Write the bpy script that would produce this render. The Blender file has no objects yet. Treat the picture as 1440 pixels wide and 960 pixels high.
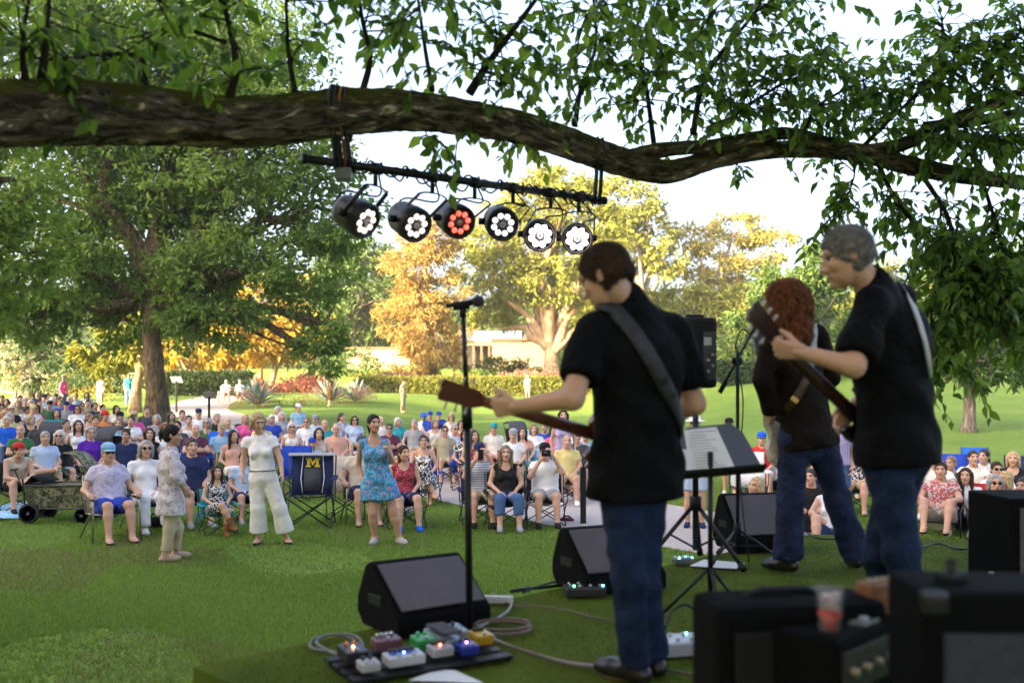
import bpy, bmesh, math, random
import numpy as np
from mathutils import Vector, Matrix

SC = bpy.context.scene
COL = SC.collection
R = math.radians
random.seed(7)
RNG = np.random.default_rng(11)

# ---------------------------------------------------------------- camera, sky, sun, exposure
CAM_Z = 2.05            # lens height over the lawn
FPX = 1400.0            # 35 mm lens, in pixels of a 1440 px wide frame
STAGE_Z = 0.90
cam_data = bpy.data.cameras.new('camera')
cam = bpy.data.objects.new('camera', cam_data)
COL.objects.link(cam)
cam.location = (0, 0, CAM_Z)
cam.rotation_euler = (R(90), 0, 0)
cam_data.lens = 35.0
cam_data.sensor_width = 36.0
cam_data.shift_y = 60.0 / 1440.0
cam_data.clip_start = 0.05
cam_data.clip_end = 1500
cam_data.dof.use_dof = True
cam_data.dof.focus_distance = 13.2
cam_data.dof.aperture_fstop = 1.9
cam_data.dof.aperture_blades = 9
SC.camera = cam

SUN_ELEV = 13.0
SUN_TRAVEL = (0.80, 0.60)        # low evening sun from the left, behind the stage
world = bpy.data.worlds.new('World')
SC.world = world
world.use_nodes = True
wn = world.node_tree.nodes
wl = world.node_tree.links
wn.clear()
w_out = wn.new('ShaderNodeOutputWorld')
w_bg = wn.new('ShaderNodeBackground')
w_sky = wn.new('ShaderNodeTexSky')
w_sky.sky_type = 'NISHITA'
w_sky.sun_disc = False
w_sky.sun_elevation = R(SUN_ELEV)
w_sky.sun_rotation = math.atan2(-SUN_TRAVEL[0], -SUN_TRAVEL[1])
w_sky.altitude = 100
w_sky.air_density = .6
w_sky.dust_density = 9.0
w_sky.ozone_density = .5
w_bg.inputs['Strength'].default_value = 0.15
wl.new(w_sky.outputs['Color'], w_bg.inputs['Color'])
wl.new(w_bg.outputs['Background'], w_out.inputs['Surface'])

sun_data = bpy.data.lights.new('sun', 'SUN')
sun_data.energy = 4.6
sun_data.angle = R(0.6)
sun_data.color = (1.0, 0.76, 0.44)
sun = bpy.data.objects.new('sun', sun_data)
COL.objects.link(sun)
_d = Vector((SUN_TRAVEL[0]*math.cos(R(SUN_ELEV)), SUN_TRAVEL[1]*math.cos(R(SUN_ELEV)), -math.sin(R(SUN_ELEV))))
sun.rotation_euler = _d.to_track_quat('-Z', 'Y').to_euler()
sun.location = (-30, -20, 20)

SC.view_settings.view_transform = 'Standard'
SC.view_settings.look = 'None'
SC.view_settings.gamma = 1.0
SC.view_settings.use_curve_mapping = False
SC.view_settings.exposure = 3.05
SC.render.engine = 'CYCLES'
SC.cycles.use_denoising = True
SC.cycles.max_bounces = 8
SC.cycles.transparent_max_bounces = 8
SC.cycles.sample_clamp_indirect = 6.0

# ---------------------------------------------------------------- helpers
def P(px, py, Y):
    """a point of the place: seen in direction (px, py), at distance Y along the view axis"""
    return np.array([(px-720.0)/FPX*Y, Y, CAM_Z-(py-540.0)/FPX*Y])

def nrm(v):
    v = np.asarray(v, float)
    return v/max(1e-9, np.linalg.norm(v))

def sstep(a, b, x):
    t = np.clip((np.asarray(x, float)-a)/(b-a), 0, 1)
    return t*t*(3-2*t)

def terrain(x, y):
    x = np.asarray(x, float); y = np.asarray(y, float)
    z = sstep(-1.0, -9.0, x)*0.024*np.maximum(0, y-15)*sstep(80, 55, y)
    z = z + 1.15*sstep(52, 76, y) + 2.4*sstep(76, 98, y)
    z = z + sstep(4, 16, x)*0.055*np.maximum(0, y-30)*sstep(110, 70, y)
    return z

# ---- materials
MATS = {}
def _base(name):
    m = bpy.data.materials.new(name)
    m.use_nodes = True
    nt = m.node_tree
    return m, nt, nt.nodes['Principled BSDF'], nt.nodes, nt.links

def mat(name, col, rough=0.6, metal=0.0, var=0.0, scale=8.0, bump=0.0, bscale=60.0, spec=0.5, sheen=0.0, emit=None, estr=0.0):
    if name in MATS: return MATS[name]
    m, nt, b, N, L = _base(name)
    b.inputs['Base Color'].default_value = (*col, 1)
    b.inputs['Roughness'].default_value = rough
    b.inputs['Metallic'].default_value = metal
    b.inputs['Specular IOR Level'].default_value = spec
    if sheen: b.inputs['Sheen Weight'].default_value = sheen
    if emit:
        b.inputs['Emission Color'].default_value = (*emit, 1)
        b.inputs['Emission Strength'].default_value = estr
    if var or bump:
        tc = N.new('ShaderNodeTexCoord')
    if var:
        no = N.new('ShaderNodeTexNoise'); no.inputs['Scale'].default_value = scale; no.inputs['Detail'].default_value = 5
        L.new(tc.outputs['Object'], no.inputs['Vector'])
        mx = N.new('ShaderNodeMix'); mx.data_type = 'RGBA'
        mx.inputs['A'].default_value = (*[c*(1-var) for c in col], 1)
        mx.inputs['B'].default_value = (*[min(1, c*(1+var)) for c in col], 1)
        mr = N.new('ShaderNodeMapRange'); mr.inputs['From Min'].default_value = .3; mr.inputs['From Max'].default_value = .7
        L.new(no.outputs['Fac'], mr.inputs['Value']); L.new(mr.outputs['Result'], mx.inputs['Factor'])
        L.new(mx.outputs['Result'], b.inputs['Base Color'])
    if bump:
        n2 = N.new('ShaderNodeTexNoise'); n2.inputs['Scale'].default_value = bscale; n2.inputs['Detail'].default_value = 4
        L.new(tc.outputs['Object'], n2.inputs['Vector'])
        bp = N.new('ShaderNodeBump'); bp.inputs['Strength'].default_value = bump; bp.inputs['Distance'].default_value = .01 if bscale > 25 else .026
        L.new(n2.outputs['Fac'], bp.inputs['Height']); L.new(bp.outputs['Normal'], b.inputs['Normal'])
    MATS[name] = m
    return m

def cloth(col, rough=0.85):
    key = 'cloth_%02x%02x%02x' % tuple(int(max(0, min(1, c))*255) for c in col)
    return mat(key, col, rough, var=.10, scale=7, bump=.55, bscale=13, spec=.15)

def printed(name, ground, spots, spots2=None, scale=26.0, cover=.5):
    """printed cloth: blotches of one or two colours on a ground colour"""
    if name in MATS: return MATS[name]
    m, nt, b, N, L = _base(name)
    b.inputs['Roughness'].default_value = .85; b.inputs['Specular IOR Level'].default_value = .2
    tc = N.new('ShaderNodeTexCoord')
    cur = None
    for i, c in enumerate([spots, spots2]):
        if c is None: continue
        no = N.new('ShaderNodeTexNoise'); no.inputs['Scale'].default_value = scale*(1+.5*i); no.inputs['Detail'].default_value = 2.5
        no.inputs['Distortion'].default_value = 1.2
        mp = N.new('ShaderNodeMapping'); mp.inputs['Location'].default_value = (3.1*i, 1.7*i, i)
        L.new(tc.outputs['Object'], mp.inputs['Vector']); L.new(mp.outputs['Vector'], no.inputs['Vector'])
        rp = N.new('ShaderNodeMapRange'); rp.inputs['From Min'].default_value = cover+.05*i; rp.inputs['From Max'].default_value = cover+.03+.05*i
        L.new(no.outputs['Fac'], rp.inputs['Value'])
        mx = N.new('ShaderNodeMix'); mx.data_type = 'RGBA'
        L.new(rp.outputs['Result'], mx.inputs['Factor'])
        if cur is None: mx.inputs['A'].default_value = (*ground, 1)
        else: L.new(cur, mx.inputs['A'])
        mx.inputs['B'].default_value = (*c, 1)
        cur = mx.outputs['Result']
    L.new(cur, b.inputs['Base Color'])
    MATS[name] = m
    return m

def striped(name, c1, c2, scale=20.0, axis='X', checks=False):
    if name in MATS: return MATS[name]
    m, nt, b, N, L = _base(name)
    b.inputs['Roughness'].default_value = .85; b.inputs['Specular IOR Level'].default_value = .2
    tc = N.new('ShaderNodeTexCoord')
    if checks:
        w = N.new('ShaderNodeTexChecker'); w.inputs['Scale'].default_value = scale
        w.inputs['Color1'].default_value = (*c1, 1); w.inputs['Color2'].default_value = (*c2, 1)
        L.new(tc.outputs['Object'], w.inputs['Vector']); L.new(w.outputs['Color'], b.inputs['Base Color'])
    else:
        w = N.new('ShaderNodeTexWave'); w.inputs['Scale'].default_value = scale; w.bands_direction = axis
        L.new(tc.outputs['Object'], w.inputs['Vector'])
        mx = N.new('ShaderNodeMix'); mx.data_type = 'RGBA'
        mx.inputs['A'].default_value = (*c1, 1); mx.inputs['B'].default_value = (*c2, 1)
        L.new(w.outputs['Fac'], mx.inputs['Factor']); L.new(mx.outputs['Result'], b.inputs['Base Color'])
    MATS[name] = m
    return m

def skin(tone):
    name = 'skin_%d' % int(tone*100)
    if name in MATS: return MATS[name]
    light = np.array([.62, .36, .25]); dark = np.array([.16, .075, .045])
    c = light*(1-tone)+dark*tone
    m, nt, b, N, L = _base(name)
    b.inputs['Roughness'].default_value = .5
    b.inputs['Subsurface Weight'].default_value = .0
    at = N.new('ShaderNodeAttribute'); at.attribute_name = 'hl'
    sep = N.new('ShaderNodeSeparateXYZ'); L.new(at.outputs['Vector'], sep.inputs['Vector'])
    ab = N.new('ShaderNodeMath'); ab.operation = 'ABSOLUTE'; L.new(sep.outputs['X'], ab.inputs[0])
    def ellipse(xsock, cx, cz, rx, rz):
        a = N.new('ShaderNodeMath'); a.operation = 'SUBTRACT'; L.new(xsock, a.inputs[0]); a.inputs[1].default_value = cx
        a2 = N.new('ShaderNodeMath'); a2.operation = 'DIVIDE'; L.new(a.outputs[0], a2.inputs[0]); a2.inputs[1].default_value = rx
        a3 = N.new('ShaderNodeMath'); a3.operation = 'POWER'; L.new(a2.outputs[0], a3.inputs[0]); a3.inputs[1].default_value = 2
        d = N.new('ShaderNodeMath'); d.operation = 'SUBTRACT'; L.new(sep.outputs['Z'], d.inputs[0]); d.inputs[1].default_value = cz
        d2 = N.new('ShaderNodeMath'); d2.operation = 'DIVIDE'; L.new(d.outputs[0], d2.inputs[0]); d2.inputs[1].default_value = rz
        d3 = N.new('ShaderNodeMath'); d3.operation = 'POWER'; L.new(d2.outputs[0], d3.inputs[0]); d3.inputs[1].default_value = 2
        s = N.new('ShaderNodeMath'); s.operation = 'ADD'; L.new(a3.outputs[0], s.inputs[0]); L.new(d3.outputs[0], s.inputs[1])
        r = N.new('ShaderNodeMapRange'); r.inputs['From Min'].default_value = 1.25; r.inputs['From Max'].default_value = .8
        L.new(s.outputs[0], r.inputs['Value'])
        f = N.new('ShaderNodeMath'); f.operation = 'LESS_THAN'; L.new(sep.outputs['Y'], f.inputs[0]); f.inputs[1].default_value = -.045
        mm = N.new('ShaderNodeMath'); mm.operation = 'MULTIPLY'; L.new(r.outputs['Result'], mm.inputs[0]); L.new(f.outputs[0], mm.inputs[1])
        return mm.outputs[0]
    tc = N.new('ShaderNodeTexCoord')
    no = N.new('ShaderNodeTexNoise'); no.inputs['Scale'].default_value = 14
    L.new(tc.outputs['Object'], no.inputs['Vector'])
    mx = N.new('ShaderNodeMix'); mx.data_type = 'RGBA'
    mx.inputs['A'].default_value = (*(c*np.array([.92, .88, .86])), 1); mx.inputs['B'].default_value = (*(c*np.array([1.06, 1.06, 1.06])), 1)
    L.new(no.outputs['Fac'], mx.inputs['Factor'])
    cur = mx.outputs['Result']
    for sock, cx, cz, rx, rz, col in [
        (sep.outputs['X'], 0, -.060, .024, .0085, c*np.array([.78, .42, .42])),
        (ab.outputs[0], .033, .038, .021, .0052, np.array([.07, .045, .03])),
        (ab.outputs[0], .032, .013, .016, .0065, np.array([.55, .5, .48])),
        (ab.outputs[0], .032, .0135, .0075, .0068, np.array([.03, .02, .015])),
        (ab.outputs[0], .032, .0205, .019, .003, np.array([.05, .03, .025]))]:
        k = ellipse(sock, cx, cz, rx, rz)
        m2 = N.new('ShaderNodeMix'); m2.data_type = 'RGBA'
        L.new(k, m2.inputs['Factor']); L.new(cur, m2.inputs['A']); m2.inputs['B'].default_value = (*col, 1)
        cur = m2.outputs['Result']
    L.new(cur, b.inputs['Base Color'])
    MATS[name] = m
    return m

def leafmat(name, ca, cb, trans=.3, rough=.55):
    if name in MATS: return MATS[name]
    m, nt, b, N, L = _base(name)
    at = N.new('ShaderNodeAttribute'); at.attribute_name = 'rnd'
    mx = N.new('ShaderNodeMix'); mx.data_type = 'RGBA'
    mx.inputs['A'].default_value = (*ca, 1); mx.inputs['B'].default_value = (*cb, 1)
    L.new(at.outputs['Fac'], mx.inputs['Factor'])
    L.new(mx.outputs['Result'], b.inputs['Base Color'])
    b.inputs['Roughness'].default_value = rough; b.inputs['Specular IOR Level'].default_value = .35
    tr = N.new('ShaderNodeBsdfTranslucent')
    hs = N.new('ShaderNodeHueSaturation'); hs.inputs['Hue'].default_value = .485; hs.inputs['Saturation'].default_value = 1.1; hs.inputs['Value'].default_value = 1.5
    L.new(mx.outputs['Result'], hs.inputs['Color']); L.new(hs.outputs['Color'], tr.inputs['Color'])
    ms = N.new('ShaderNodeMixShader'); ms.inputs[0].default_value = trans
    L.new(b.outputs[0], ms.inputs[1]); L.new(tr.outputs[0], ms.inputs[2])
    L.new(ms.outputs[0], N['Material Output'].inputs['Surface'])
    MATS[name] = m
    return m

# ---- objects
def link(o, parent=None):
    COL.objects.link(o)
    if parent is not None: o.parent = parent
    return o

def tag(o, label, cat=None, group=None, kind=None):
    if label: o['label'] = label
    if cat: o['category'] = cat
    if group: o['group'] = group
    if kind: o['kind'] = kind
    return o

def thing(name, label, cat, loc=(0, 0, 0), rz=0.0, group=None):
    o = bpy.data.objects.new(name, None)
    o.empty_display_size = .1
    link(o)
    o.location = loc; o.rotation_euler = (0, 0, rz)
    return tag(o, label, cat, group)

def np_mesh(name, V, F, mats=(), smooth=False, mi=None, attrs=None):
    V = np.asarray(V, np.float32); F = np.asarray(F, np.int32)
    me = bpy.data.meshes.new(name)
    n, k = F.shape
    me.vertices.add(len(V)); me.vertices.foreach_set('co', V.ravel())
    me.loops.add(n*k); me.loops.foreach_set('vertex_index', F.ravel())
    me.polygons.add(n); me.polygons.foreach_set('loop_start', np.arange(0, n*k, k, dtype=np.int32))
    if mi is not None: me.polygons.foreach_set('material_index', np.asarray(mi, np.int32))
    me.polygons.foreach_set('use_smooth', np.full(n, smooth, bool))
    for an, (dom, typ, data) in (attrs or {}).items():
        a = me.attributes.new(an, typ, dom)
        a.data.foreach_set('vector' if typ == 'FLOAT_VECTOR' else 'value', np.asarray(data, np.float32).ravel())
    me.update(calc_edges=True)
    for m in mats: me.materials.append(m)
    return me

class MB:
    """collects simple solids into one mesh"""
    def __init__(s): s.v = []; s.f = []; s.m = []; s.cm = 0; s.sm = []; s.cs = False
    def add(s, vs, fs):
        o = len(s.v)
        s.v += [tuple(map(float, v)) for v in vs]
        for f in fs: s.f.append(tuple(o+i for i in f)); s.m.append(s.cm); s.sm.append(s.cs)
        return s
    def box(s, c, size, rot=None, bev=0.0):
        bm = bmesh.new(); bmesh.ops.create_cube(bm, size=1.0)
        for v in bm.verts: v.co = Vector((v.co.x*size[0], v.co.y*size[1], v.co.z*size[2]))
        if bev: bmesh.ops.bevel(bm, geom=bm.edges[:], offset=bev, segments=2, profile=.6, affect='EDGES')
        M = rot if rot is not None else Matrix.Identity(3)
        c = Vector(c)
        vs = [M @ v.co + c for v in bm.verts]
        bm.verts.index_update()
        fs = [[v.index for v in f.verts] for f in bm.faces]
        bm.free()
        return s.add(vs, fs)
    def hexa(s, p):
        """8 corners: bottom ring 0-3, top ring 4-7"""
        return s.add(p, [(0, 3, 2, 1), (4, 5, 6, 7), (0, 1, 5, 4), (1, 2, 6, 5), (2, 3, 7, 6), (3, 0, 4, 7)])
    def tube(s, pts, r, n=8, cap=True, flat=1.0, up=None):
        pts = [np.asarray(p, float) for p in pts]
        rs = r if hasattr(r, '__len__') else [r]*len(pts)
        ring = []; prev = None
        for i, p in enumerate(pts):
            t = nrm(pts[min(i+1, len(pts)-1)]-pts[max(i-1, 0)])
            if prev is None:
                a = np.array([0, 0, 1.0]) if abs(t[2]) < .9 else np.array([1.0, 0, 0])
                if up is not None: a = np.asarray(up, float)
                u = nrm(np.cross(a, t))
            else:
                u = nrm(prev-np.dot(prev, t)*t)
            prev = u; w = np.cross(t, u)
            ring.append([p+rs[i]*(math.cos(2*math.pi*k/n)*u+flat*math.sin(2*math.pi*k/n)*w) for k in range(n)])
        vs = [v for r_ in ring for v in r_]
        fs = []
        for i in range(len(pts)-1):
            for k in range(n):
                fs.append((i*n+k, i*n+(k+1) % n, (i+1)*n+(k+1) % n, (i+1)*n+k))
        if cap:
            fs.append(tuple(reversed(range(n)))); fs.append(tuple((len(pts)-1)*n+k for k in range(n)))
        return s.add(vs, fs)
    def lathe(s, prof, c=(0, 0, 0), n=16, M=None, sx=1, sy=1):
        """profile (r, z) turned about z"""
        c = np.asarray(c, float)
        vs = []
        for r_, z in prof:
            for k in range(n):
                p = np.array([r_*math.cos(2*math.pi*k/n)*sx, r_*math.sin(2*math.pi*k/n)*sy, z])
                if M is not None: p = M @ p
                vs.append(p+c)
        fs = []
        for i in range(len(prof)-1):
            for k in range(n):
                fs.append((i*n+k, i*n+(k+1) % n, (i+1)*n+(k+1) % n, (i+1)*n+k))
        fs.append(tuple(reversed(range(n)))); fs.append(tuple((len(prof)-1)*n+k for k in range(n)))
        return s.add(vs, fs)
    def prism(s, pts, ext):
        """planar outline extruded by a vector"""
        n = len(pts); pts = [np.asarray(p, float) for p in pts]; ext = np.asarray(ext, float)
        vs = pts+[p+ext for p in pts]
        fs = [tuple(reversed(range(n))), tuple(range(n, 2*n))]+[(i, (i+1) % n, n+(i+1) % n, n+i) for i in range(n)]
        return s.add(vs, fs)
    def sheet(s, rows, th=0.0):
        """grid of points (list of rows); with thickness along z-normal when th"""
        nr, nc = len(rows), len(rows[0])
        vs = [p for r_ in rows for p in r_]
        fs = [(i*nc+j, i*nc+j+1, (i+1)*nc+j+1, (i+1)*nc+j) for i in range(nr-1) for j in range(nc-1)]
        return s.add(vs, fs)
    def mesh(s, name, mats):
        me = bpy.data.meshes.new(name)
        me.from_pydata(s.v, [], s.f)
        for m in (mats if isinstance(mats, (list, tuple)) else [mats]): me.materials.append(m)
        me.polygons.foreach_set('material_index', s.m)
        me.polygons.foreach_set('use_smooth', s.sm)
        bm = bmesh.new(); bm.from_mesh(me); bmesh.ops.recalc_face_normals(bm, faces=bm.faces[:]); bm.to_mesh(me); bm.free()
        me.update()
        return me
    def build(s, name, mats, parent=None, origin=None, solid=0.0, smooth=None):
        if smooth is not None: s.sm = [smooth]*len(s.f)
        if origin is None and parent is not None:
            pl = parent
            o_ = Vector((0, 0, 0))
            while pl is not None: o_ += pl.location; pl = pl.parent
            origin = tuple(o_)
        if origin is not None:
            s.v = [(a-origin[0], b-origin[1], c-origin[2]) for a, b, c in s.v]
        o = bpy.data.objects.new(name, s.mesh(name, mats))
        link(o, parent)
        if parent is None and origin is not None: o.location = origin
        if solid:
            md = o.modifiers.new('solid', 'SOLIDIFY'); md.thickness = solid; md.offset = 0
        return o
def SM():
    b = MB(); b.cs = True
    return b

def copy_tree(o, parent=None):
    c = o.copy(); link(c, parent)
    for ch in list(o.children): copy_tree(ch, c)
    return c

def rotz(a):
    return Matrix.Rotation(a, 3, 'Z')

BLACK = lambda: mat('black_plastic', (.007, .007, .008), .5, bump=.1, bscale=300, spec=.25)
METAL = lambda: mat('black_metal', (.02, .02, .022), .35, .6)
STEEL = lambda: mat('steel', (.5, .5, .52), .3, 1.0)
# ---------------------------------------------------------------- implicit surfaces for bodies and clothes
def cap(a, b, ra, rb=None, lat=None, s=1.0, clip=None):
    return ('c', np.asarray(a, float), np.asarray(b, float), ra, ra if rb is None else rb, None if lat is None else nrm(lat), s, clip)
def ell(c, r, Rm=None):
    return ('e', np.asarray(c, float), np.asarray(r, float)*np.ones(3), np.eye(3) if Rm is None else Rm)
def pbox(p, pad):
    if p[0] == 'c':
        m = max(p[3], p[4])*max(1, p[6])+pad
        return np.minimum(p[1], p[2])-m, np.maximum(p[1], p[2])+m
    m = p[2].max()+pad
    return p[1]-m, p[1]+m
def pd(p, X, Y, Z):
    if p[0] == 'c':
        a, b, ra, rb, lat, s, clip = p[1:]
        ab = b-a; L2 = max(1e-9, float(ab@ab))
        x, y, z = X-a[0], Y-a[1], Z-a[2]
        t = np.clip((x*ab[0]+y*ab[1]+z*ab[2])/L2, 0, 1)
        x = x-t*ab[0]; y = y-t*ab[1]; z = z-t*ab[2]
        q = x*x+y*y+z*z
        if lat is not None:
            l = x*lat[0]+y*lat[1]+z*lat[2]
            q = q-l*l*(1-1/(s*s))
        d = np.sqrt(np.maximum(q, 0))-(ra+(rb-ra)*t)
        if clip is not None:
            for pt, n in clip:
                d = np.maximum(d, (X-pt[0])*n[0]+(Y-pt[1])*n[1]+(Z-pt[2])*n[2])
        return d
    c, r, Rm = p[1:]
    x, y, z = X-c[0], Y-c[1], Z-c[2]
    u = (x*Rm[0, 0]+y*Rm[1, 0]+z*Rm[2, 0]); v = (x*Rm[0, 1]+y*Rm[1, 1]+z*Rm[2, 1]); w = (x*Rm[0, 2]+y*Rm[1, 2]+z*Rm[2, 2])
    k0 = np.sqrt((u/r[0])**2+(v/r[1])**2+(w/r[2])**2)
    k1 = np.sqrt((u/r[0]**2)**2+(v/r[1]**2)**2+(w/r[2]**2)**2)
    return k0*(k0-1)/np.maximum(k1, 1e-6)

CORN = np.array([[i, j, k] for i in (0, 1) for j in (0, 1) for k in (0, 1)])
EDG = [(a, b) for a in range(8) for b in range(a+1, 8) if np.abs(CORN[a]-CORN[b]).sum() == 1]
def surfnet(D, lo, h):
    S = D < 0
    nx, ny, nz = D.shape
    cnt = np.zeros((nx-1, ny-1, nz-1), np.int8)
    for i, j, k in CORN: cnt += S[i:nx-1+i, j:ny-1+j, k:nz-1+k]
    idx = np.argwhere((cnt > 0) & (cnt < 8))
    if len(idx) == 0: return np.zeros((0, 3)), np.zeros((0, 4), int)
    vals = np.stack([D[idx[:, 0]+i, idx[:, 1]+j, idx[:, 2]+k] for i, j, k in CORN], 1)
    acc = np.zeros((len(idx), 3)); num = np.zeros(len(idx))
    for a, b in EDG:
        va, vb = vals[:, a], vals[:, b]
        m = (va < 0) != (vb < 0)
        t = np.where(m, va/np.where(m, va-vb, 1), 0)
        acc += np.where(m[:, None], CORN[a]+(CORN[b]-CORN[a])*t[:, None], 0); num += m
    V = lo+h*(idx+acc/num[:, None])
    im = -np.ones(cnt.shape, int); im[idx[:, 0], idx[:, 1], idx[:, 2]] = np.arange(len(idx))
    Fs = []
    for ax in range(3):
        o = np.zeros(3, int); o[ax] = 1
        A = S[:nx-o[0], :ny-o[1], :nz-o[2]]; B = S[o[0]:, o[1]:, o[2]:]
        e = np.argwhere(A != B)
        b1, b2 = (ax+1) % 3, (ax+2) % 3
        ok = (e[:, b1] > 0) & (e[:, b2] > 0) & (e[:, b1] < D.shape[b1]-1) & (e[:, b2] < D.shape[b2]-1)
        e = e[ok]
        if len(e) == 0: continue
        q = []
        for d1, d2 in ((-1, -1), (0, -1), (0, 0), (-1, 0)):
            c = e.copy(); c[:, b1] += d1; c[:, b2] += d2
            q.append(im[c[:, 0], c[:, 1], c[:, 2]])
        q = np.stack(q, 1)
        fl = ~A[e[:, 0], e[:, 1], e[:, 2]]
        q[fl] = q[fl][:, ::-1]
        Fs.append(q)
    return V, np.concatenate(Fs)

def relax(V, F, it=1, lam=.5):
    for _ in range(it):
        s = np.zeros_like(V); n = np.zeros(len(V))
        for a in range(4):
            b = (a+1) % 4
            np.add.at(s, F[:, a], V[F[:, b]]); np.add.at(s, F[:, b], V[F[:, a]])
            np.add.at(n, F[:, a], 1); np.add.at(n, F[:, b], 1)
        V = V+lam*(s/np.maximum(n, 1)[:, None]-V)
    return V

def solid(prims, h, k=.02, cuts=(), wr=None, pad=.05, it=1):
    """smooth union of primitives, cut by planes ('p', point, normal) or solids ('s', prim), wrinkled, as V, F"""
    bb = [pbox(p, 0.01) for p in prims]
    lo = np.min([b[0] for b in bb], 0)-2*h-.01; hi = np.max([b[1] for b in bb], 0)+2*h+.01
    n = np.ceil((hi-lo)/h).astype(int)+1
    D = np.ones(n, np.float32)
    ax = [(lo[i]+h*np.arange(n[i])).astype(np.float32) for i in range(3)]
    for p in prims:
        a, b = pbox(p, pad+2*h)
        i0 = np.maximum(0, np.floor((a-lo)/h)).astype(int); i1 = np.minimum(n, np.ceil((b-lo)/h)+1).astype(int)
        if (i1 <= i0).any(): continue
        X = ax[0][i0[0]:i1[0], None, None]; Y = ax[1][None, i0[1]:i1[1], None]; Z = ax[2][None, None, i0[2]:i1[2]]
        d = pd(p, X, Y, Z)
        sub = D[i0[0]:i1[0], i0[1]:i1[1], i0[2]:i1[2]]
        hh = np.clip(.5+.5*(sub-d)/k, 0, 1)
        D[i0[0]:i1[0], i0[1]:i1[1], i0[2]:i1[2]] = sub*(1-hh)+d*hh-k*hh*(1-hh)
    X = ax[0][:, None, None]; Y = ax[1][None, :, None]; Z = ax[2][None, None, :]
    if wr:
        amp, fr, ph = wr
        w = np.sin(fr*(X*.8+Z*.9)+ph+2.0*np.sin(fr*.45*(Y+Z*.6)+ph*2))*.6+np.sin(fr*1.7*(Z-.5*X+.3*Y)+ph*3+1.5*np.sin(fr*.6*X))*.4
        D = D-amp*w.astype(np.float32)
    for c in cuts:
        if c[0] == 'p':
            pt, nn = c[1], c[2]
            D = np.maximum(D, (X-pt[0])*nn[0]+(Y-pt[1])*nn[1]+(Z-pt[2])*nn[2])
        else:
            D = np.maximum(D, -pd(c[1], X, Y, Z))
    V, F = surfnet(D, lo, h)
    if it and len(F): V = relax(V, F, it)
    return V, F

def merge(parts):
    Vs, Fs, o = [], [], 0
    for V, F in parts:
        if len(F) == 0: continue
        Vs.append(V); Fs.append(F+o); o += len(V)
    return np.concatenate(Vs), np.concatenate(Fs)

# ---------------------------------------------------------------- people
def frame_from(fwd, up=(0, 0, 1)):
    """head frame: columns are x (the person's left), y (back of the head), z (crown)"""
    f = nrm(fwd); y = -f
    z = nrm(np.asarray(up, float)-np.dot(up, y)*y)
    x = np.cross(y, z)
    return np.stack([x, y, z], 1)

def head_prims(c, M, sc, sex):
    T = lambda p: c+M@(np.asarray(p, float)*sc)
    jw = .056 if sex == 'm' else .051
    ps = [ell(T((0, .016, .030)), np.array([.074, .092, .088])*sc, M),
          ell(T((0, -.012, -.020)), np.array([.066, .078, .082])*sc, M),
          ell(T((0, -.030, -.062)), np.array([jw, .056, .052])*sc, M),
          cap(T((0, -.070, -.094)), T((0, -.074, -.090)), .020*sc)]
    nose = [cap(T((0, -.086, .014)), T((0, -.106, -.022)), .0085*sc, .0125*sc),
            cap(T((-.011, -.094, -.028)), T((.011, -.094, -.028)), .010*sc),
            cap(T((-.017, -.083, -.058)), T((.017, -.083, -.058)), .0085*sc),
            cap(T((-.045, -.072, .036)), T((.045, -.072, .036)), .014*sc),
            ell(T((.038, -.060, -.018)), np.array([.022, .022, .022])*sc, M), ell(T((-.038, -.060, -.018)), np.array([.022, .022, .022])*sc, M)]
    ears = [ell(T((s*.073, .014, -.004)), np.array([.010, .017, .028])*sc, M) for s in (-1, 1)]
    cuts = [('s', ell(T((s*.033, -.101, .014)), np.array([.019, .020, .012])*sc, M)) for s in (-1, 1)]
    return ps, nose+ears, cuts

def head_mesh(J, sc, sex, h):
    c, M = J['head'], J['hM']
    a, b, cuts = head_prims(c, M, sc, sex)
    neck = cap(J['neck'], c+M@(np.array([0, .012, -.05])*sc), (.058 if sex == 'm' else .047)*sc, (.055 if sex == 'm' else .046)*sc)
    return solid(a+b+[neck], h, .012, cuts, it=1 if h < .012 else 0)

def hand_prims(w, fd, pn, left, sc=1.0, curl=(.35, .55, .35), spread=.0, thumb=(.75, .55, .35)):
    fd = nrm(fd); pn = nrm(pn-np.dot(pn, fd)*fd)
    ts = -np.cross(fd, pn) if left else np.cross(fd, pn)
    L = lambda x, y, z: w+sc*(fd*x+ts*y+pn*z)
    ps = []
    for y, r_ in ((.028, .0125), (.010, .0135), (-.009, .0130), (-.026, .0120)):
        ps.append(cap(L(.0, y*.55, 0), L(.085-abs(y-.01)*.25, y, 0), .017*sc, r_*sc))
    for y, ln in ((.030, .070), (.0105, .078), (-.0095, .073), (-.0285, .057)):
        p = np.array([.085-abs(y-.01)*.25, y, 0.0]); a = 0.0
        for seg, (fr, da) in enumerate(zip((.44, .31, .25), curl)):
            a += da
            q = p+np.array([math.cos(a)*ln*fr, (y*spread if seg == 0 else 0), math.sin(a)*ln*fr])
            rr = (.0092, .0084, .0074)[seg]*sc
            ps.append(cap(L(*p), L(*q), rr, rr*.93)); p = q
    b = np.array([.022, .026, .006]); d = nrm(np.array([thumb[1], thumb[0], thumb[2]]))
    q = b+d*.045; d2 = nrm(d+np.array([.35, -.2, .15])); r2 = q+d2*.032
    ps += [cap(L(*b), L(*q), .0150*sc, .0110*sc), cap(L(*q), L(*r2), .0108*sc, .0085*sc)]
    return ps

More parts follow.
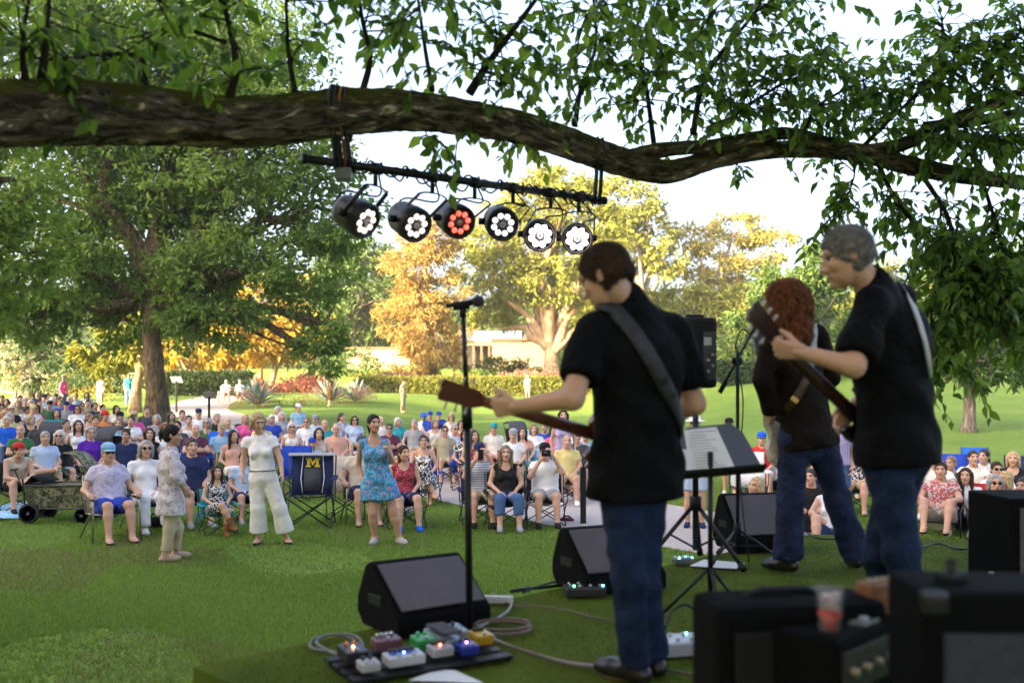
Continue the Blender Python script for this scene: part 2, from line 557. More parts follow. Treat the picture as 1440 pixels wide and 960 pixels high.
def body_set(J, sex='m', w=1.0, h=.02, hh=.010, hd=.0065, sc=1.0, what=('body',), top=None, bottom=None, shoe=None, seed=0):
    """meshes of one posed figure as V, F; J holds the joints"""
    out = {}
    lat = nrm(J['shL']-J['shR'])
    fem = sex == 'f'
    lt = 1.28 if fem else 1.36
    wa = J['waist']
    arm = .88 if fem else 1.0
    if sc < .9: arm *= .8
    def torso(e=0.0):
        t = [cap(J['pelvis'], wa, (.128*w+e)*sc**.5, ((.100 if fem else .112)*w+e)*sc**.5, lat, lt),
             cap(wa, J['chest'], ((.100 if fem else .112)*w+e)*sc**.5, ((.112 if fem else .128)*w+e)*sc**.5, lat, lt),
             cap(J['chest'], J['neck'], (.108*w+e)*sc**.5, .058*sc**.5+e*.4, lat, 1.25)]
        for s in 'LR':
            a_ = J['neck']*.72+J['chest']*.28
            t.append(cap(a_, a_+(J['sh'+s]-a_)*.92, (.056+e*.6)*sc**.5, (.048+e*.6)*sc**.5))
        if fem:
            f = nrm(np.cross(lat, J['neck']-J['pelvis']))
            f = f if np.dot(f, J['hM'][:, 1]) < 0.35 else f
            fr = J.get('front', -f)
            for s in (-.075, .075):
                t.append(ell(J['chest']+lat*s+fr*(.085*w)-np.array([0, 0, .03]), (.058+e)*sc**.5))
        return t
    def limb(s, e=0.0, part='arm'):
        if part == 'arm':
            return [cap(J['sh'+s], J['el'+s], (.051*arm+e)*sc**.5, (.041*arm+e)*sc**.5),
                    cap(J['el'+s], J['wr'+s], (.042*arm+e)*sc**.5, (.027*arm+e)*sc**.5)]
        k, a = J['kn'+s], J['an'+s]
        m = k+(a-k)*.32
        return [cap(J['hip'+s], k, (.088*w**.5+e)*sc**.5, (.058+e)*sc**.5), cap(k, m, (.056+e)*sc**.5, (.057+e)*sc**.5), cap(m, a, (.057+e)*sc**.5, (.036+e)*sc**.5)]
    feet = {}
    for s in 'LR':
        a, t = J['an'+s], J['toe'+s]
        heel = a+nrm(a-t)*.035*np.array([1, 1, 0])
        heel[2] = a[2]-.045*sc; tt = t.copy()
        feet[s] = [cap(a, (heel+tt)/2, .036*sc, .03*sc), cap(heel, tt-(tt-heel)*.25, .033*sc, .036*sc), cap(tt-(tt-heel)*.3, tt, .036*sc, .024*sc)]
    if 'body' in what:
        ls_ = -.016 if (bottom and bottom[0] == 'pants') else 0
        ps = torso(-.008 if (top and h < .014) else 0)+limb('L')+limb('R')+limb('L', ls_, 'leg')+limb('R', ls_, 'leg')+feet['L']+feet['R']
        ps.append(cap(J['neck'], J['head']+J['hM']@np.array([0, .012, -.06]), .056*(.85 if fem else 1)*sc**.5))
        parts = [solid(ps, h, .03), head_mesh(J, sc, sex, hh)]
        for s in 'LR':
            fd, pn = J.get('fd'+s), J.get('pn'+s)
            if fd is None: fd = nrm(J['wr'+s]-J['el'+s])
            if pn is None: pn = np.array([0, 0, -1.0]) if abs(fd[2]) < .8 else nrm(-lat if s == 'L' else lat)
            kw = J.get('hk'+s, {})
            parts.append(solid(hand_prims(J['wr'+s]-nrm(fd)*.012, fd, pn, s == 'L', (.92 if fem else 1.0)*sc, **kw), hd, .006, it=0, pad=.02))
        V, F = merge(parts)
        out['body'] = (V, F, (V-J['head'])@J['hM']/sc)
    if top:
        kind = top[0]; e = top[1].get('e', .012)
        ps = torso(e)
        cuts = []
        sl = {'tee': .55, 'none': .0, 'long': 2.0, 'elbow': .92, 'threeq': 1.5}[kind]
        sl = top[1].get('sleeve', sl)
        for s in 'LR':
            a, b, c = J['sh'+s], J['el'+s], J['wr'+s]
            if sl <= 0:
                ps.append(cap(a-(a-J['chest'])*.2, a-(a-J['chest'])*.2, .052*sc**.5)); continue
            fl = top[1].get('flare', .008)
            if sl <= 1:
                end = a+(b-a)*sl; n = nrm(b-a)
                ps.append(cap(a, a+(b-a)*(sl+.25), (.050*arm+e)*sc**.5, (.047*arm+e+fl)*sc**.5, clip=[(end, n)]))
            else:
                t2 = sl-1; end = b+(c-b)*t2; n = nrm(c-b)
                ps.append(cap(a, b, (.052*arm+e)*sc**.5, (.043*arm+e)*sc**.5))
                ps.append(cap(b, b+(c-b)*(t2+.12), (.043*arm+e)*sc**.5, (.030*arm+e+fl)*sc**.5, clip=[(end, n)]))
        hem = top[1].get('hem', .02)        # below the pelvis point, along the spine
        ax = nrm(J['pelvis']-wa)
        if hem > .0:
            ps.append(cap(J['pelvis'], J['pelvis']+ax*(hem+.08), (.130*w+e)*sc**.5, (.130*w+e+top[1].get('skirt', .01))*sc**.5, lat, lt))
        cuts.append(('p', J['pelvis']+ax*hem, ax))
        nk = top[1].get('neck', .066)
        cuts.append(('s', cap(J['neck']-np.array([0, 0, .01]), J['head']+J['hM']@np.array([0, 0, -.05]), nk*(.86 if fem else 1)*sc**.5)))
        if kind == 'none' or top[1].get('scoop'):
            fr = J.get('front', np.array([0, -1.0, 0]))
            cuts.append(('s', ell(J['neck']+fr*.07+np.array([0, 0, -.02]), np.array([.085, .09, .10]))))
        if top[1].get('strapless'):
            cuts.append(('p', J['chest']+np.array([0, 0, .06]), nrm(J['neck']-J['chest'])))
        out['top'] = solid(ps, top[1].get('h', h), .03, cuts, wr=(top[1].get('wr', .0045), top[1].get('fr', 30.0), seed*1.3), it=1)
        if top[1].get('collar'):
            nb = J['neck']; hp = J['head']+J['hM']@np.array([0, .01, -.055])
            u = nrm(hp-nb)
            col = [cap(nb-u*.005, nb+u*.05, .073, .066)]
            V, F = solid(col, .008, .01, [('p', nb+u*.042, u), ('s', cap(nb-u*.1, hp+u*.2, .0605, .0575))])
            out['collar'] = (V, F)
    if bottom:
        kind = bottom[0]; e = bottom[1].get('e', .014)
        ps = [cap(J['pelvis'], wa, (.128*w+e*.8)*sc**.5, (.108*w+e*.8)*sc**.5, lat, lt)]
        cuts = [('p', J['pelvis']+(wa-J['pelvis'])*bottom[1].get('rise', .55), nrm(wa-J['pelvis']))]
        fl = bottom[1].get('flare', 0.012)
        if kind == 'skirt':
            en = bottom[1].get('len', .9)
            for s in 'LR':
                a, b = J['hip'+s], J['kn'+s]
                ps.append(cap(a, b, (.10*w+e)*sc**.5, (.075+e+fl)*sc**.5, lat, 1.25, clip=[(a+(b-a)*en, nrm(b-a))]))
                if en > 1:
                    ps[-1] = cap(a, b, (.10*w+e)*sc**.5, (.085+e)*sc**.5, lat, 1.25)
                    c = J['an'+s]; ps.append(cap(b, b+(c-b)*(en-1+.2), (.085+e)*sc**.5, (.07+e+fl)*sc**.5, lat, 1.3, clip=[(b+(c-b)*(en-1), nrm(c-b))]))
            m1 = (J['hipL']+J['hipR'])/2; m2 = (J['knL']+J['knR'])/2
            ps.append(cap(m1, m2, .09*sc**.5+e, .075*sc**.5+e, lat, 1.5, clip=[(m1+(m2-m1)*min(en, .98), nrm(m2-m1))]))
        else:
            en = {'shorts': .82, 'pants': 1.93, 'capri': 1.6}[kind]
            en = bottom[1].get('len', en)
            for s in 'LR':
                a, b, c = J['hip'+s], J['kn'+s], J['an'+s]
                if en <= 1:
                    ps.append(cap(a, a+(b-a)*(en+.15), (.088*w**.5+e)*sc**.5, (.070+e+fl)*sc**.5, clip=[(a+(b-a)*en, nrm(b-a))]))
                else:
                    kr = (.060+e+fl*.25)*sc**.5
                    ps.append(cap(a, b, (.090*w**.5+e)*sc**.5, kr))
                    f = en-1; n = nrm(c-b)
                    ps.append(cap(b, b+(c-b)*(f+.12), kr, ((.046 if fl > .02 else .05)+e+fl)*sc**.5, clip=[(b+(c-b)*f, n)]))
        out['bottom'] = solid(ps, bottom[1].get('h', h), .035, cuts, wr=(bottom[1].get('wr', .004), 34.0, seed*.7+2), it=1)
    if shoe:
        for s in 'LR':
            ps = [cap(p[1], p[2], p[3]+.008, p[4]+.008) for p in feet[s]]
            a = J['an'+s]
            zt = a[2]+(.012 if shoe != 'boot' else .12)
            if shoe == 'boot': ps.append(cap(a, a+(J['kn'+s]-a)*.32, .05, .058))
            ps2 = [ps[1], ps[2]]+([ps[0]] if shoe != 'sandal' else [])+(ps[3:] if shoe == 'boot' else [])
            bot = min(feet[s][1][1][2], feet[s][2][2][2])-.026
            cuts = [('p', np.array([0, 0, bot]), np.array([0, 0, -1.0]))]
            if shoe == 'sandal': cuts.append(('p', np.array([0, 0, bot+.034]), np.array([0, 0, 1.0])))
            elif shoe == 'shoe': cuts.append(('p', np.array([0, 0, zt]), np.array([0, 0, 1.0])))
            out['shoe'+s] = solid(ps2, min(h, .012), .012, cuts, it=1)
    return out

def hair_set(J, sc, style, h=.010, seed=0, sex='m'):
    c, M = J['head'], J['hM']
    T = lambda p: c+M@(np.asarray(p, float)*sc)
    E = lambda p, r: ell(T(p), np.asarray(r, float)*np.ones(3)*sc, M)
    wr = (.003, 95.0, seed)
    face = [('s', E((0, -.100, -.035), (.064, .062, .098)))]
    if style == 'bald':
        ps = [E((0, .022, -.005), (.082, .085, .055))]
        cuts = face+[('p', T((0, 0, .022)), M@np.array([0, -.45, 1.0])), ('p', T((0, 0, -.045)), M@np.array([0, .2, -1.0])), ('p', T((0, -.015, 0)), M@np.array([0, -1.0, 0]))]
        return solid(ps, h, .012, cuts, wr=wr)
    if style == 'short':
        ps = [E((0, .018, .036), (.0825, .101, .094)), E((0, .045, -.02), (.078, .070, .075))]
        cuts = [('s', E((0, -.098, -.030), (.072, .066, .098))), ('p', T((0, 0, -.065)), M@np.array([0, .3, -1.0])), ('p', T((0, -.01, -.03)), M@np.array([0, -1.0, -.55]))]
        return solid(ps, h, .012, cuts, wr=wr)
    if style == 'curly':
        ps = [E((0, .022, .038), (.100, .112, .104)), E((0, .045, -.02), (.103, .085, .085))]
        rr = random.Random(seed+3)
        for i in range(26):
            a, b = rr.uniform(0, 6.28), rr.uniform(-.4, 1.4)
            ps.append(E((.098*math.cos(a)*math.cos(b), .025+.11*math.sin(a)*math.cos(b), .03+.10*math.sin(b)), .022))
        return solid(ps, h, .012, face+[('p', T((0, -.02, -.03)), M@np.array([0, -1.0, -.3]))], wr=(.005, 120.0, seed))
    if style in ('long', 'bob', 'wavy'):
        ln = {'long': -.27, 'bob': -.13, 'wavy': -.235}[style]
        vol = 1.22 if style == 'wavy' else 1.0
        ps = [E((0, .018, .034), (.087*vol, .104*vol, .096*(1+.35*(vol-1))))]
        for a, y in ((-.062, .02), (.062, .02), (-.04, .062), (.04, .062), (0, .075), (-.075, -.012), (.075, -.012)):
            ps.append(cap(T((a*vol, y, .03)), T((a*1.15*vol, y+.018, ln+.02*abs(a)/.06)), .036*vol*sc, (.020 if style != 'wavy' else .046)*sc))
        if style == 'wavy':
            rr = random.Random(seed+3)
            for i in range(26):
                a = rr.uniform(-2.2, 2.2); z = rr.uniform(-.22, .06)
                q = .112*vol*math.sqrt(max(.1, 1-max(0, z-.03)**2/.02))
                ps.append(cap(T((q*math.sin(a)*.9, .02+q*math.cos(a)*.95, z)), T((q*math.sin(a+.25)*.9, .02+q*math.cos(a+.25)*.95, z-.07)), .019*sc))
        return solid(ps, h, .014 if style != 'wavy' else .008, face+[('p', T((0, -.045, -.02)), M@np.array([0, -1.0, -.15]))], wr=(.004, 80.0, seed))
    if style in ('bun', 'tail', 'braid'):
        ps = [E((0, .018, .036), (.083, .101, .094)), E((0, .042, -.02), (.078, .068, .075))]
        if style == 'bun': ps += [E((0, .125, .005), (.042, .04, .04)), cap(T((0, .10, .02)), T((.0, .135, -.055)), .03*sc, .018*sc)]
        elif style == 'tail': ps += [cap(T((0, .11, .04)), T((0, .14, -.06)), .026*sc, .03*sc), cap(T((0, .14, -.06)), T((0, .12, -.20)), .03*sc, .012*sc)]
        else: ps += [cap(T((-.055, .05, -.06)), T((-.085, -.03, -.19)), .026*sc, .022*sc), cap(T((-.085, -.03, -.19)), T((-.075, -.05, -.30)), .022*sc, .012*sc)]
        cuts = [('s', E((0, -.098, -.030), (.070, .064, .100))), ('p', T((0, -.02, -.04)), M@np.array([0, -1.0, -.4]))]
        return solid(ps, h, .012, cuts, wr=wr)

def hat_mb(J, sc, kind):
    c, M = J['head'], J['hM']
    b = SM()
    Ms = M*sc
    T = lambda p: c+Ms@np.asarray(p, float)
    if kind == 'cap':
        b.lathe([(.093, .050), (.0945, .080), (.088, .108), (.066, .133), (.030, .146), (.008, .149)], T((0, .016, 0))-c+c, 18, Ms, .93, 1.12)
        rows = []
        for i, r_ in enumerate((.80, 1.0)):
            rows.append([T((.088*math.sin(a)*(1 if i == 0 else .92), .016-(.098 if i == 0 else .178)*math.cos(a)*(.98 if i == 0 else 1)+(0 if i == 0 else .02*(1-math.cos(a))), .056-(.0 if i == 0 else .018))) for a in np.linspace(-1.05, 1.05, 9)])
        lower = [[p-Ms@np.array([0, 0, .006]) for p in r_] for r_ in rows]
        b.sheet(rows); b.sheet(lower); b.sheet([rows[1], lower[1]])
    elif kind == 'backcap':
        b.lathe([(.093, .040), (.0945, .075), (.088, .105), (.066, .130), (.030, .143), (.008, .146)], T((0, .016, 0)), 18, Ms, .93, 1.12)
    else:
        rb = {'straw': .175, 'bucket': .135, 'sun': .165}[kind]
        dz = {'straw': .0, 'bucket': -.045, 'sun': -.02}[kind]
        b.lathe([(rb, .052+dz), (rb-.004, .060+dz), (.125, .062+dz*.3), (.096, .064), (.092, .115), (.080, .138), (.05, .146), (.01, .146)], T((0, .014, 0)), 20, Ms, .95, 1.1)
    return b
def glasses_mb(J, sc, dark=True):
    c, M = J['head'], J['hM']; Ms = M*sc
    T = lambda p: c+Ms@np.asarray(p, float)
    b = MB()
    for s in (-1, 1):
        ring = [T((s*.033+.024*math.cos(a), -.102+abs(.033+.024*math.cos(a)*s)*.12, .012+.018*math.sin(a))) for a in np.linspace(0, 2*math.pi, 11)[:-1]]
        b.prism(ring, Ms@np.array([0, .004, 0]))
        b.tube([T((s*.057, -.096, .016)), T((s*.079, .01, .012))], .0025, 5)
    b.tube([T((-.012, -.104, .016)), T((.012, -.104, .016))], .003, 5)
    return b

V3 = lambda *a: np.array(a, float)
def base_pose(**k):
    return {q: (np.asarray(v, float) if not isinstance(v, dict) else v) for q, v in k.items()}
def mir(J):
    """mirror missing right-side joints from the left ones"""
    for q in ('sh', 'el', 'wr', 'hip', 'kn', 'an', 'toe', 'fd', 'pn'):
        if q+'L' in J and q+'R' not in J: J[q+'R'] = J[q+'L']*np.array([-1, 1, 1])
    return J
def pose(kind):
    if kind.startswith('stand'):
        J = base_pose(pelvis=(0, 0, .95), waist=(0, -.01, 1.10), chest=(0, .0, 1.28), neck=(0, .02, 1.46), head=(0, -.015, 1.60),
                      shL=(.165, .015, 1.385), elL=(.225, .05, 1.12), wrL=(.215, -.05, .89), hipL=(.088, 0, .93), knL=(.10, -.015, .50), anL=(.11, .03, .085), toeL=(.13, -.13, .035))
        face = V3(0, -1, -.05)
        if kind == 'stand_photo':
            J.update(elL=V3(.25, -.12, 1.25), wrL=V3(.07, -.24, 1.52), elR=V3(-.25, -.12, 1.25), wrR=V3(-.07, -.24, 1.52))
    else:
        J = base_pose(pelvis=(0, .06, .50), waist=(0, .10, .66), chest=(0, .135, .85), neck=(0, .13, 1.03), head=(0, .085, 1.16),
                      shL=(.170, .135, .945), elL=(.235, .09, .71), wrL=(.10, -.15, .60), hipL=(.09, .03, .495), knL=(.125, -.40, .505), anL=(.13, -.43, .085), toeL=(.14, -.585, .035))
        J['fdL'] = nrm(V3(-.5, -.8, -.25)); J['pnL'] = V3(0, 0, -1)
        for q in ('pelvis', 'waist', 'chest', 'neck', 'head', 'shL', 'elL', 'wrL', 'hipL'): J[q] = J[q]-V3(0, 0, .075)
        J['knL'] = V3(.13, -.41, .465); J['anL'] = V3(.14, -.50, .085); J['toeL'] = V3(.15, -.655, .04)
        face = V3(0, -1, -.02)
        if kind == 'arms':       # arms on the armrests
            J.update(elL=V3(.29, .10, .63), wrL=V3(.29, -.15, .60), fdL=nrm(V3(0, -1, -.1)))
        elif kind == 'cross':    # ankle over the other knee
            J.update(knR=V3(-.26, -.36, .50), anR=V3(.10, -.45, .55), toeR=V3(.13, -.56, .61), wrR=V3(-.16, -.22, .60))
        elif kind == 'kneecross':
            J.update(knR=V3(-.04, -.45, .55), anR=V3(.13, -.56, .20), toeR=V3(.16, -.70, .16), knL=V3(.06, -.40, .45), anL=V3(.05, -.42, .085), toeL=V3(.05, -.575, .035))
        elif kind == 'fold':     # arms folded
            J.update(elL=V3(.235, .03, .655), wrL=V3(-.03, -.06, .705), fdL=nrm(V3(-1, .05, .08)), pnL=V3(0, 1, 0), elR=V3(-.235, .03, .655), wrR=V3(.03, -.08, .675), fdR=nrm(V3(1, .05, .05)), pnR=V3(0, 1, 0))
        elif kind == 'lean':     # leaning forward, forearms on the thighs
            J.update(waist=V3(0, .03, .58), chest=V3(0, -.06, .745), neck=V3(0, -.15, .89), head=V3(0, -.22, 1.0), shL=V3(.17, -.12, .825), elL=V3(.20, -.24, .57), wrL=V3(.06, -.45, .55), fdL=nrm(V3(-.5, -.7, -.5)))
        elif kind == 'photo':    # one arm bent up with a phone, the other above the brow
            J.update(elL=V3(.25, -.14, .785), wrL=V3(.09, -.13, 1.055), fdL=nrm(V3(-.5, .0, .8)), pnL=nrm(V3(-.5, .6, -.2)), elR=V3(-.24, -.10, .725), wrR=V3(-.08, -.14, .985), fdR=nrm(V3(.4, 0, .9)), pnR=nrm(V3(.5, .6, 0)))
        elif kind == 'ground':   # sitting on the ground, knees up
            for q in list(J):
                if q[:2] not in ('fd', 'pn'): J[q] = J[q]-V3(0, 0, .30)
            J.update(knL=V3(.16, -.42, .40), anL=V3(.14, -.62, .085), toeL=V3(.14, -.77, .04), elL=V3(.25, -.03, .42), wrL=V3(.12, -.33, .40))
    mir(J)
    J['front'] = V3(0, -1, 0)
    if kind == 'fold': J['front'] = V3(0, -1, 0)
    J['hM'] = frame_from(face)
    return J

def turn_head(J, yaw, pitch=0.0):
    J = dict(J)
    f = V3(math.sin(yaw)*math.cos(pitch), -math.cos(yaw)*math.cos(pitch), math.sin(pitch))
    J['hM'] = frame_from(f)
    return J

CACHE = {}
def cached(key, fn):
    if key not in CACHE: CACHE[key] = fn()
    return CACHE[key]

def child(name, me, m, parent, shared=True):
    o = bpy.data.objects.new(name, me)
    link(o, parent)
    if len(me.materials) == 0: me.materials.append(m)
    o.material_slots[0].link = 'OBJECT'
    o.material_slots[0].material = m
    return o

def vf_mesh(name, vf):
    V, F = vf[0], vf[1]
    at = {'hl': ('POINT', 'FLOAT_VECTOR', vf[2])} if len(vf) > 2 else None
    return np_mesh(name, V, F, smooth=True, attrs=at)

HAIR = dict(black=(.012, .010, .010), brown=(.045, .024, .013), dark=(.022, .014, .010), grey=(.30, .29, .28), white=(.55, .53, .50),
            blonde=(.46, .33, .18), auburn=(.19, .062, .023), sand=(.20, .13, .075))

def crowd_person(loc, rz, pz, sex, top, tm, bottom, bm_, shoe, sm, hair, tone, hat, hm, glasses, yaw, scale, label, name='person', group=None, w=1.0, sc=1.0, fine=False):
    """a copy of a cached figure with its own clothes and colours"""
    h = .017 if fine else .024
    hh = .0085 if fine else .0125
    yq = round(yaw*2.5)/2.5
    key = (pz, sex, w, sc, fine)
    J = cached(('J',)+key+(yq,), lambda: turn_head(pose(pz), yq, -.05 if pz == 'lean' else .03))
    J0 = cached(('J',)+key+(0,), lambda: turn_head(pose(pz), 0, .03))
    body = cached(('body', yq)+key, lambda: vf_mesh('body', body_set(J, sex, w, h, hh, .0062 if fine else .0095, sc, ('body',))['body']))
    o = child(name, body, skin(tone), None)
    o.location = loc; o.rotation_euler = (0, 0, rz); o.scale = (scale,)*3
    tag(o, label, 'person', group)
    if top:
        tk = (top[0], tuple(sorted(top[1].items())))
        tp = cached(('top', tk)+key, lambda: vf_mesh('top', body_set(J0, sex, w, h, hh, .01, sc, (), top=top, seed=len(CACHE))['top']))
        child(top[1].get('name', 'shirt'), tp, tm, o)
    if bottom:
        bk = (bottom[0], tuple(sorted(bottom[1].items())))
        bt = cached(('bot', bk)+key, lambda: vf_mesh('bottom', body_set(J0, sex, w, h, hh, .01, sc, (), bottom=bottom, seed=len(CACHE))['bottom']))
        child({'shorts': 'shorts', 'pants': 'trousers', 'capri': 'trousers', 'skirt': 'skirt'}[bottom[0]], bt, bm_, o)
    if shoe:
        for s in 'LR':
            sh = cached(('shoe'+s, shoe)+key, lambda: vf_mesh('shoe', body_set(J0, sex, w, h, hh, .01, sc, (), shoe=shoe)['shoe'+s]))
            child('shoe', sh, sm, o)
    if hair and hair[0] != 'none':
        hr = cached(('hair', hair[0], yq)+key, lambda: vf_mesh('hair', hair_set(J, sc, hair[0], .009 if fine else .013, len(CACHE), sex)))
        child('hair', hr, mat('hair_'+hair[1], HAIR[hair[1]], .55, var=.35, scale=60, bump=.6, bscale=140), o)
    if hat:
        child('hat', cached(('hat', hat, yq)+key, lambda: hat_mb(J, sc, hat).mesh('hat', hm)), hm, o)
    if glasses:
        gm = mat('dark_lens', (.01, .01, .012), .12) if glasses == 'dark' else mat('thin_frame', (.25, .22, .2), .2)
        child('sunglasses' if glasses == 'dark' else 'glasses', cached(('gl', yq)+key, lambda: glasses_mb(J, sc).mesh('glasses', gm)), gm, o)
    return o
# ---------------------------------------------------------------- the ground
PATH = np.array([(9.0, 6.5), (6.2, 9.6), (4.3, 11.9), (2.25, 14.6), (1.28, 16.2), (.38, 17.7), (-1.2, 20.6), (-3.6, 25.5), (-7.0, 32), (-10.5, 39), (-14.5, 46), (-17.0, 55), (-17.5, 66)])
PATHW = 1.55
def _catmull(pts, n):
    pts = np.asarray(pts, float); out = []
    q = np.vstack([2*pts[0]-pts[1], pts, 2*pts[-1]-pts[-2]])
    for i in range(1, len(q)-2):
        for t in np.linspace(0, 1, n, endpoint=False):
            a, b, c, d = q[i-1], q[i], q[i+1], q[i+2]
            out.append(.5*((2*b)+(-a+c)*t+(2*a-5*b+4*c-d)*t*t+(-a+3*b-3*c+d)*t**3))
    out.append(q[-2])
    return np.array(out)
PATHS = _catmull(PATH, 6)
def path_dist(x, y):
    d = np.full(np.shape(x), 1e9)
    for a, b in zip(PATHS[:-1], PATHS[1:]):
        ab = b-a; t = np.clip(((x-a[0])*ab[0]+(y-a[1])*ab[1])/(ab@ab), 0, 1)
        d = np.minimum(d, np.hypot(x-a[0]-t*ab[0], y-a[1]-t*ab[1]))
    return d
STAGE = [(-1.27, 4.05), (2.30, 7.62), (7.2, 6.2), (7.0, -1.2), (2.6, .20)]
def in_stage(x, y, m=0.0):
    ins = np.ones(np.shape(x), bool)
    n = len(STAGE)
    for i in range(n):
        a, b = STAGE[i], STAGE[(i+1) % n]
        ex, ey = b[0]-a[0], b[1]-a[1]; L = math.hypot(ex, ey)
        ins &= ((x-a[0])*ey-(y-a[1])*ex)/L > -m
    return ins

def lawn_mat():
    m, nt, b, N, L = _base('lawn')
    tc = N.new('ShaderNodeTexCoord')
    def noise(sc, det=4, dist=0.0):
        n = N.new('ShaderNodeTexNoise'); n.inputs['Scale'].default_value = sc; n.inputs['Detail'].default_value = det; n.inputs['Distortion'].default_value = dist
        L.new(tc.outputs['Object'], n.inputs['Vector']); return n
    def ramp(sock, a, b_):
        r = N.new('ShaderNodeMapRange'); r.inputs['From Min'].default_value = a; r.inputs['From Max'].default_value = b_; L.new(sock, r.inputs['Value']); return r.outputs['Result']
    def mix(f, a, b_):
        x = N.new('ShaderNodeMix'); x.data_type = 'RGBA'; L.new(f, x.inputs['Factor'])
        for k, v in (('A', a), ('B', b_)):
            if isinstance(v, tuple): x.inputs[k].default_value = (*v, 1)
            else: L.new(v, x.inputs[k])
        return x.outputs['Result']
    c = mix(ramp(noise(.35, 5).outputs['Fac'], .35, .65), (.135, .215, .036), (.205, .285, .052))
    c = mix(ramp(noise(9, 6).outputs['Fac'], .3, .75), c, (.095, .165, .026))
    c = mix(ramp(noise(.55, 6, .6).outputs['Fac'], .60, .74), c, (.22, .21, .075))
    L.new(c, b.inputs['Base Color']); b.inputs['Roughness'].default_value = .9; b.inputs['Specular IOR Level'].default_value = .1
    bp = N.new('ShaderNodeBump'); bp.inputs['Strength'].default_value = .6; bp.inputs['Distance'].default_value = .03
    L.new(noise(45, 5).outputs['Fac'], bp.inputs['Height']); L.new(bp.outputs['Normal'], b.inputs['Normal'])
    return m
xs = np.concatenate([np.linspace(-420, -60, 14)[:-1], np.linspace(-60, 60, 121), np.linspace(60, 420, 14)[1:]])
ys = np.concatenate([np.linspace(-160, -10, 10)[:-1], np.linspace(-10, 120, 131), np.linspace(120, 700, 20)[1:]])
gx, gy = np.meshgrid(xs, ys)
gz = terrain(gx, gy)
nx_, ny_ = len(xs), len(ys)
idx = np.arange(nx_*ny_).reshape(ny_, nx_)
gf = np.stack([idx[:-1, :-1], idx[:-1, 1:], idx[1:, 1:], idx[1:, :-1]], -1).reshape(-1, 4)
lawn = link(bpy.data.objects.new('lawn', np_mesh('lawn', np.stack([gx, gy, gz], -1).reshape(-1, 3), gf, [lawn_mat()], True)))
tag(lawn, 'wide green park lawn rising gently towards the trees', kind='structure')

# path
rows = []
for i, p in enumerate(PATHS):
    t = nrm(PATHS[min(i+1, len(PATHS)-1)]-PATHS[max(0, i-1)]); n = np.array([-t[1], t[0]])
    rows.append([(p[0]+n[0]*o, p[1]+n[1]*o, float(terrain(p[0]+n[0]*o, p[1]+n[1]*o))+.014) for o in np.linspace(-PATHW, PATHW, 5)])
b = SM(); b.sheet(rows)
po = b.build('path', mat('path_concrete', (.40, .345, .315), .9, var=.12, scale=30, bump=.5, bscale=120))
tag(po, 'pale concrete path curving through the lawn', kind='structure')

# grass blades on the near lawn
def grass(n, y0, y1, name):
    u = RNG.random(n*2)
    y = y0*(y1/y0)**u
    x = (RNG.random(n*2)-.5)*1.12*y
    ok = (path_dist(x, y) > PATHW+RNG.normal(0, .03, len(x))) & ~in_stage(x, y, .05)
    ok &= ~((np.sin(x*1.7+.6*np.sin(y))+np.sin(y*1.3+x*.5) > 1.1) & (RNG.random(len(x)) < .65) & (x < -1.5))
    x, y = x[ok][:n], y[ok][:n]; n = len(x)
    z = terrain(x, y)
    patch = .5+.5*np.sin(x*.9+1.3*np.sin(y*.6))*np.sin(y*.8+x*.3)
    hgt = (.026+.026*RNG.random(n))*(.75+.5*patch)
    a = RNG.random(n)*6.283; w = (.0035+.0004*y)
    lean = RNG.normal(0, .6, (n, 2))*hgt[:, None]
    base = np.stack([x, y, z], 1)
    dx = np.stack([np.cos(a), np.sin(a), 0*a], 1)*w[:, None]
    tip = base+np.concatenate([lean, hgt[:, None]], 1)
    V = np.stack([base-dx, base+dx, tip], 1).reshape(-1, 3)
    F = np.arange(3*n).reshape(n, 3)
    rnd = np.clip(.5*patch+.5*RNG.random(n)+RNG.normal(0, .1, n), 0, 1)
    dry = (np.sin(x*1.1+2*np.sin(y*.5+1))+np.sin(y*.9-x*.6+.8)+.8*np.sin(x*2.3+y*1.9) > .9)&(RNG.random(n) < .40*np.clip((1.0-x)/5, .06, 1))
    me = np_mesh(name, V, F, mi=dry.astype(int), mats=[leafmat('grass_blade', (.098, .180, .026), (.225, .325, .068), .40), leafmat('dry_grass_blade', (.13, .105, .045), (.26, .21, .10), .3)], attrs={'rnd': ('FACE', 'FLOAT', rnd)})
    o = link(bpy.data.objects.new(name, me))
    return tag(o, 'short mown grass of the near lawn beyond the stage edge', 'grass', kind='stuff')
grass(330000, 5.6, 22.0, 'grass')

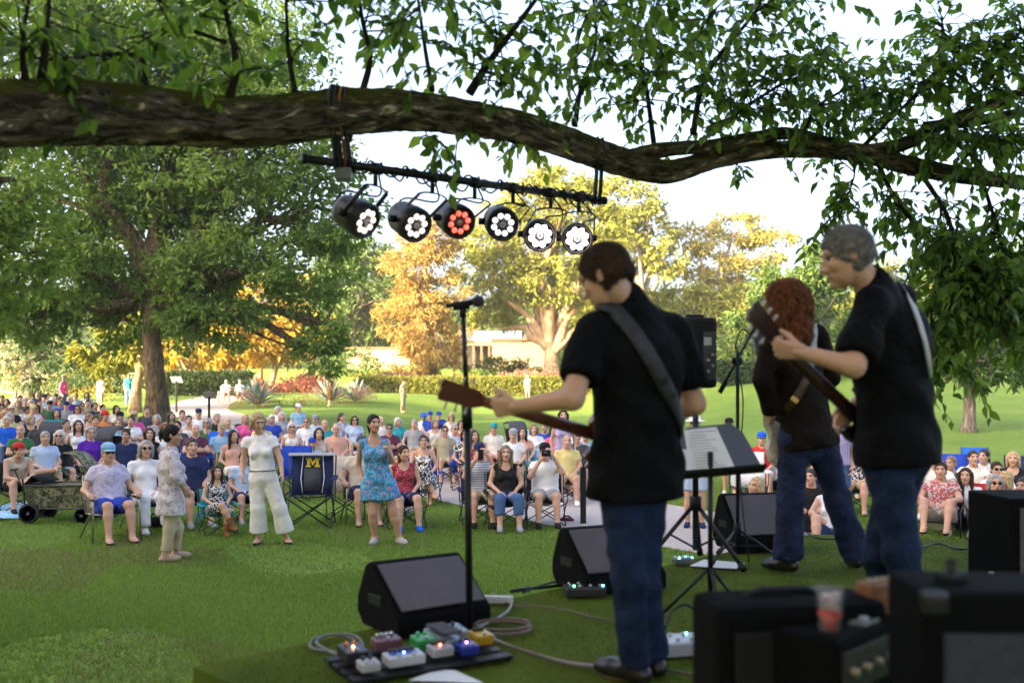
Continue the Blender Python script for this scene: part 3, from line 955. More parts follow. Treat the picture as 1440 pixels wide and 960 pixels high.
# stage
def turf_mat():
    m, nt, b, N, L = _base('stage_turf')
    tc = N.new('ShaderNodeTexCoord')
    n1 = N.new('ShaderNodeTexNoise'); n1.inputs['Scale'].default_value = 150; n1.inputs['Detail'].default_value = 3
    n2 = N.new('ShaderNodeTexNoise'); n2.inputs['Scale'].default_value = 2.2; n2.inputs['Detail'].default_value = 5
    for n in (n1, n2): L.new(tc.outputs['Object'], n.inputs['Vector'])
    mx = N.new('ShaderNodeMix'); mx.data_type = 'RGBA'; mx.inputs['A'].default_value = (.050, .082, .006, 1); mx.inputs['B'].default_value = (.115, .150, .014, 1)
    ad = N.new('ShaderNodeMath'); ad.operation = 'ADD'; L.new(n1.outputs['Fac'], ad.inputs[0]); L.new(n2.outputs['Fac'], ad.inputs[1])
    mr = N.new('ShaderNodeMapRange'); mr.inputs['From Min'].default_value = .75; mr.inputs['From Max'].default_value = 1.3; L.new(ad.outputs[0], mr.inputs['Value'])
    L.new(mr.outputs['Result'], mx.inputs['Factor']); L.new(mx.outputs['Result'], b.inputs['Base Color'])
    bp = N.new('ShaderNodeBump'); bp.inputs['Strength'].default_value = .8; bp.inputs['Distance'].default_value = .006
    L.new(n1.outputs['Fac'], bp.inputs['Height']); L.new(bp.outputs['Normal'], b.inputs['Normal'])
    b.inputs['Roughness'].default_value = .95; b.inputs['Specular IOR Level'].default_value = .1
    return m
st = thing('stage', 'low outdoor stage platform covered with green artificial turf', 'stage', (2.5, 4.0, 0))
b = MB()
b.prism([(x, y, .02) for x, y in STAGE], (0, 0, STAGE_Z-.035))
b.build('platform', mat('stage_skirt', (.018, .018, .018), .9), st)
b = MB()
cx, cy = np.mean(STAGE, 0)
o_ = [(cx+(x-cx)*1.006, cy+(y-cy)*1.006, STAGE_Z-.07) for x, y in STAGE]
b.prism(o_, (0, 0, .07))
b.build('turf_cover', turf_mat(), st)
# turf pile on the near part of the stage
n = 90000
x = RNG.uniform(-1.3, 4.2, n); y = 3.3+(7.6-3.3)*RNG.random(n)
ok = in_stage(x, y, -.01); x, y = x[ok], y[ok]; n = len(x)
a = RNG.random(n)*6.283; w = .0022
base = np.stack([x, y, np.full(n, STAGE_Z-.001)], 1)-np.array([2.5, 4.0, 0])
dx = np.stack([np.cos(a), np.sin(a), 0*a], 1)*w
tip = base+np.stack([RNG.normal(0, .005, n), RNG.normal(0, .005, n), .008+.007*RNG.random(n)], 1)
tf = link(bpy.data.objects.new('turf_pile', np_mesh('turf_pile', np.stack([base-dx, base+dx, tip], 1).reshape(-1, 3), np.arange(3*n).reshape(n, 3),
          [leafmat('turf_blade', (.055, .085, .007), (.130, .165, .018), .2)], attrs={'rnd': ('FACE', 'FLOAT', RNG.random(n))})), st)
tf['kind'] = 'stuff'

# ---------------------------------------------------------------- trees and plants
def unit(n):
    v = RNG.normal(size=(n, 3)); return v/np.linalg.norm(v, axis=1)[:, None]
def leaves(cent, outw, size, k, spread, droop=.35, wide=.42, shade=None):
    """sprigs of k leaves at the given points: folded rhombic leaves as quads"""
    n = len(cent)
    c = np.repeat(cent, k, 0); o = np.repeat(outw, k, 0)
    base = c+unit(n*k)*spread*(RNG.random((n*k, 1))**.5)
    d = o*.55+unit(n*k)*.95; d[:, 2] -= droop
    d /= np.linalg.norm(d, axis=1)[:, None]
    w = np.cross(d, unit(n*k)); w /= np.maximum(1e-6, np.linalg.norm(w, axis=1))[:, None]
    nn = np.cross(d, w)
    L = size*(.6+.8*RNG.random((n*k, 1)))
    p1 = base+d*L*.45+w*L*wide*.5+nn*L*.10
    p3 = base+d*L*.45-w*L*wide*.5+nn*L*.10
    p2 = base+d*L-nn*L*.08
    V = np.stack([base, p1, p2, p3], 1).reshape(-1, 3)
    F = np.arange(4*n*k).reshape(-1, 4)
    r = RNG.random(n*k)*.55
    r += np.repeat(shade if shade is not None else RNG.random(n), k)*.45
    return V, F, r

def crown_points(blobs, dens, clump=.34):
    """clumped points through a set of ellipsoids (centre, radii)"""
    cs, os_, sh = [], [], []
    for c, r in blobs:
        c = np.asarray(c, float); r = np.asarray(r, float)
        area = (r[0]*r[1]+r[0]*r[2]+r[1]*r[2])/3*4
        ncl = max(5, int(area*dens*.09))
        u = unit(ncl); rad = .45+.55*RNG.random((ncl, 1))**.6
        cc = u*rad*r
        per = max(4, int(area*dens/ncl))
        off = unit(ncl*per)*(RNG.random((ncl*per, 1))**.45)*clump*np.minimum(r.mean(), r)*np.array([1.1, 1.1, .62])
        p = np.repeat(cc, per, 0)+off
        cs.append(c+p)
        q = p/r; os_.append(q/np.maximum(.2, np.linalg.norm(q, axis=1))[:, None])
        sh.append(np.repeat(RNG.random(ncl), per))
    return np.concatenate(cs), np.concatenate(os_), np.concatenate(sh)

def bark(name, col, dark, sc=6.0, moss=None):
    if name in MATS: return MATS[name]
    m, nt, b, N, L = _base(name)
    tc = N.new('ShaderNodeTexCoord')
    mp = N.new('ShaderNodeMapping'); mp.inputs['Scale'].default_value = (1, 1, .22)
    L.new(tc.outputs['Object'], mp.inputs['Vector'])
    v = N.new('ShaderNodeTexNoise'); v.inputs['Scale'].default_value = sc*2.2; v.inputs['Detail'].default_value = 7; v.inputs['Roughness'].default_value = .65; v.inputs['Distortion'].default_value = .8
    L.new(mp.outputs['Vector'], v.inputs['Vector'])
    mr = N.new('ShaderNodeMapRange'); mr.inputs['From Min'].default_value = .38; mr.inputs['From Max'].default_value = .62
    L.new(v.outputs['Fac'], mr.inputs['Value'])
    mx = N.new('ShaderNodeMix'); mx.data_type = 'RGBA'; mx.inputs['A'].default_value = (*dark, 1); mx.inputs['B'].default_value = (*col, 1)
    L.new(mr.outputs['Result'], mx.inputs['Factor'])
    L.new(mx.outputs['Result'], b.inputs['Base Color'])
    bp = N.new('ShaderNodeBump'); bp.inputs['Strength'].default_value = 1.0; bp.inputs['Distance'].default_value = .05
    L.new(mr.outputs['Result'], bp.inputs['Height']); L.new(bp.outputs['Normal'], b.inputs['Normal'])
    b.inputs['Roughness'].default_value = .95; b.inputs['Specular IOR Level'].default_value = .1
    MATS[name] = m
    return m

def limb_path(a, b, wob=.12, n=6, sag=0.0):
    a = np.asarray(a, float); b = np.asarray(b, float); L = np.linalg.norm(b-a)
    pts = []
    for i in range(n+1):
        t = i/n
        p = a+(b-a)*t+np.array([0, 0, sag*L*math.sin(math.pi*t)])
        if 0 < i < n: p = p+RNG.normal(0, wob*L/n*1.2, 3)
        pts.append(p)
    return pts

def make_tree(name, label, Y, trunk_px, trunk_w, blobs_px, lm, bk, dens=5.0, leaf=.30, k=4, depth=.8, group=None, fork=None, base_py=None, limbs=True, clump=.34, droop=.35, trunks=1, wide=.42, spread=None):
    """blobs in view directions at the tree's own distance; radii turned into metres there"""
    s = Y/FPX
    tx = (trunk_px-720)*s
    gz_ = float(terrain(tx, Y))
    root = thing(name, label, 'tree', (tx, Y, gz_), 0, group)
    blobs = []
    for i, (px, py, rx, ry) in enumerate(blobs_px):
        r = np.array([rx*s, depth*.5*(rx+ry)*s, ry*s])
        c = P(px, py, Y); dy = RNG.uniform(-.5, .5)*r[1]
        c[1] += dy
        blobs.append((c, r))
    tw = trunk_w*s/2
    zf = P(0, fork, Y)[2] if fork else gz_+4
    b = SM()
    tops = []
    for t in range(trunks):
        off = (t-(trunks-1)/2)*tw*2.6
        top = np.array([tx+off*2.2+RNG.normal(0, .15), Y+RNG.normal(0, .3)*(trunks > 1), zf])
        pts = limb_path((tx+off, Y, gz_-.15), top, .05, 7)
        rs = [tw*(1.45 if i == 0 else 1.12 if i == 1 else 1.0-.05*i) for i in range(8)]
        b.tube(pts, rs, 14)
        tops.append(top)
    b.build('trunk', bk, root)
    if limbs:
        for i, (c, r) in enumerate(blobs):
            t = tops[i % len(tops)]
            bb = SM()
            d0 = np.linalg.norm(c-t)
            r0 = tw*(.62 if d0 > 3 else .45)
            pts = limb_path(t-np.array([0, 0, .3]), c, .14, 6, .06)
            bb.tube(pts, [r0*(1-.11*q) for q in range(7)], 8)
            for _ in range(4):
                q = random.randint(3, 6); e = c+unit(1)[0]*r*.85
                bb.tube(limb_path(pts[q], e, .15, 4), [r0*.36*(1-.2*z) for z in range(5)], 6)
            bb.build('branch', bk, root)
    cp, co, sh = crown_points(blobs, dens*3.0, clump)
    leaf *= 1.22
    V, F, rr = leaves(cp, co, leaf, k, spread if spread else leaf*1.0, droop, wide, sh)
    V = V-np.array([tx, Y, gz_])
    cr = link(bpy.data.objects.new('crown', np_mesh('crown', V, F, [lm], attrs={'rnd': ('FACE', 'FLOAT', rr)})), root)
    return root

oakb = bark('oak_bark', (.25, .185, .12), (.07, .05, .035), 5)
paleb = bark('pale_bark', (.48, .33, .22), (.26, .16, .10), 3)
greyb = bark('grey_bark', (.27, .23, .19), (.10, .08, .065), 4)
L_OAK = leafmat('oak_leaves', (.050, .110, .020), (.195, .290, .060), .38)
L_LIGHT = leafmat('light_leaves', (.080, .155, .020), (.240, .330, .055), .40)
L_GOLD = leafmat('golden_leaves', (.24, .18, .022), (.54, .40, .07), .40)
L_YELG = leafmat('yellow_green_leaves', (.085, .115, .016), (.27, .27, .045), .36)
L_GREEN = leafmat('green_leaves', (.034, .078, .016), (.110, .175, .036), .32)
L_DARK = leafmat('dark_leaves', (.016, .038, .012), (.05, .085, .024), .25)
L_PINE = leafmat('pine_needles', (.045, .095, .040), (.13, .20, .085), .25)
L_SOFT = leafmat('soft_gold_leaves', (.16, .15, .03), (.38, .34, .085), .4)
L_CON = leafmat('conifer_gold', (.17, .125, .03), (.44, .31, .09), .32)

make_tree('shade_tree', 'huge dark green oak with a thick trunk and wide crown over the crowd', 36, 218, 33,
          [(230, 60, 200, 120), (80, 70, 140, 110), (345, 215, 130, 90), (440, 285, 85, 70), (235, 235, 150, 90), (110, 235, 120, 90), (215, 345, 130, 80), (80, 380, 110, 70), (325, 385, 95, 70),
           (430, 375, 70, 55), (165, 440, 80, 45), (300, 455, 70, 40), (455, 455, 42, 40), (455, 497, 36, 26), (25, 450, 70, 50), (265, 120, 150, 90), (270, 400, 70, 60)],
          L_OAK, oakb, 17.0, .215, 5, .75, fork=415, clump=.40)
make_tree('shade_tree', 'light green ash tree leaning in beside the dark oak', 28, -95, 42,
          [(5, 255, 95, 75), (25, 330, 80, 60), (-40, 330, 90, 120), (5, 400, 70, 50), (-60, 180, 90, 80)], L_LIGHT, oakb, 11, .20, 5, .8, fork=420)
make_tree('pine_tree', 'feathery blue-green pine with a leaning trunk behind the seated crowd', 47, 42, 36,
          [(75, 485, 70, 26), (25, 500, 60, 26), (110, 515, 60, 20), (60, 530, 60, 16), (15, 455, 45, 26)], L_PINE, greyb, 12, .36, 7, .8, fork=490, wide=.10, clump=.42)
make_tree('bare_trunk_tree', 'tree with a pale pink sunlit trunk behind the oak', 46, 189, 15,
          [(170, 470, 50, 40), (140, 500, 35, 30), (210, 470, 40, 40)], L_YELG, paleb, 5, .35, 5, fork=480)
make_tree('garden_tree', 'golden sunlit tree with several slim stems by the flower bed', 72, 366, 9,
          [(372, 430, 66, 48), (335, 475, 48, 40), (405, 470, 55, 42), (300, 500, 30, 26), (360, 490, 40, 26)], L_GOLD, paleb, 4.6, .42, 5, fork=505, trunks=3)
make_tree('garden_tree', 'small yellow tree glowing behind the pale trunk', 66, 265, 9,
          [(262, 490, 42, 34), (230, 465, 30, 30), (110, 545, 26, 20)], L_GOLD, paleb, 5, .4, 5, fork=520)
make_tree('garden_tree', 'low orange and green tree behind the pine', 70, 100, 9,
          [(95, 520, 60, 34), (150, 530, 40, 26), (45, 545, 40, 20)], L_YELG, greyb, 5, .4, 5, fork=540)
make_tree('woodland_tree', 'tall soft green tree between the oak and the conifer', 105, 500, 14,
          [(505, 400, 62, 66), (485, 455, 48, 40), (540, 450, 40, 50), (455, 420, 40, 50)], L_GREEN, greyb, 3.6, .55, 5, fork=500)
make_tree('conifer_tree', 'tall golden sunlit conifer with a pale straight trunk', 84, 598, 15,
          [(600, 335, 44, 36), (588, 375, 52, 36), (606, 415, 56, 36), (580, 450, 50, 34), (612, 478, 50, 30), (588, 508, 42, 22), (618, 500, 34, 24)], L_CON, paleb, 6.2, .36, 6, .8, fork=400, wide=.3, droop=.6)
make_tree('garden_tree', 'large spreading yellow-green tree beside the pavilion', 90, 776, 26,
          [(700, 330, 56, 46), (770, 290, 62, 44), (832, 330, 50, 46), (690, 395, 50, 40), (765, 395, 62, 36), (835, 400, 44, 44), (700, 440, 44, 26), (750, 340, 50, 40), (790, 255, 50, 30), (845, 450, 36, 30)], L_YELG, paleb, 4.6, .42, 5, .8, fork=490)
make_tree('woodland_tree', 'tall airy golden-green tree behind the lamp bar', 112, 905, 14,
          [(880, 290, 44, 40), (915, 320, 40, 40), (885, 350, 50, 36), (935, 365, 30, 30)], L_YELG, greyb, 2.6, .55, 5, fork=440)
make_tree('woodland_tree', 'sparse golden tree with thin bare boughs against the sky', 118, 1010, 10,
          [(975, 335, 34, 24), (1035, 325, 50, 26), (1085, 345, 36, 26), (1015, 375, 56, 26), (1060, 400, 44, 26), (980, 400, 30, 24)], L_SOFT, paleb, 2.6, .5, 5, fork=430)
make_tree('woodland_tree', 'low rounded olive trees bank beyond the loudspeaker', 100, 960, 10,
          [(950, 430, 50, 26), (1005, 436, 52, 30), (915, 440, 36, 28), (1045, 440, 44, 36), (960, 475, 66, 30), (1030, 480, 50, 30), (900, 470, 40, 30)], L_YELG, greyb, 4.4, .45, 5, fork=500)
make_tree('woodland_tree', 'fresh green tree behind the guitarist in flared jeans', 64, 1100, 14,
          [(1110, 410, 56, 46), (1160, 380, 42, 40), (1060, 480, 56, 46), (1120, 500, 60, 44), (1040, 530, 40, 30), (1160, 450, 50, 50), (1185, 350, 26, 24)], L_GREEN, greyb, 6.4, .34, 5, fork=530)
make_tree('woodland_tree', 'mixed green and gold tree behind the grey-haired guitarist', 70, 1225, 14,
          [(1225, 430, 56, 60), (1275, 480, 50, 50), (1200, 500, 50, 40), (1325, 440, 50, 50)], L_YELG, greyb, 5.4, .38, 5, fork=540)
make_tree('lawn_tree', 'single round tree standing on the open lawn slope', 36, 1363, 20,
          [(1365, 500, 70, 36), (1410, 470, 62, 46), (1325, 520, 40, 26), (1395, 525, 52, 20), (1345, 455, 50, 36)], L_GREEN, greyb, 7.5, .28, 5, fork=535)
for i, (lb, Y, tp, bl, lm) in enumerate([
        ('dark tree shading the top of the lawn slope', 74, 1330, [(1320, 490, 56, 44), (1300, 540, 44, 24), (1365, 520, 50, 36), (1345, 550, 50, 18)], L_DARK),
        ('dense dark tree at the edge of the far slope', 78, 1420, [(1410, 500, 56, 44), (1445, 530, 56, 34), (1390, 548, 50, 18), (1450, 460, 50, 50), (1435, 555, 40, 14)], L_DARK),
        ('dusky tree above the far slope, half hidden by hanging leaves', 92, 1400, [(1390, 410, 60, 50), (1330, 400, 44, 40), (1440, 400, 50, 60)], L_GREEN)]):
    make_tree('woodland_tree', lb, Y, tp, 12, bl, lm, greyb, 4.6, .4, 5, fork=545)

# far wood behind everything, one mass
bl = []
for px in range(-120, 1620, 46):
    py = 468+22*math.sin(px*.021)+RNG.uniform(-14, 14)
    bl.append((P(px, py, 135), np.array([5.2, 5, 5.5])))
    bl.append((P(px+20, py+55, 132), np.array([5.2, 4, 5.0])))
cp, co, sh = crown_points(bl, 7.0, .42)
V, F, rr = leaves(cp, co, .85, 4, .8, .3, .5, sh)
fw = link(bpy.data.objects.new('woodland', np_mesh('woodland', V, F, [L_GREEN], attrs={'rnd': ('FACE', 'FLOAT', rr)})))
tag(fw, 'far belt of green woodland closing the park', 'woodland', kind='stuff')

# trees out of view on the sun's side; they keep the stage and the crowd in shade
for i, q in enumerate([-20, -10, 0, 10, 20, 29, 38, -14, -4, 6, 16, 25, 34]):
    s_ = -34+(i % 2)*4-(12 if i > 6 else 0)
    x0, y0 = s_*.8-q*.6, s_*.6+q*.8
    z0 = float(terrain(x0, y0))
    root = thing('row_tree', 'tall dense tree in the row on the sunset side of the stage', 'tree', (x0, y0, z0), 0, 'row of tall trees on the sunset side')
    b = SM(); b.tube([(x0, y0, z0-.2), (x0+.1, y0, 4), (x0, y0+.2, 12), (x0, y0, 22)], [.6, .48, .35, .1], 10); b.build('trunk', oakb, root)
    bl = [((x0+RNG.normal(0, 1.0), y0+RNG.normal(0, 1.0), z0+zz), (5.6*rr_, 5.6*rr_, 4.2)) for zz, rr_ in ((4.5, .85), (9, 1.05), (14, 1.1), (19, 1.0), (24, .75))]
    cp, co, sh = crown_points(bl, 4.6, .42)
    V, F, r2 = leaves(cp, co, .95, 3, .7, .3, .6, sh)
    link(bpy.data.objects.new('crown', np_mesh('crown', V-np.array([x0, y0, z0]), F, [L_OAK], attrs={'rnd': ('FACE', 'FLOAT', r2)})), root)

def shrub(name, label, cat, c, r, lm, dens=30, leaf=.12, k=4, group=None, wide=.45, droop=.2):
    root = None
    c = np.asarray(c, float); r = np.asarray(r, float)
    cp, co, sh = crown_points([(c, r)], dens, .4)
    keep = cp[:, 2] > c[2]-r[2]*.95; cp, co, sh = cp[keep], co[keep], sh[keep]
    V, F, rr = leaves(cp, co, leaf, k, leaf, droop, wide, sh)
    o0 = np.array([c[0], c[1], c[2]-r[2]])
    o = link(bpy.data.objects.new(name, np_mesh(name, V-o0, F, [lm], attrs={'rnd': ('FACE', 'FLOAT', rr)})))
    o.location = o0
    return tag(o, label, cat, group, 'stuff' if name in ('flower_bed', 'grasses') else None)

def hedge(label, x0, x1, y, h, d, lm, n, leaf=.14):
    zc = float(terrain((x0+x1)/2, y))
    root = thing('hedge', label, 'hedge', ((x0+x1)/2, y, zc))
    b = MB(); b.box(((x0+x1)/2, y, zc+h*.47), (x1-x0-.1, d-.15, h*.94)); b.build('core', mat('hedge_core', (.02, .03, .01), .95), root)
    u = RNG.random((n, 3))
    f = RNG.random(n)
    p = np.stack([x0+(x1-x0)*u[:, 0], y+d*(u[:, 1]-.5), zc+h*u[:, 2]], 1)
    p[f < .62, 1] = y-d/2; p[f > .72, 2] = zc+h
    p += RNG.normal(0, .05, p.shape)
    ow = np.zeros_like(p); ow[:, 1] = -.6; ow[f > .72] = (0, 0, .8)
    V, F, rr = leaves(p, ow, leaf, 4, .1, .0, .45)
    V -= np.array([(x0+x1)/2, y, zc])
    link(bpy.data.objects.new('foliage', np_mesh('foliage', V, F, [lm], attrs={'rnd': ('FACE', 'FLOAT', rr)})), root)
hedge('long clipped hedge along the far edge of the lawn', -11.6, 15.0, 75, 1.35, 1.2, L_YELG, 5200, .2)
hedge('dark clipped hedge right behind the oak trunk', -21.5, -16.2, 62, 1.35, 1.2, L_DARK, 2200, .18)
hedge('dark hedge at the foot of the right slope', 12.6, 19.5, 62, 1.2, 1.2, L_DARK, 1800, .2)
L_CORAL = leafmat('coral_flowers', (.30, .09, .06), (.50, .24, .16), .3)
L_PINKISH = leafmat('pinkish_grasses', (.20, .15, .06), (.42, .20, .16), .3)
for i, (px, py, Y, rx, rz, lm, lb, nm, ct) in enumerate([
        (415, 552, 71, 3.0, .65, L_CORAL, 'coral pink flower bed left of the long hedge', 'flower_bed', 'flowers'),
        (300, 545, 73, 2.2, .7, L_GOLD, 'low golden shrub by the flower bed', 'shrub', 'shrub'),
        (345, 548, 72, 1.6, .6, L_CORAL, 'coral flowers beside the garden bench', 'flower_bed', 'flowers'),
        (425, 530, 80, 2.4, .8, L_PINKISH, 'salmon flowering mound behind the coral bed', 'shrub', 'shrub'),
        (530, 524, 82, 2.6, .8, L_YELG, 'round yellow-green mound in front of the low wall', 'shrub', 'shrub'),
        (505, 505, 88, 1.8, 1.4, L_GREEN, 'upright green shrub by the low wall', 'shrub', 'shrub'),
        (650, 530, 80, 1.5, .7, L_GOLD, 'small bright yellow shrub above the hedge', 'shrub', 'shrub'),
        (690, 513, 88, 2.4, 1.0, L_GREEN, 'green shrub under the pavilion windows', 'shrub', 'shrub'),
        (735, 518, 88, 1.8, .9, L_DARK, 'dark round shrub at the pavilion wall', 'shrub', 'shrub'),
        (745, 531, 80, 3.6, .45, L_CORAL, 'low coral flower strip above the hedge', 'flower_bed', 'flowers'),
        (560, 532, 79, 2.4, .4, L_PINKISH, 'lilac flower strip above the hedge', 'flower_bed', 'flowers'),
        (475, 578, 54, 2.3, .5, L_PINKISH, 'dry reddish grasses around the agaves', 'grasses', 'grasses'),
        (330, 576, 50, 1.9, .42, L_PINKISH, 'dry grasses beside the path near the oak', 'grasses', 'grasses'),
        (400, 571, 53, 1.7, .4, L_PINKISH, 'dry grasses between the two agave clumps', 'grasses', 'grasses'),
        (1020, 550, 66, 2.6, 1.5, L_GREEN, 'leafy green bush behind the loudspeaker', 'shrub', 'shrub'),
        (170, 555, 56, .8, 1.1, L_DARK, 'dark upright bush behind the standing man in white', 'shrub', 'shrub'),
        (125, 555, 57, 1.8, 1.3, L_YELG, 'yellowing bush behind the back rows', 'shrub', 'shrub'),
        (60, 550, 60, 2.2, 1.3, L_GOLD, 'orange-gold bush behind the pine trunk', 'shrub', 'shrub'),
        (850, 520, 88, 2.2, 1.4, L_YELG, 'loose olive bush at the foot of the garden tree', 'shrub', 'shrub')]):
    c = P(px, py, Y); c[2] = float(terrain(c[0], Y))+rz*.9 if i < 11 or i > 13 else float(terrain(c[0], Y))+rz*.8
    if nm != 'grasses' and c[2] < P(px, py+12, Y)[2]: c[2] = P(px, py, Y)[2]
    shrub(nm, lb, ct, c, (rx, rx*.5, rz), lm, 42, .26 if Y > 70 else .2, 4, wide=.12 if nm == 'grasses' else .5, droop=-.5 if nm == 'grasses' else .1)

# agaves
AG = mat('agave_leaf', (.20, .27, .24), .6, var=.2, scale=3)
for lb, px, Y, h in (('large blue-grey agave by the path bench', 362, 52, 1.5), ('wide blue-grey agave in front of the hedge end', 465, 55, 1.5), ('second spiky agave touching the wide one', 500, 55.5, 1.3)):
    x0 = (px-720)/FPX*Y; z0 = float(terrain(x0, Y))
    ag = thing('agave', lb, 'plant', (x0, Y, z0))
    for i in range(34):
        a = i*2.4; el = .2+1.2*(i/34)
        d = np.array([math.cos(a)*math.cos(el), math.sin(a)*math.cos(el), math.sin(el)]); ln = h*(.8+.25*random.random())
        sd = nrm(np.cross(d, (0, 0, 1)))
        b = MB(); q = [np.array([x0, Y, z0+.1])+d*ln*t+np.array([0, 0, .12*t*(1-t)]) for t in (0, .3, .65, 1)]
        wd = (.07, .13, .09, .006)
        b.sheet([[q[k]-sd*wd[k], q[k]-np.array([0, 0, .03*(k < 3)]), q[k]+sd*wd[k]] for k in range(4)])
        b.build('leaf', AG, ag, solid=.012)

# pavilion
def pav():
    Y = 97; s = Y/FPX
    X = lambda px: (px-720)*s
    Z = lambda py: CAM_Z-(py-540)*s
    root = thing('pavilion', 'low tan garden pavilion with a pale metal roof behind the hedge', 'building', (X(715), Y, Z(525)))
    wallm = mat('tan_stucco', (.33, .235, .145), .9, var=.1, scale=2, bump=.3, bscale=20)
    wood = mat('brown_timber', (.14, .08, .045), .8)
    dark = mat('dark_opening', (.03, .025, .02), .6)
    b = MB(); b.box(((X(692)+X(784))/2, Y+2.5, (Z(480)+Z(530))/2), (X(784)-X(692), 5, Z(480)-Z(530)), bev=.02); b.build('wall', wallm, root)
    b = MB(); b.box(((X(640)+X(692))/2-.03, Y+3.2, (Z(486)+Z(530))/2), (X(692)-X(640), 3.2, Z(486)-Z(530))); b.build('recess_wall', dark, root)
    for i in range(5):
        b = MB(); b.box((X(644+i*11), Y+.15, (Z(486)+Z(530))/2), (.22, .22, Z(486)-Z(530)), bev=.02); b.build('post', wood, root)
    b = MB(); b.box(((X(640)+X(692))/2, Y+.2, Z(483)), (X(692)-X(640), .5, .35), bev=.02); b.build('lintel', wallm, root)
    b = MB(); b.box(((X(692)+X(786))/2+.05, Y+2.4, Z(477.5)), (X(786)-X(690), 5.5, .22), bev=.03); b.build('coping', wood, root)
    metal = mat('roof_metal', (.42, .46, .50), .35, .7)
    n = 9
    for i in range(n):
        a, c = X(640)+(X(735)-X(640))*i/n, X(640)+(X(735)-X(640))*(i+1)/n-.05
        b = MB(); z0, z1 = Z(481), Z(461)
        b.hexa([(a, Y-.2, z0), (c, Y-.2, z0), (c, Y+6, z1), (a, Y+6, z1), (a, Y-.2, z0+.07), (c, Y-.2, z0+.07), (c, Y+6, z1+.07), (a, Y+6, z1+.07)]); b.build('roof_panel', metal, root)
    b = MB(); b.hexa([(X(735), Y+1, Z(476)), (X(780), Y+1, Z(476)), (X(772), Y+6, Z(476)), (X(742), Y+6, Z(476)), (X(742), Y+2.5, Z(455)), (X(770), Y+2.5, Z(460)), (X(768), Y+6, Z(460)), (X(745), Y+6, Z(455))]); b.build('roof_lantern', mat('roof_grey', (.16, .17, .19), .5, .4), root)
    w2 = thing('garden_wall', 'long low tan garden wall left of the conifer', 'wall', (X(520), Y+1, Z(522)))
    b = MB(); b.box((X(530), Y+1.2, (Z(490)+Z(530))/2), (X(570)-X(480), .5, Z(490)-Z(530)), bev=.02); b.build('wall', wallm, w2)
    b = MB(); b.box((X(530), Y+1.2, Z(488.5)), (X(570)-X(480)+.3, .8, .18), bev=.02); b.build('coping', wood, w2)
    b = MB(); b.box((X(945), Y+6, (Z(492)+Z(530))/2), (X(1010)-X(870), .5, Z(492)-Z(530)), bev=.03)
    o = b.build('garden_wall', wallm, None, (X(945), Y+6, Z(530))); tag(o, 'sunlit tan garden wall beyond the loudspeaker', 'wall')
    # pale wall glimpsed at the far left
    b = MB(); b.box((-32.0, 66, 3.0), (5.5, .5, 4.0), bev=.03); b.box((-29.6, 65.8, 2.9), (.5, .9, 4.4), bev=.03)
    o = b.build('garden_wall', wallm, None, (-32, 66, 1)); tag(o, 'pale wall behind the pine at the edge of the park', 'wall')
pav()
# ---------------------------------------------------------------- the tree whose limb hangs over the stage
def limb_mat():
    m, nt, b, N, L = _base('mossy_bark')
    tc = N.new('ShaderNodeTexCoord'); ge = N.new('ShaderNodeNewGeometry')
    mp = N.new('ShaderNodeMapping'); mp.inputs['Scale'].default_value = (.55, .55, 1.6); L.new(tc.outputs['Object'], mp.inputs['Vector'])
    n1 = N.new('ShaderNodeTexNoise'); n1.inputs['Scale'].default_value = 15; n1.inputs['Detail'].default_value = 8; n1.inputs['Roughness'].default_value = .7; n1.inputs['Distortion'].default_value = .6
    at = N.new('ShaderNodeAttribute'); at.attribute_name = 'bk'
    mp.inputs['Scale'].default_value = (.42, 1.5, 1.5); L.new(at.outputs['Vector'], mp.inputs['Vector'])
    L.new(mp.outputs['Vector'], n1.inputs['Vector'])
    mr = N.new('ShaderNodeMapRange'); mr.inputs['From Min'].default_value = .42; mr.inputs['From Max'].default_value = .60; L.new(n1.outputs['Fac'], mr.inputs['Value'])
    mx = N.new('ShaderNodeMix'); mx.data_type = 'RGBA'; mx.inputs['A'].default_value = (.040, .028, .022, 1); mx.inputs['B'].default_value = (.50, .385, .28, 1)
    L.new(mr.outputs['Result'], mx.inputs['Factor'])
    sp = N.new('ShaderNodeSeparateXYZ'); L.new(ge.outputs['Normal'], sp.inputs['Vector'])
    n2 = N.new('ShaderNodeTexNoise'); n2.inputs['Scale'].default_value = 5; n2.inputs['Detail'].default_value = 6; L.new(tc.outputs['Object'], n2.inputs['Vector'])
    a = N.new('ShaderNodeMath'); a.operation = 'MULTIPLY_ADD'; L.new(n2.outputs['Fac'], a.inputs[0]); a.inputs[1].default_value = 2.2; L.new(sp.outputs['Z'], a.inputs[2])
    r2 = N.new('ShaderNodeMapRange'); r2.inputs['From Min'].default_value = 1.35; r2.inputs['From Max'].default_value = 1.75; L.new(a.outputs[0], r2.inputs['Value'])
    m2 = N.new('ShaderNodeMix'); m2.data_type = 'RGBA'; L.new(r2.outputs['Result'], m2.inputs['Factor']); L.new(mx.outputs['Result'], m2.inputs['A']); m2.inputs['B'].default_value = (.150, .150, .022, 1)
    L.new(m2.outputs['Result'], b.inputs['Base Color'])
    bp = N.new('ShaderNodeBump'); bp.inputs['Strength'].default_value = 1.0; bp.inputs['Distance'].default_value = .09; L.new(mr.outputs['Result'], bp.inputs['Height']); L.new(bp.outputs['Normal'], b.inputs['Normal'])
    b.inputs['Roughness'].default_value = .95; b.inputs['Specular IOR Level'].default_value = .1
    return m
MOSSY = limb_mat()
TW = bark('twig_bark', (.11, .085, .07), (.035, .026, .022), 14)
ROOT = np.array([-3.7, 3.2, 0.0])
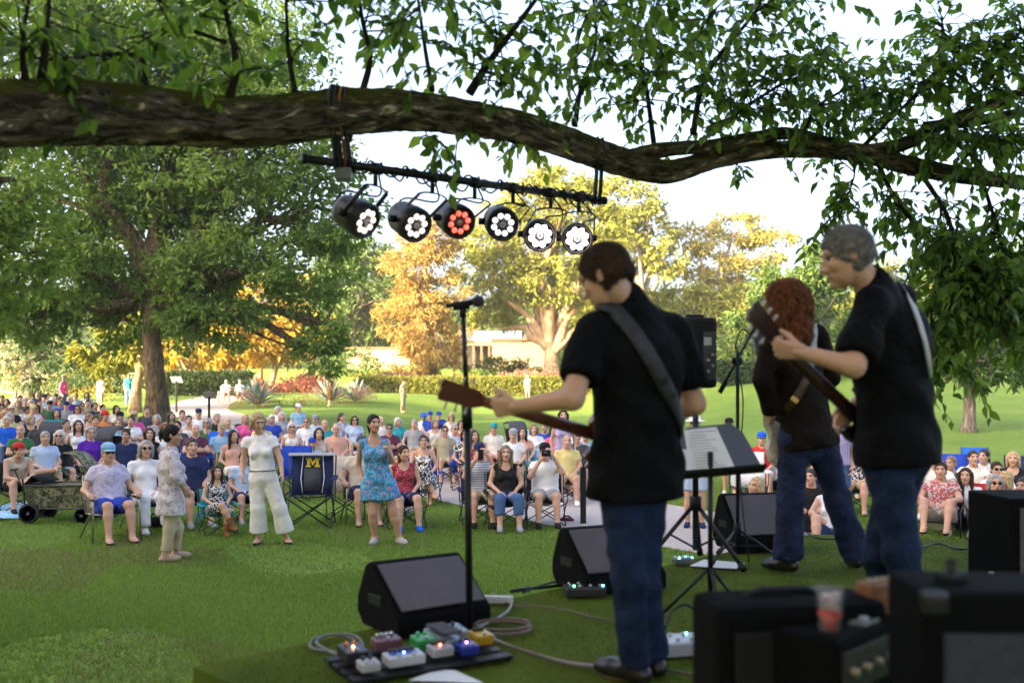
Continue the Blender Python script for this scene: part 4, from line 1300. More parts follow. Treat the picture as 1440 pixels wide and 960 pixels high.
over = thing('overhanging_tree', 'tree whose long mossy limb stretches out over the stage', 'tree', tuple(ROOT))

def rough_limb(name, pts, rs, n=28, per=10, amp=.06, m=None, seed=0):
    pts = _catmull(np.array(pts), per); rs = np.interp(np.linspace(0, 1, len(pts)), np.linspace(0, 1, len(rs)), rs)
    rg = np.random.default_rng(seed)
    ph = rg.random(12)*6.28
    V = []; BK = []; prev = None; s = 0
    for i, p in enumerate(pts):
        t = nrm(pts[min(i+1, len(pts)-1)]-pts[max(i-1, 0)])
        if i: s += np.linalg.norm(p-pts[i-1])
        u = nrm(np.cross((0, 0, 1) if abs(t[2]) < .9 else (1, 0, 0), t)) if prev is None else nrm(prev-np.dot(prev, t)*t)
        prev = u; w = np.cross(t, u)
        for k in range(n):
            a = 2*math.pi*k/n
            d = .5*math.sin(3*a+s*2.2+ph[0])+.5*math.sin(5*a-s*4.1+ph[1])+.45*math.sin(9*a+s*7+ph[2])*math.sin(s*13+ph[3]+2*a)+.5*math.sin(s*5+ph[4]+a)+.4*math.sin(14*a+ph[5]+3*math.sin(s*9))
            r_ = rs[i]*(1+amp*d)+rg.normal(0, .02)*rs[i]
            V.append(p+r_*(math.cos(a)*u+math.sin(a)*w)); BK.append((s, rs[i]*math.cos(a), rs[i]*math.sin(a)))
    F = [(i*n+k, i*n+(k+1) % n, (i+1)*n+(k+1) % n, (i+1)*n+k) for i in range(len(pts)-1) for k in range(n)]
    return link(bpy.data.objects.new(name, np_mesh(name, np.array(V)-ROOT, np.array(F), [m or MOSSY], True, attrs={'bk': ('POINT', 'FLOAT_VECTOR', np.array(BK))})), over)
rough_limb('trunk', [ROOT+V3(0, 0, -.2), ROOT+V3(.05, 0, 1.2), ROOT+V3(.1, .05, 2.6), ROOT+V3(.05, .1, 3.8), ROOT+V3(-.15, .1, 6.5), ROOT+V3(-.1, 0, 9.0)], [.62, .50, .46, .46, .36, .22], 26, 8, .05, oakb, 1)
LIMB = [(-500, 205, 3.55, .30), (-330, 165, 3.8, .24), (-150, 152, 4.15, .18), (0, 158, 4.55, .148), (110, 158, 4.85, .150), (230, 167, 5.15, .138), (350, 172, 5.4, .130), (475, 160, 5.65, .132), (590, 156, 5.95, .110),
        (700, 172, 6.3, .103), (800, 204, 6.65, .100), (870, 226, 6.95, .098), (940, 242, 7.15, .082), (1010, 224, 7.25, .066), (1100, 209, 7.35, .060), (1200, 214, 7.4, .068), (1290, 236, 7.45, .068), (1370, 249, 7.45, .060), (1470, 262, 7.5, .05), (1620, 285, 7.6, .03)]
LP = np.array([P(a, b_, c) for a, b_, c, d in LIMB]); LR = [d for *_, d in LIMB]
rough_limb('limb', np.vstack([ROOT+V3(.05, .05, 3.3), LP]), [.34]+LR, 48, 16, .085, seed=2)
rough_limb('branch', [P(880, 222, 7.0), P(930, 211, 7.1), P(1000, 205, 7.2), P(1060, 195, 7.28), P(1110, 188, 7.32), P(1165, 202, 7.36), P(1215, 215, 7.4)], [.05, .055, .045, .05, .045, .05, .05], 16, 8, .08, seed=3)
rough_limb('branch', [P(1205, 214, 7.4), P(1270, 203, 7.4), P(1345, 166, 7.38), P(1400, 145, 7.36), P(1480, 112, 7.3)], [.055, .05, .042, .04, .03], 14, 8, .08, seed=4)
rough_limb('branch', [P(1300, 180, 7.4), P(1380, 168, 7.4), P(1480, 150, 7.4)], [.045, .04, .03], 12, 8, .08, seed=5)

rg = np.random.default_rng(5)
leafP, leafD, leafN, leafS = [], [], [], []
def add_twig(pts, r0, leaf_from=.15, step=.055, size=.085):
    pts = [np.asarray(p, float) for p in pts]
    acc = 0; side = 1
    tot = sum(np.linalg.norm(b_-a_) for a_, b_ in zip(pts[:-1], pts[1:])); run = 0
    for a_, b_ in zip(pts[:-1], pts[1:]):
        seg = np.linalg.norm(b_-a_); t = nrm(b_-a_)
        d = 0
        while d < seg:
            if (run+d)/tot > leaf_from:
                sd = nrm(np.cross(t, (0, 0, 1))+rg.normal(0, .35, 3))*side; side = -side
                leafP.append(a_+t*d+rg.normal(0, .006, 3))
                leafD.append(nrm(t*.55+sd*.8+np.array([0, 0, -.55])+rg.normal(0, .28, 3)))
                leafN.append(nrm(np.array([0, 0, 1.0])+rg.normal(0, .45, 3)))
                leafS.append(size*rg.uniform(.65, 1.35))
            d += step*rg.uniform(.7, 1.4)
        run += seg
def sub_twigs(bb, pts, count, ln, spread=1.0, droop=.5, up=0.0, lo=.15, size=.085, step=.055, bias=(0, 0, 0)):
    pts = np.array(pts)
    for _ in range(count):
        u = rg.uniform(lo, 1)*(len(pts)-1); i = int(min(u, len(pts)-2)); p = pts[i]+(pts[i+1]-pts[i])*(u-i)
        t = nrm(pts[i+1]-pts[i])
        d = nrm(t*.5+rg.normal(0, 1, 3)*np.array([1, .8, .7])*spread+np.array([0, 0, up])+np.asarray(bias))
        L_ = ln*rg.uniform(.45, 1.25); q = [p]
        for s in range(5):
            d = nrm(d+np.array([0, 0, -droop*.22])+rg.normal(0, .16, 3)); q.append(q[-1]+d*L_/5)
        bb.tube(q, [.0055, .005, .004, .003, .002, .0015], 5, cap=False)
        add_twig(q, .005, .12, step, size)
TWIGS = [  # main shoots from the limb: (points px, py, Y), root radius, side shoots, shoot length, droop
    ([(510, 128, 5.8), (520, 80, 5.8), (508, 20, 5.75), (500, -60, 5.7)], .022, 12, .5, .5),
    ([(608, 128, 6.0), (598, 70, 6.05), (588, 0, 6.05), (580, -70, 6.0)], .016, 18, .5, .6),
    ([(660, 132, 6.2), (690, 85, 6.2), (735, 25, 6.2), (790, -50, 6.2)], .03, 26, .55, .6),
    ([(808, 178, 6.7), (818, 120, 6.7), (838, 60, 6.75), (830, -40, 6.8)], .02, 26, .55, .6),
    ([(700, 120, 6.2), (720, 110, 6.3), (660, 95, 6.1)], .014, 8, .4, .6),
    ([(415, 130, 5.5), (405, 70, 5.5), (402, 0, 5.5), (395, -60, 5.5)], .016, 18, .5, .6),
    ([(322, 140, 5.3), (332, 90, 5.3), (318, 20, 5.25), (300, -60, 5.2)], .026, 20, .5, .6),
    ([(318, 60, 5.25), (250, 40, 5.1), (180, 55, 5.0)], .012, 12, .45, .6),
    ([(35, 115, 4.6), (32, 60, 4.6), (45, -30, 4.6)], .018, 8, .4, .6),
    ([(58, 112, 4.7), (66, 50, 4.7), (70, -30, 4.7)], .022, 9, .4, .6),
    ([(205, 125, 5.1), (195, 80, 5.1), (120, 80, 4.95), (60, 90, 4.9)], .016, 14, .4, .7),
    ([(975, 190, 7.2), (985, 130, 7.15), (1010, 80, 7.1), (1060, 20, 7.05), (1090, -40, 7.0)], .024, 34, .6, .6),
    ([(1000, 190, 7.2), (1050, 150, 7.2), (1110, 110, 7.15), (1170, 60, 7.1)], .018, 34, .55, .7),
    ([(920, 205, 7.1), (910, 130, 7.0), (900, 60, 6.95), (940, -20, 6.9)], .02, 30, .55, .6),
    ([(1130, 190, 7.3), (1150, 150, 7.3), (1200, 120, 7.3), (1240, 100, 7.3)], .016, 26, .5, .7),
    ([(1215, 205, 7.4), (1250, 170, 7.35), (1310, 110, 7.3), (1330, 60, 7.3), (1320, 30, 7.3)], .018, 44, .5, .6),
    ([(1360, 150, 7.35), (1395, 110, 7.3), (1425, 60, 7.3), (1440, 40, 7.3)], .016, 34, .5, .6),
    ([(1270, 203, 7.4), (1320, 180, 7.3), (1370, 190, 7.2), (1430, 200, 7.1)], .016, 40, .5, .8),
    ([(1150, 210, 7.35), (1200, 230, 7.3), (1190, 280, 7.25), (1165, 310, 7.2)], .010, 16, .4, 1.0),
    ([(1230, 220, 7.4), (1265, 290, 7.4), (1320, 350, 7.35), (1310, 440, 7.3), (1312, 500, 7.3)], .02, 46, .5, 1.1),
    ([(1290, 236, 7.4), (1335, 310, 7.3), (1345, 380, 7.25), (1385, 430, 7.2)], .02, 46, .5, 1.1),
    ([(1340, 330, 7.3), (1380, 380, 7.2), (1440, 440, 7.1)], .012, 36, .5, 1.1),
    ([(1380, 250, 7.4), (1405, 330, 7.3), (1420, 400, 7.3), (1432, 470, 7.3)], .016, 44, .5, 1.1),
    ([(1440, 260, 7.4), (1470, 340, 7.3), (1460, 430, 7.2)], .014, 30, .5, 1.1),
    ([(1330, 420, 7.3), (1345, 480, 7.25), (1340, 510, 7.2)], .008, 10, .4, 1.2),
    ([(595, 178, 5.95), (605, 200, 5.9)], .006, 5, .3, 1.1),
    ([(640, 178, 6.05), (650, 195, 6.0)], .005, 3, .28, 1.1),
    ([(720, 195, 6.35), (722, 205, 6.3)], .006, 4, .26, 1.1),
    ([(1035, 228, 7.25), (1040, 236, 7.2)], .005, 3, .22, 1.2),
    ([(700, -60, 5.6), (620, -10, 5.5), (560, 30, 5.4)], .01, 14, .5, .8),
    ([(900, -80, 6.0), (860, -10, 6.0), (800, 40, 6.0)], .01, 20, .5, .8),
    ([(1120, -90, 6.4), (1040, -20, 6.4), (980, 40, 6.4)], .01, 26, .5, .8),
    ([(150, -60, 4.3), (210, -10, 4.3), (260, 30, 4.4)], .01, 10, .4, .8),
]
for pts, r0, cnt, ln, droop in TWIGS:
    q = _catmull(np.array([P(*p) for p in pts]), 5)
    bb = SM(); bb.tube(q, list(np.linspace(r0, r0*.3, len(q))), 7)
    sub_twigs(bb, q, int(cnt*(1.6 if pts[0][0] > 905 and pts[0][1] > -50 else .6 if pts[0][1] < -50 else 1.0)), ln*1.1, 1.0, droop, size=.088, step=.050)
    bb.build('twig', TW, over)
# unseen crown of this tree above the picture, added to darken the stage
bl = [((x_, y_, z_), (r_, r_, r_*.72)) for x_, y_, z_, r_ in ((-3.6, 2, 9.2, 3.4), (-1, 0, 8.6, 3.2), (1.5, 1, 8.2, 3.0), (3.6, 3, 8.0, 2.8), (.3, 4.4, 7.9, 2.2), (3, 5.6, 7.9, 2.0), (5.6, 4.6, 7.6, 2.5), (-2.6, 5.2, 8.2, 2.3), (2, -3, 7.6, 3.4), (-2, -4, 8, 3.5), (5.2, -1, 7.4, 3.2), (0, -6.5, 6.8, 3.2), (-5.5, -2, 7.5, 3.2), (4.5, -6, 6.5, 3.2), (8, 2, 7.0, 3.0))]
cp, co, sh = crown_points(bl, 14, .42)
V, F, rr = leaves(cp, co, .24, 5, .22, .4, .45, sh)
cr_ = link(bpy.data.objects.new('crown', np_mesh('crown', V-ROOT, F, [L_OAK], attrs={'rnd': ('FACE', 'FLOAT', rr)})), over); cr_['kind'] = 'stuff'
for c_, r_ in bl[:10]:
    bb = SM(); bb.tube(limb_path(ROOT+V3(-.1, .05, 5.2+random.random()*2), c_, .12, 6, .05), [.16*(1-.12*q) for q in range(7)], 8); bb.build('branch', oakb, over)
# a shoot that hangs off the light-green side: leaf blades
LFP, LFD, LFN, LFS = map(np.array, (leafP, leafD, leafN, leafS))
def leaf_verts(p, d, n, s):
    w = np.cross(d, n); w /= np.maximum(1e-6, np.linalg.norm(w, axis=1))[:, None]
    nn = np.cross(w, d); s = s[:, None]
    b0 = p; m1 = p+d*s*.22-nn*s*.0
    l1 = p+d*s*.36+w*s*.27+nn*s*.07; r1 = p+d*s*.36-w*s*.27+nn*s*.07
    l2 = p+d*s*.68+w*s*.18+nn*s*.02; r2 = p+d*s*.68-w*s*.18+nn*s*.02
    c = p+d*s*.5-nn*s*.03; t = p+d*s*1.0-nn*s*.14
    return np.stack([b0, l1, l2, t, r2, r1, c], 1)
LT = np.array([(0, 6, 1), (1, 6, 2), (2, 6, 3), (0, 5, 6), (5, 4, 6), (4, 3, 6)])
L_OVER = leafmat('limb_leaves', (.045, .110, .018), (.215, .345, .060), .55, .45)
dist = np.abs((LFP[:, 0]/LFP[:, 1])) < .53
inview = dist & (LFP[:, 2] < CAM_Z+LFP[:, 1]*.385)
score = np.where(inview, LFS/LFP[:, 1], 0)
order = np.argsort(-score)
big, rest = order[:300], order[300:]
V = leaf_verts(LFP[rest], LFD[rest], LFN[rest], LFS[rest])
nl = len(rest)
F = (LT[None]+7*np.arange(nl)[:, None, None]).reshape(-1, 3)
me = np_mesh('leaves', V.reshape(-1, 3)-ROOT, F, [L_OVER], True, attrs={'rnd': ('FACE', 'FLOAT', np.repeat(np.clip(rg.random(nl)**1.3, 0, 1), 6))})
lo_ = link(bpy.data.objects.new('foliage', me), over); lo_['kind'] = 'stuff'
lv = []
for k in range(6):
    v = leaf_verts(np.zeros((1, 3)), np.array([[1.0, 0, 0]]), np.array([[0, 0, 1.0]]), np.array([1.0]))[0]
    lv.append(np_mesh('leaf', v, LT, [L_OVER], True, attrs={'rnd': ('FACE', 'FLOAT', np.full(6, k/5))}))
for i in big:
    d = LFD[i]; w = nrm(np.cross(d, LFN[i])); n_ = np.cross(w, d)
    o = bpy.data.objects.new('leaf', lv[int(rg.integers(0, 6))])
    M = Matrix(((d[0], w[0], n_[0], 0), (d[1], w[1], n_[1], 0), (d[2], w[2], n_[2], 0), (0, 0, 0, 1)))
    o.matrix_local = Matrix.Translation(Vector(LFP[i]-ROOT)) @ M @ Matrix.Scale(LFS[i], 4)
    link(o, over)

# ---------------------------------------------------------------- lamp bar and lamps
A = P(428, 223, 5.6); B = P(848, 282, 7.0)
bar = thing('lamp_bar', 'black pipe hung from the limb carrying six stage lamps', 'lamp bar', tuple((A+B)/2))
bd = nrm(B-A)
b = SM(); b.tube([A, B], .024, 14); b.build('pipe', METAL(), bar)
for q in (A, B):
    b = SM(); b.tube([q-bd*.012, q+bd*.02], .028, 14); b.build('end_cap', BLACK(), bar)
STRAP = mat('webbing_strap', (.035, .04, .045), .8, bump=.3, bscale=200)
def strap(t, k, off, m):
    q = A+(B-A)*t
    j = np.argmin([abs(p_[0]-q[0]) for p_ in LPs]); c = LPs[j]; r_ = LRs[j]*1.14
    pts = [q+V3(0, -.03, -.03)+bd*off]
    for a in np.linspace(-1.5, 4.6, 13): pts.append(c+bd*off+np.array([0, -math.cos(a)*r_*1.02, math.sin(a)*r_*1.02]))
    pts.append(q+V3(0, .035, -.03)+bd*off); pts.append(q+V3(0, -.03, -.03)+bd*off)
    b = SM(); b.tube(pts, .014, 6, flat=.35, up=bd); b.build('strap', m, bar)
LPs = _catmull(LP, 12); LRs = np.interp(np.linspace(0, 1, len(LPs)), np.linspace(0, 1, len(LR)), LR)
ORANGE = mat('orange_cord', (.42, .13, .05), .6)
for t, off, m in ((.10, -.03, STRAP), (.10, .0, STRAP), (.10, .035, ORANGE), (.10, .06, STRAP), (.975, -.02, STRAP), (.975, .025, STRAP)):
    strap(t, 0, off, m)
b = MB(); b.box(A+bd*.25+V3(0, -.01, -.06), (.09, .07, .07), bev=.008); b.build('junction_box', mat('grey_plastic', (.16, .16, .17), .5), bar)
# cables wrapped along the pipe
for k in range(3):
    pts = []
    for i in range(60):
        t = .08+.88*i/59
        sag = .05*abs(math.sin(i*.55+k))*(i % 7 > 2)
        a = i*.9+k*2
        pts.append(A+(B-A)*t+np.array([0, .03*math.cos(a), .028*math.sin(a)+.012*k-sag*.8]))
    b = SM(); b.tube(_catmull(pts, 3), .006, 5); b.build('cable', BLACK(), bar)
for i in range(11):
    t = .14+i*.078; q = A+(B-A)*t
    b = SM(); b.tube([q+V3(0, -.03, .0), q+V3(0, -.015, .035), q+V3(0, .02, .03), q+V3(0, .03, -.01), q+V3(0, -.01, -.033), q+V3(0, -.03, 0)], .007, 5); b.build('cable_tie', BLACK(), bar)

HOUSE = mat('lamp_housing', (.018, .018, .02), .4, .3, bump=.1, bscale=150)
def lamp(label, px, py, Y, d, tpos, col, strength, cells=8):
    c = P(px, py, Y); d = nrm(d)
    q = A+(B-A)*tpos
    root = thing('stage_lamp', label, 'stage lamp', tuple(c), 0, 'stage lamps on the hanging pipe')
    u = nrm(np.cross((0, 0, 1), d)); w = np.cross(d, u)
    M = np.stack([u, w, d], 1)
    R0 = .108
    b = SM(); b.lathe([(.045, -.135), (.085, -.13), (.098, -.10), (.10, -.03), (R0, 0), (R0, .075), (R0-.006, .082), (R0-.014, .082), (R0-.016, .062), (.002, .062)], c, 26, M); b.build('housing', HOUSE, root)
    for k in range(10):
        a = 2*math.pi*k/10
        f = c+M@np.array([.094*math.cos(a), .094*math.sin(a), -.085]); b = MB(); b.tube([f, f+d*.07], .007, 4); b.build('cooling_fin', HOUSE, root)
    face = c+d*.0635
    b = SM(); b.lathe([(.088, 0), (.088, .003), (.0, .0035)], face, 26, M); b.build('lens_plate', mat('lamp_plate', (.02, .02, .022), .3), root)
    em = mat('lamp_%d_%d' % (int(strength*100), int(col[1]*99)), (.8, .8, .8), .3, emit=col, estr=strength)
    for k in range(cells):
        a = 2*math.pi*k/cells+.3
        p_ = face+M@np.array([.058*math.cos(a), .058*math.sin(a), .004])
        b = SM(); b.lathe([(.0185, 0), (.0185, .006), (.014, .012), (.006, .015), (.001, .0155)], p_, 12, M); b.build('led_lens', em, root)
    if strength < 500:
        b = SM(); b.lathe([(.018, 0), (.018, .008), (.006, .012), (.001, .012)], face+d*.003, 10, M); b.build('led_lens', mat('lamp_dull', (.35, .33, .36), .25), root)
    # yoke and clamp up to the pipe
    top = q+V3(0, 0, -.10)
    pts = [c+u*.118-d*.02]
    for a in np.linspace(0, math.pi, 9): pts.append(top*1.0+u*.112*math.cos(a)+np.array([0, 0, -.03+.03*math.sin(a)]))
    pts.append(c-u*.118-d*.02)
    b = SM(); b.tube(pts, .016, 6, flat=.3, up=u); b.build('yoke', HOUSE, root)
    for s in (-1, 1):
        b = SM(); b.tube([c+u*.10*s-d*.02, c+u*.14*s-d*.02], .022, 10); b.build('knob', BLACK(), root)
    b = SM(); b.tube([q+V3(0, 0, .032), q+V3(0, 0, -.105)], .013, 8); b.tube([q-bd*.025, q+bd*.025], .036, 12); b.build('clamp', METAL(), root)
    b = SM(); pts = [c-d*.13, c-d*.20+V3(0, 0, -.02), c-d*.16+u*.06+V3(0, 0, .10), (c+q)/2+u*.12, q+V3(.02, 0, -.03)]
    b.tube(_catmull(pts, 6), .006, 5); b.build('power_cable', BLACK(), root)
warm = (1.0, .80, .72); wht = (1.0, .95, .98); red = (1.0, .06, .03)
lamp('stage lamp turned sideways with warm white lenses, first from the orange cord', 503, 305, 5.86, (.78, -.42, -.46), .20, warm, .26)
lamp('stage lamp with warm white lenses angled beside the red lamp', 577, 312, 6.08, (.60, -.66, -.44), .375, warm, .26)
lamp('stage lamp glowing red', 640, 309, 6.28, (.44, -.80, -.38), .515, red, .20)
lamp('stage lamp with a ring of cool white lenses facing the band', 704, 313, 6.48, (.20, -.90, -.34), .65, (.9, .92, 1.0), .26)
lamp('bright white stage lamp beside the cool white ring lamp', 758, 330, 6.66, (.06, -.95, -.24), .79, (1.0, .80, .80), 6)
lamp('brightest stage lamp, at the end of the pipe away from the orange cord', 811, 335, 6.86, (.0, -.97, -.20), .90, (1.0, .78, .79), 8)

# ---------------------------------------------------------------- stage equipment
TOLEX = mat('black_tolex', (.0035, .0035, .004), .8, bump=.5, bscale=260, spec=.08)
GRILL = mat('speaker_grille', (.085, .064, .070), .5, var=.12, scale=5, bump=.6, bscale=420)
def wedge(label, corner, u, w, d, h):
    """corner: front-left foot; u: along the front; the grille leans back"""
    u = nrm(np.array([u[0], u[1], 0])); v = np.array([-u[1], u[0], 0.0]); c = np.array([corner[0], corner[1], STAGE_Z+.006])
    root = thing('floor_monitor', label, 'speaker', tuple(c), 0, 'wedge monitors along the stage edge')
    Q = lambda a, y, z: c+u*a+v*y+np.array([0, 0, z])
    prof = [(0.0, .0), (0.0, .085), (.012, .10), (.27*d/.42, h-.012), (.295*d/.42, h), (d*.80, h*.93), (d, h*.42), (d, .06), (d*.86, 0)]
    b = MB(); b.prism([Q(0, y, z) for y, z in prof], u*w); o = b.build('cabinet', TOLEX, root)
    md = o.modifiers.new('bev', 'BEVEL'); md.width = .012; md.segments = 2
    a0, a1 = np.array([.022, .113]), np.array([.262*d/.42, h-.022])
    nn = nrm(np.array([-(a1-a0)[1], (a1-a0)[0]]))
    pts = [Q(.025, *(a0+nn*.002)), Q(w-.025, *(a0+nn*.002)), Q(w-.025, *(a1+nn*.002)), Q(.025, *(a1+nn*.002))]
    ex = (Q(0, *(a0+nn*.012))-Q(0, *a0))
    b = MB(); b.prism(pts, ex); o = b.build('grille', GRILL, root); md = o.modifiers.new('bev', 'BEVEL'); md.width = .005; md.segments = 2
    for s in (-.004, w-.006):
        b = MB(); b.box(Q(s+.005, d*.55, h*.45), (.012, .13, .05), rotz(math.atan2(u[1], u[0])), .004); b.build('side_handle', BLACK(), root)
wedge('wedge monitor beside the crowded pedalboard', (-.505, 4.45), (.816, .577), .50, .42, .31)
wedge('wedge monitor half hidden by the jeans of the black-shirted guitarist', (.40, 5.36), (.90, .43), .52, .40, .34)
wedge('wedge monitor behind the music stand', (1.52, 6.72), (.97, .22), .50, .40, .38)

# loudspeaker on a tripod
ls = thing('loudspeaker', 'black powered loudspeaker on a tripod pole', 'speaker', (1.165, 6.35, STAGE_Z+1.12))
rm = rotz(R(14))
c = np.array([1.14, 6.40, CAM_Z+.20])
b = MB(); b.box(c, (.27, .27, .45), rm, .03); b.build('cabinet', BLACK(), ls)
rb = lambda x, y, z: c+np.array(rm @ Vector((x, y, z)))
b = MB(); b.box(rb(.075, -.137, -.02), (.085, .012, .30), rm, .004); b.build('control_panel', mat('panel_grey', (.05, .05, .055), .4), ls)
for i in range(4):
    b = SM(); p_ = rb(.06+.03*(i % 2), -.146, -.12+.035*i); b.tube([p_, p_+np.array([.003, -.016, 0])], .009, 8); b.build('knob', mat('knob_grey', (.4, .4, .4), .4), ls)
b = MB(); b.box(rb(.06, -.145, .07), (.05, .006, .05), rm); b.build('label_plate', mat('white_print', (.5, .5, .5), .5), ls)
b = MB(); b.box(rb(0, -.08, .232), (.12, .03, .02), rm, .008); b.build('handle', BLACK(), ls)
def tripod(name, label, cat, x, y, h, spread=.32, r=.017, hub=.32, legs=3, a0=.5):
    root = thing(name, label, cat, (x, y, STAGE_Z))
    b = SM(); b.tube([(x, y, STAGE_Z+.10), (x, y, STAGE_Z+h)], r, 12); b.build('pole', METAL(), root)
    b = SM(); b.tube([(x, y, STAGE_Z+hub-.05), (x, y, STAGE_Z+hub+.04)], r*2.0, 12); b.build('collar', BLACK(), root)
    for k in range(legs):
        a = a0+2*math.pi*k/legs; e = (x+spread*math.cos(a), y+spread*math.sin(a), STAGE_Z+.014)
        b = SM(); b.tube([(x, y, STAGE_Z+hub), e], r*.75, 8); lg = b.build('leg', METAL(), root)
        b = SM(); b.tube([np.array(e)-nrm(np.array(e)-np.array([x, y, STAGE_Z+hub]))*.05, e], r*1.1, 8); b.build('rubber_foot', BLACK(), lg)
        b = SM(); b.tube([(x, y, STAGE_Z+.11), ((x+e[0])/2, (y+e[1])/2, STAGE_Z+hub*.52)], r*.4, 6); b.build('brace', METAL(), root)
    return root
tripod('speaker_stand', 'black tripod stand under the loudspeaker', 'stand', 1.165, 6.32, 1.14, .36, .019, .40, 3, 3.4)

# microphone stands
MIC = mat('microphone_mesh', (.06, .06, .065), .45, .7, bump=1.0, bscale=700)
def microphone(label, p0, p1):
    p0 = np.asarray(p0); p1 = np.asarray(p1); d = nrm(p1-p0)
    m = thing('microphone', label, 'microphone', tuple(p0))
    b = SM(); b.tube([p0, p0+d*.03, p0+d*.125], [.009, .010, .016], 12); b.build('handle', BLACK(), m)
    b = SM(); q = p0+d*.15; b.tube([q-d*.028, q-d*.02, q-d*.008, q+d*.006, q+d*.018, q+d*.025], [.016, .023, .0262, .0255, .019, .006], 16); b.build('grille', MIC, m)
x, y = -.190, 4.47
s1 = thing('microphone_stand', 'straight microphone stand with a round base behind the pedalboard', 'stand', (x, y, STAGE_Z))
b = SM(); b.lathe([(.125, .0), (.125, .012), (.11, .022), (.03, .034), (.016, .05)], (x, y, STAGE_Z+.004), 24); b.build('base', METAL(), s1)
topz = CAM_Z+(540-437)/FPX*y
b = SM(); b.tube([(x, y, STAGE_Z+.04), (x-.012, y, 1.95)], .0155, 12); b.build('lower_tube', METAL(), s1)
b = SM(); b.tube([(x-.010, y, 1.85), (x-.014, y, 1.97)], .024, 12); b.build('clutch', BLACK(), s1)
b = SM(); b.tube([(x-.012, y, 1.95), (x-.03, y, topz)], .0115, 12); b.build('upper_tube', METAL(), s1)
b = SM(); b.tube([(x-.03, y, topz-.03), (x-.03, y, topz+.012)], .017, 10); b.tube([(x-.075, y, topz+.02), (x+.0, y, topz+.028)], .020, 10); b.build('clip', BLACK(), s1)
microphone('microphone on the straight stand, pointing across the stage', (x-.105, y, topz+.022), (x+.05, y-.02, topz+.042))
x, y = 1.455, 6.42
s2 = tripod('boom_stand', 'boom microphone stand with tripod legs in front of the woman guitarist', 'stand', x, y, 1.36, .30, .012, .22, 3, 3.9)
piv = np.array([x, y, STAGE_Z+1.36])
e0 = P(1012, 552, 6.45); e1 = P(1056, 470, 6.45)
b = SM(); b.tube([e0, e1], .009, 10); b.build('boom', METAL(), s2)
b = SM(); b.tube([e0, e0+(e1-e0)*.2], .016, 10); b.build('counterweight', BLACK(), s2)
pm = e0+(e1-e0)*.55
b = SM(); b.tube([piv, pm], .010, 8); b.tube([pm-V3(.03, 0, 0), pm+V3(.03, 0, 0)], .022, 10); b.build('boom_clutch', BLACK(), s2)
microphone('microphone at the tip of the boom stand', e1, e1+V3(.05, .04, .07))
b = SM(); b.tube(_catmull([e1+V3(0, 0, .0), e1+V3(-.06, 0, .03), e1+V3(-.10, 0, -.08), e1+V3(-.07, 0, -.2), pm+V3(-.02, 0, 0), piv+V3(.03, -.02, -.3), piv+V3(.01, -.02, -.8), (x+.05, y-.1, STAGE_Z+.02)], 6), .0045, 5)
b.build('microphone_cable', BLACK(), s2)

# music stand with sheets
mx_, my_ = P(999, 826, 4.85)[0], 4.85
ms = thing('music_stand', 'black music stand with a tilted solid desk', 'stand', (mx_, my_, STAGE_Z))
b = SM(); b.tube([(mx_, my_, STAGE_Z+.12), (mx_, my_, 1.72)], .013, 10); b.build('pole', METAL(), ms)
for k in range(3):
    a = .6+2.094*k; b = SM(); b.tube([(mx_, my_, STAGE_Z+.26), (mx_+.24*math.cos(a), my_+.24*math.sin(a), STAGE_Z+.012)], .009, 6); b.build('leg', METAL(), ms)
bl_, br_, tr_, tl_ = P(945, 671, 4.80), P(1074, 660, 4.86), P(1037, 594, 5.02), P(955, 602, 4.98)
nv = nrm(np.cross(br_-bl_, tl_-bl_)); nv = nv if nv[1] < 0 else -nv
DESK = mat('desk_metal', (.10, .11, .14), .45, .3)
b = MB(); b.prism([bl_, br_, br_+(tr_-br_)*.8, tr_+(tl_-tr_)*.12, tl_+(tr_-tl_)*.12, tl_+(bl_-tl_)*.2], -nv*.006); b.build('desk', DESK, ms)
b = MB(); b.prism([bl_, br_, br_+nv*.055, bl_+nv*.055], V3(0, 0, -.014)); o = b.build('ledge', BLACK(), ms)
b = MB(); q = (bl_+br_+tr_+tl_)/4-nv*.03; b.box(q, (.09, .05, .05), bev=.008); b.tube([(mx_, my_, 1.70), q], .012, 8); b.build('tilter', METAL(), ms)
PAPER = mat('sheet_paper', (.74, .74, .76), .8, var=.03, scale=20)
def on_desk(s, t, off): return bl_+(br_-bl_)*s+((tl_+(tr_-tl_)*s)-(bl_+(br_-bl_)*s))*t+nv*off
b = MB(); b.prism([on_desk(.20, .02, .004), on_desk(.70, .02, .004), on_desk(.62, .94, .004), on_desk(.08, .94, .004)], nv*.0015); o = b.build('lyric_sheet', PAPER, None, tuple(on_desk(.4, 0, 0)))
tag(o, 'white lyric sheet resting on the music stand desk', 'paper')
INK = mat('ink', (.25, .25, .28), .8)
for i in range(13):
    b = MB(); t = .86-i*.06; s0 = .16+.1*(1-t)*.0; ln = .25+.22*random.random()
    b.prism([on_desk(s0+.02, t, .0062), on_desk(s0+ln, t, .0062), on_desk(s0+ln, t+.012, .0062), on_desk(s0+.02, t+.012, .0062)], nv*.0004); b.build('text_line', INK, o)
b = MB(); b.prism([on_desk(.02, .03, .010), on_desk(.26, .02, .010), on_desk(.22, .5, .009), on_desk(.02, .55, .009)], nv*.0012); o = b.build('lyric_sheet', PAPER, None, tuple(on_desk(.1, 0, 0)))
tag(o, 'second smaller white sheet tucked at the corner of the desk', 'paper')

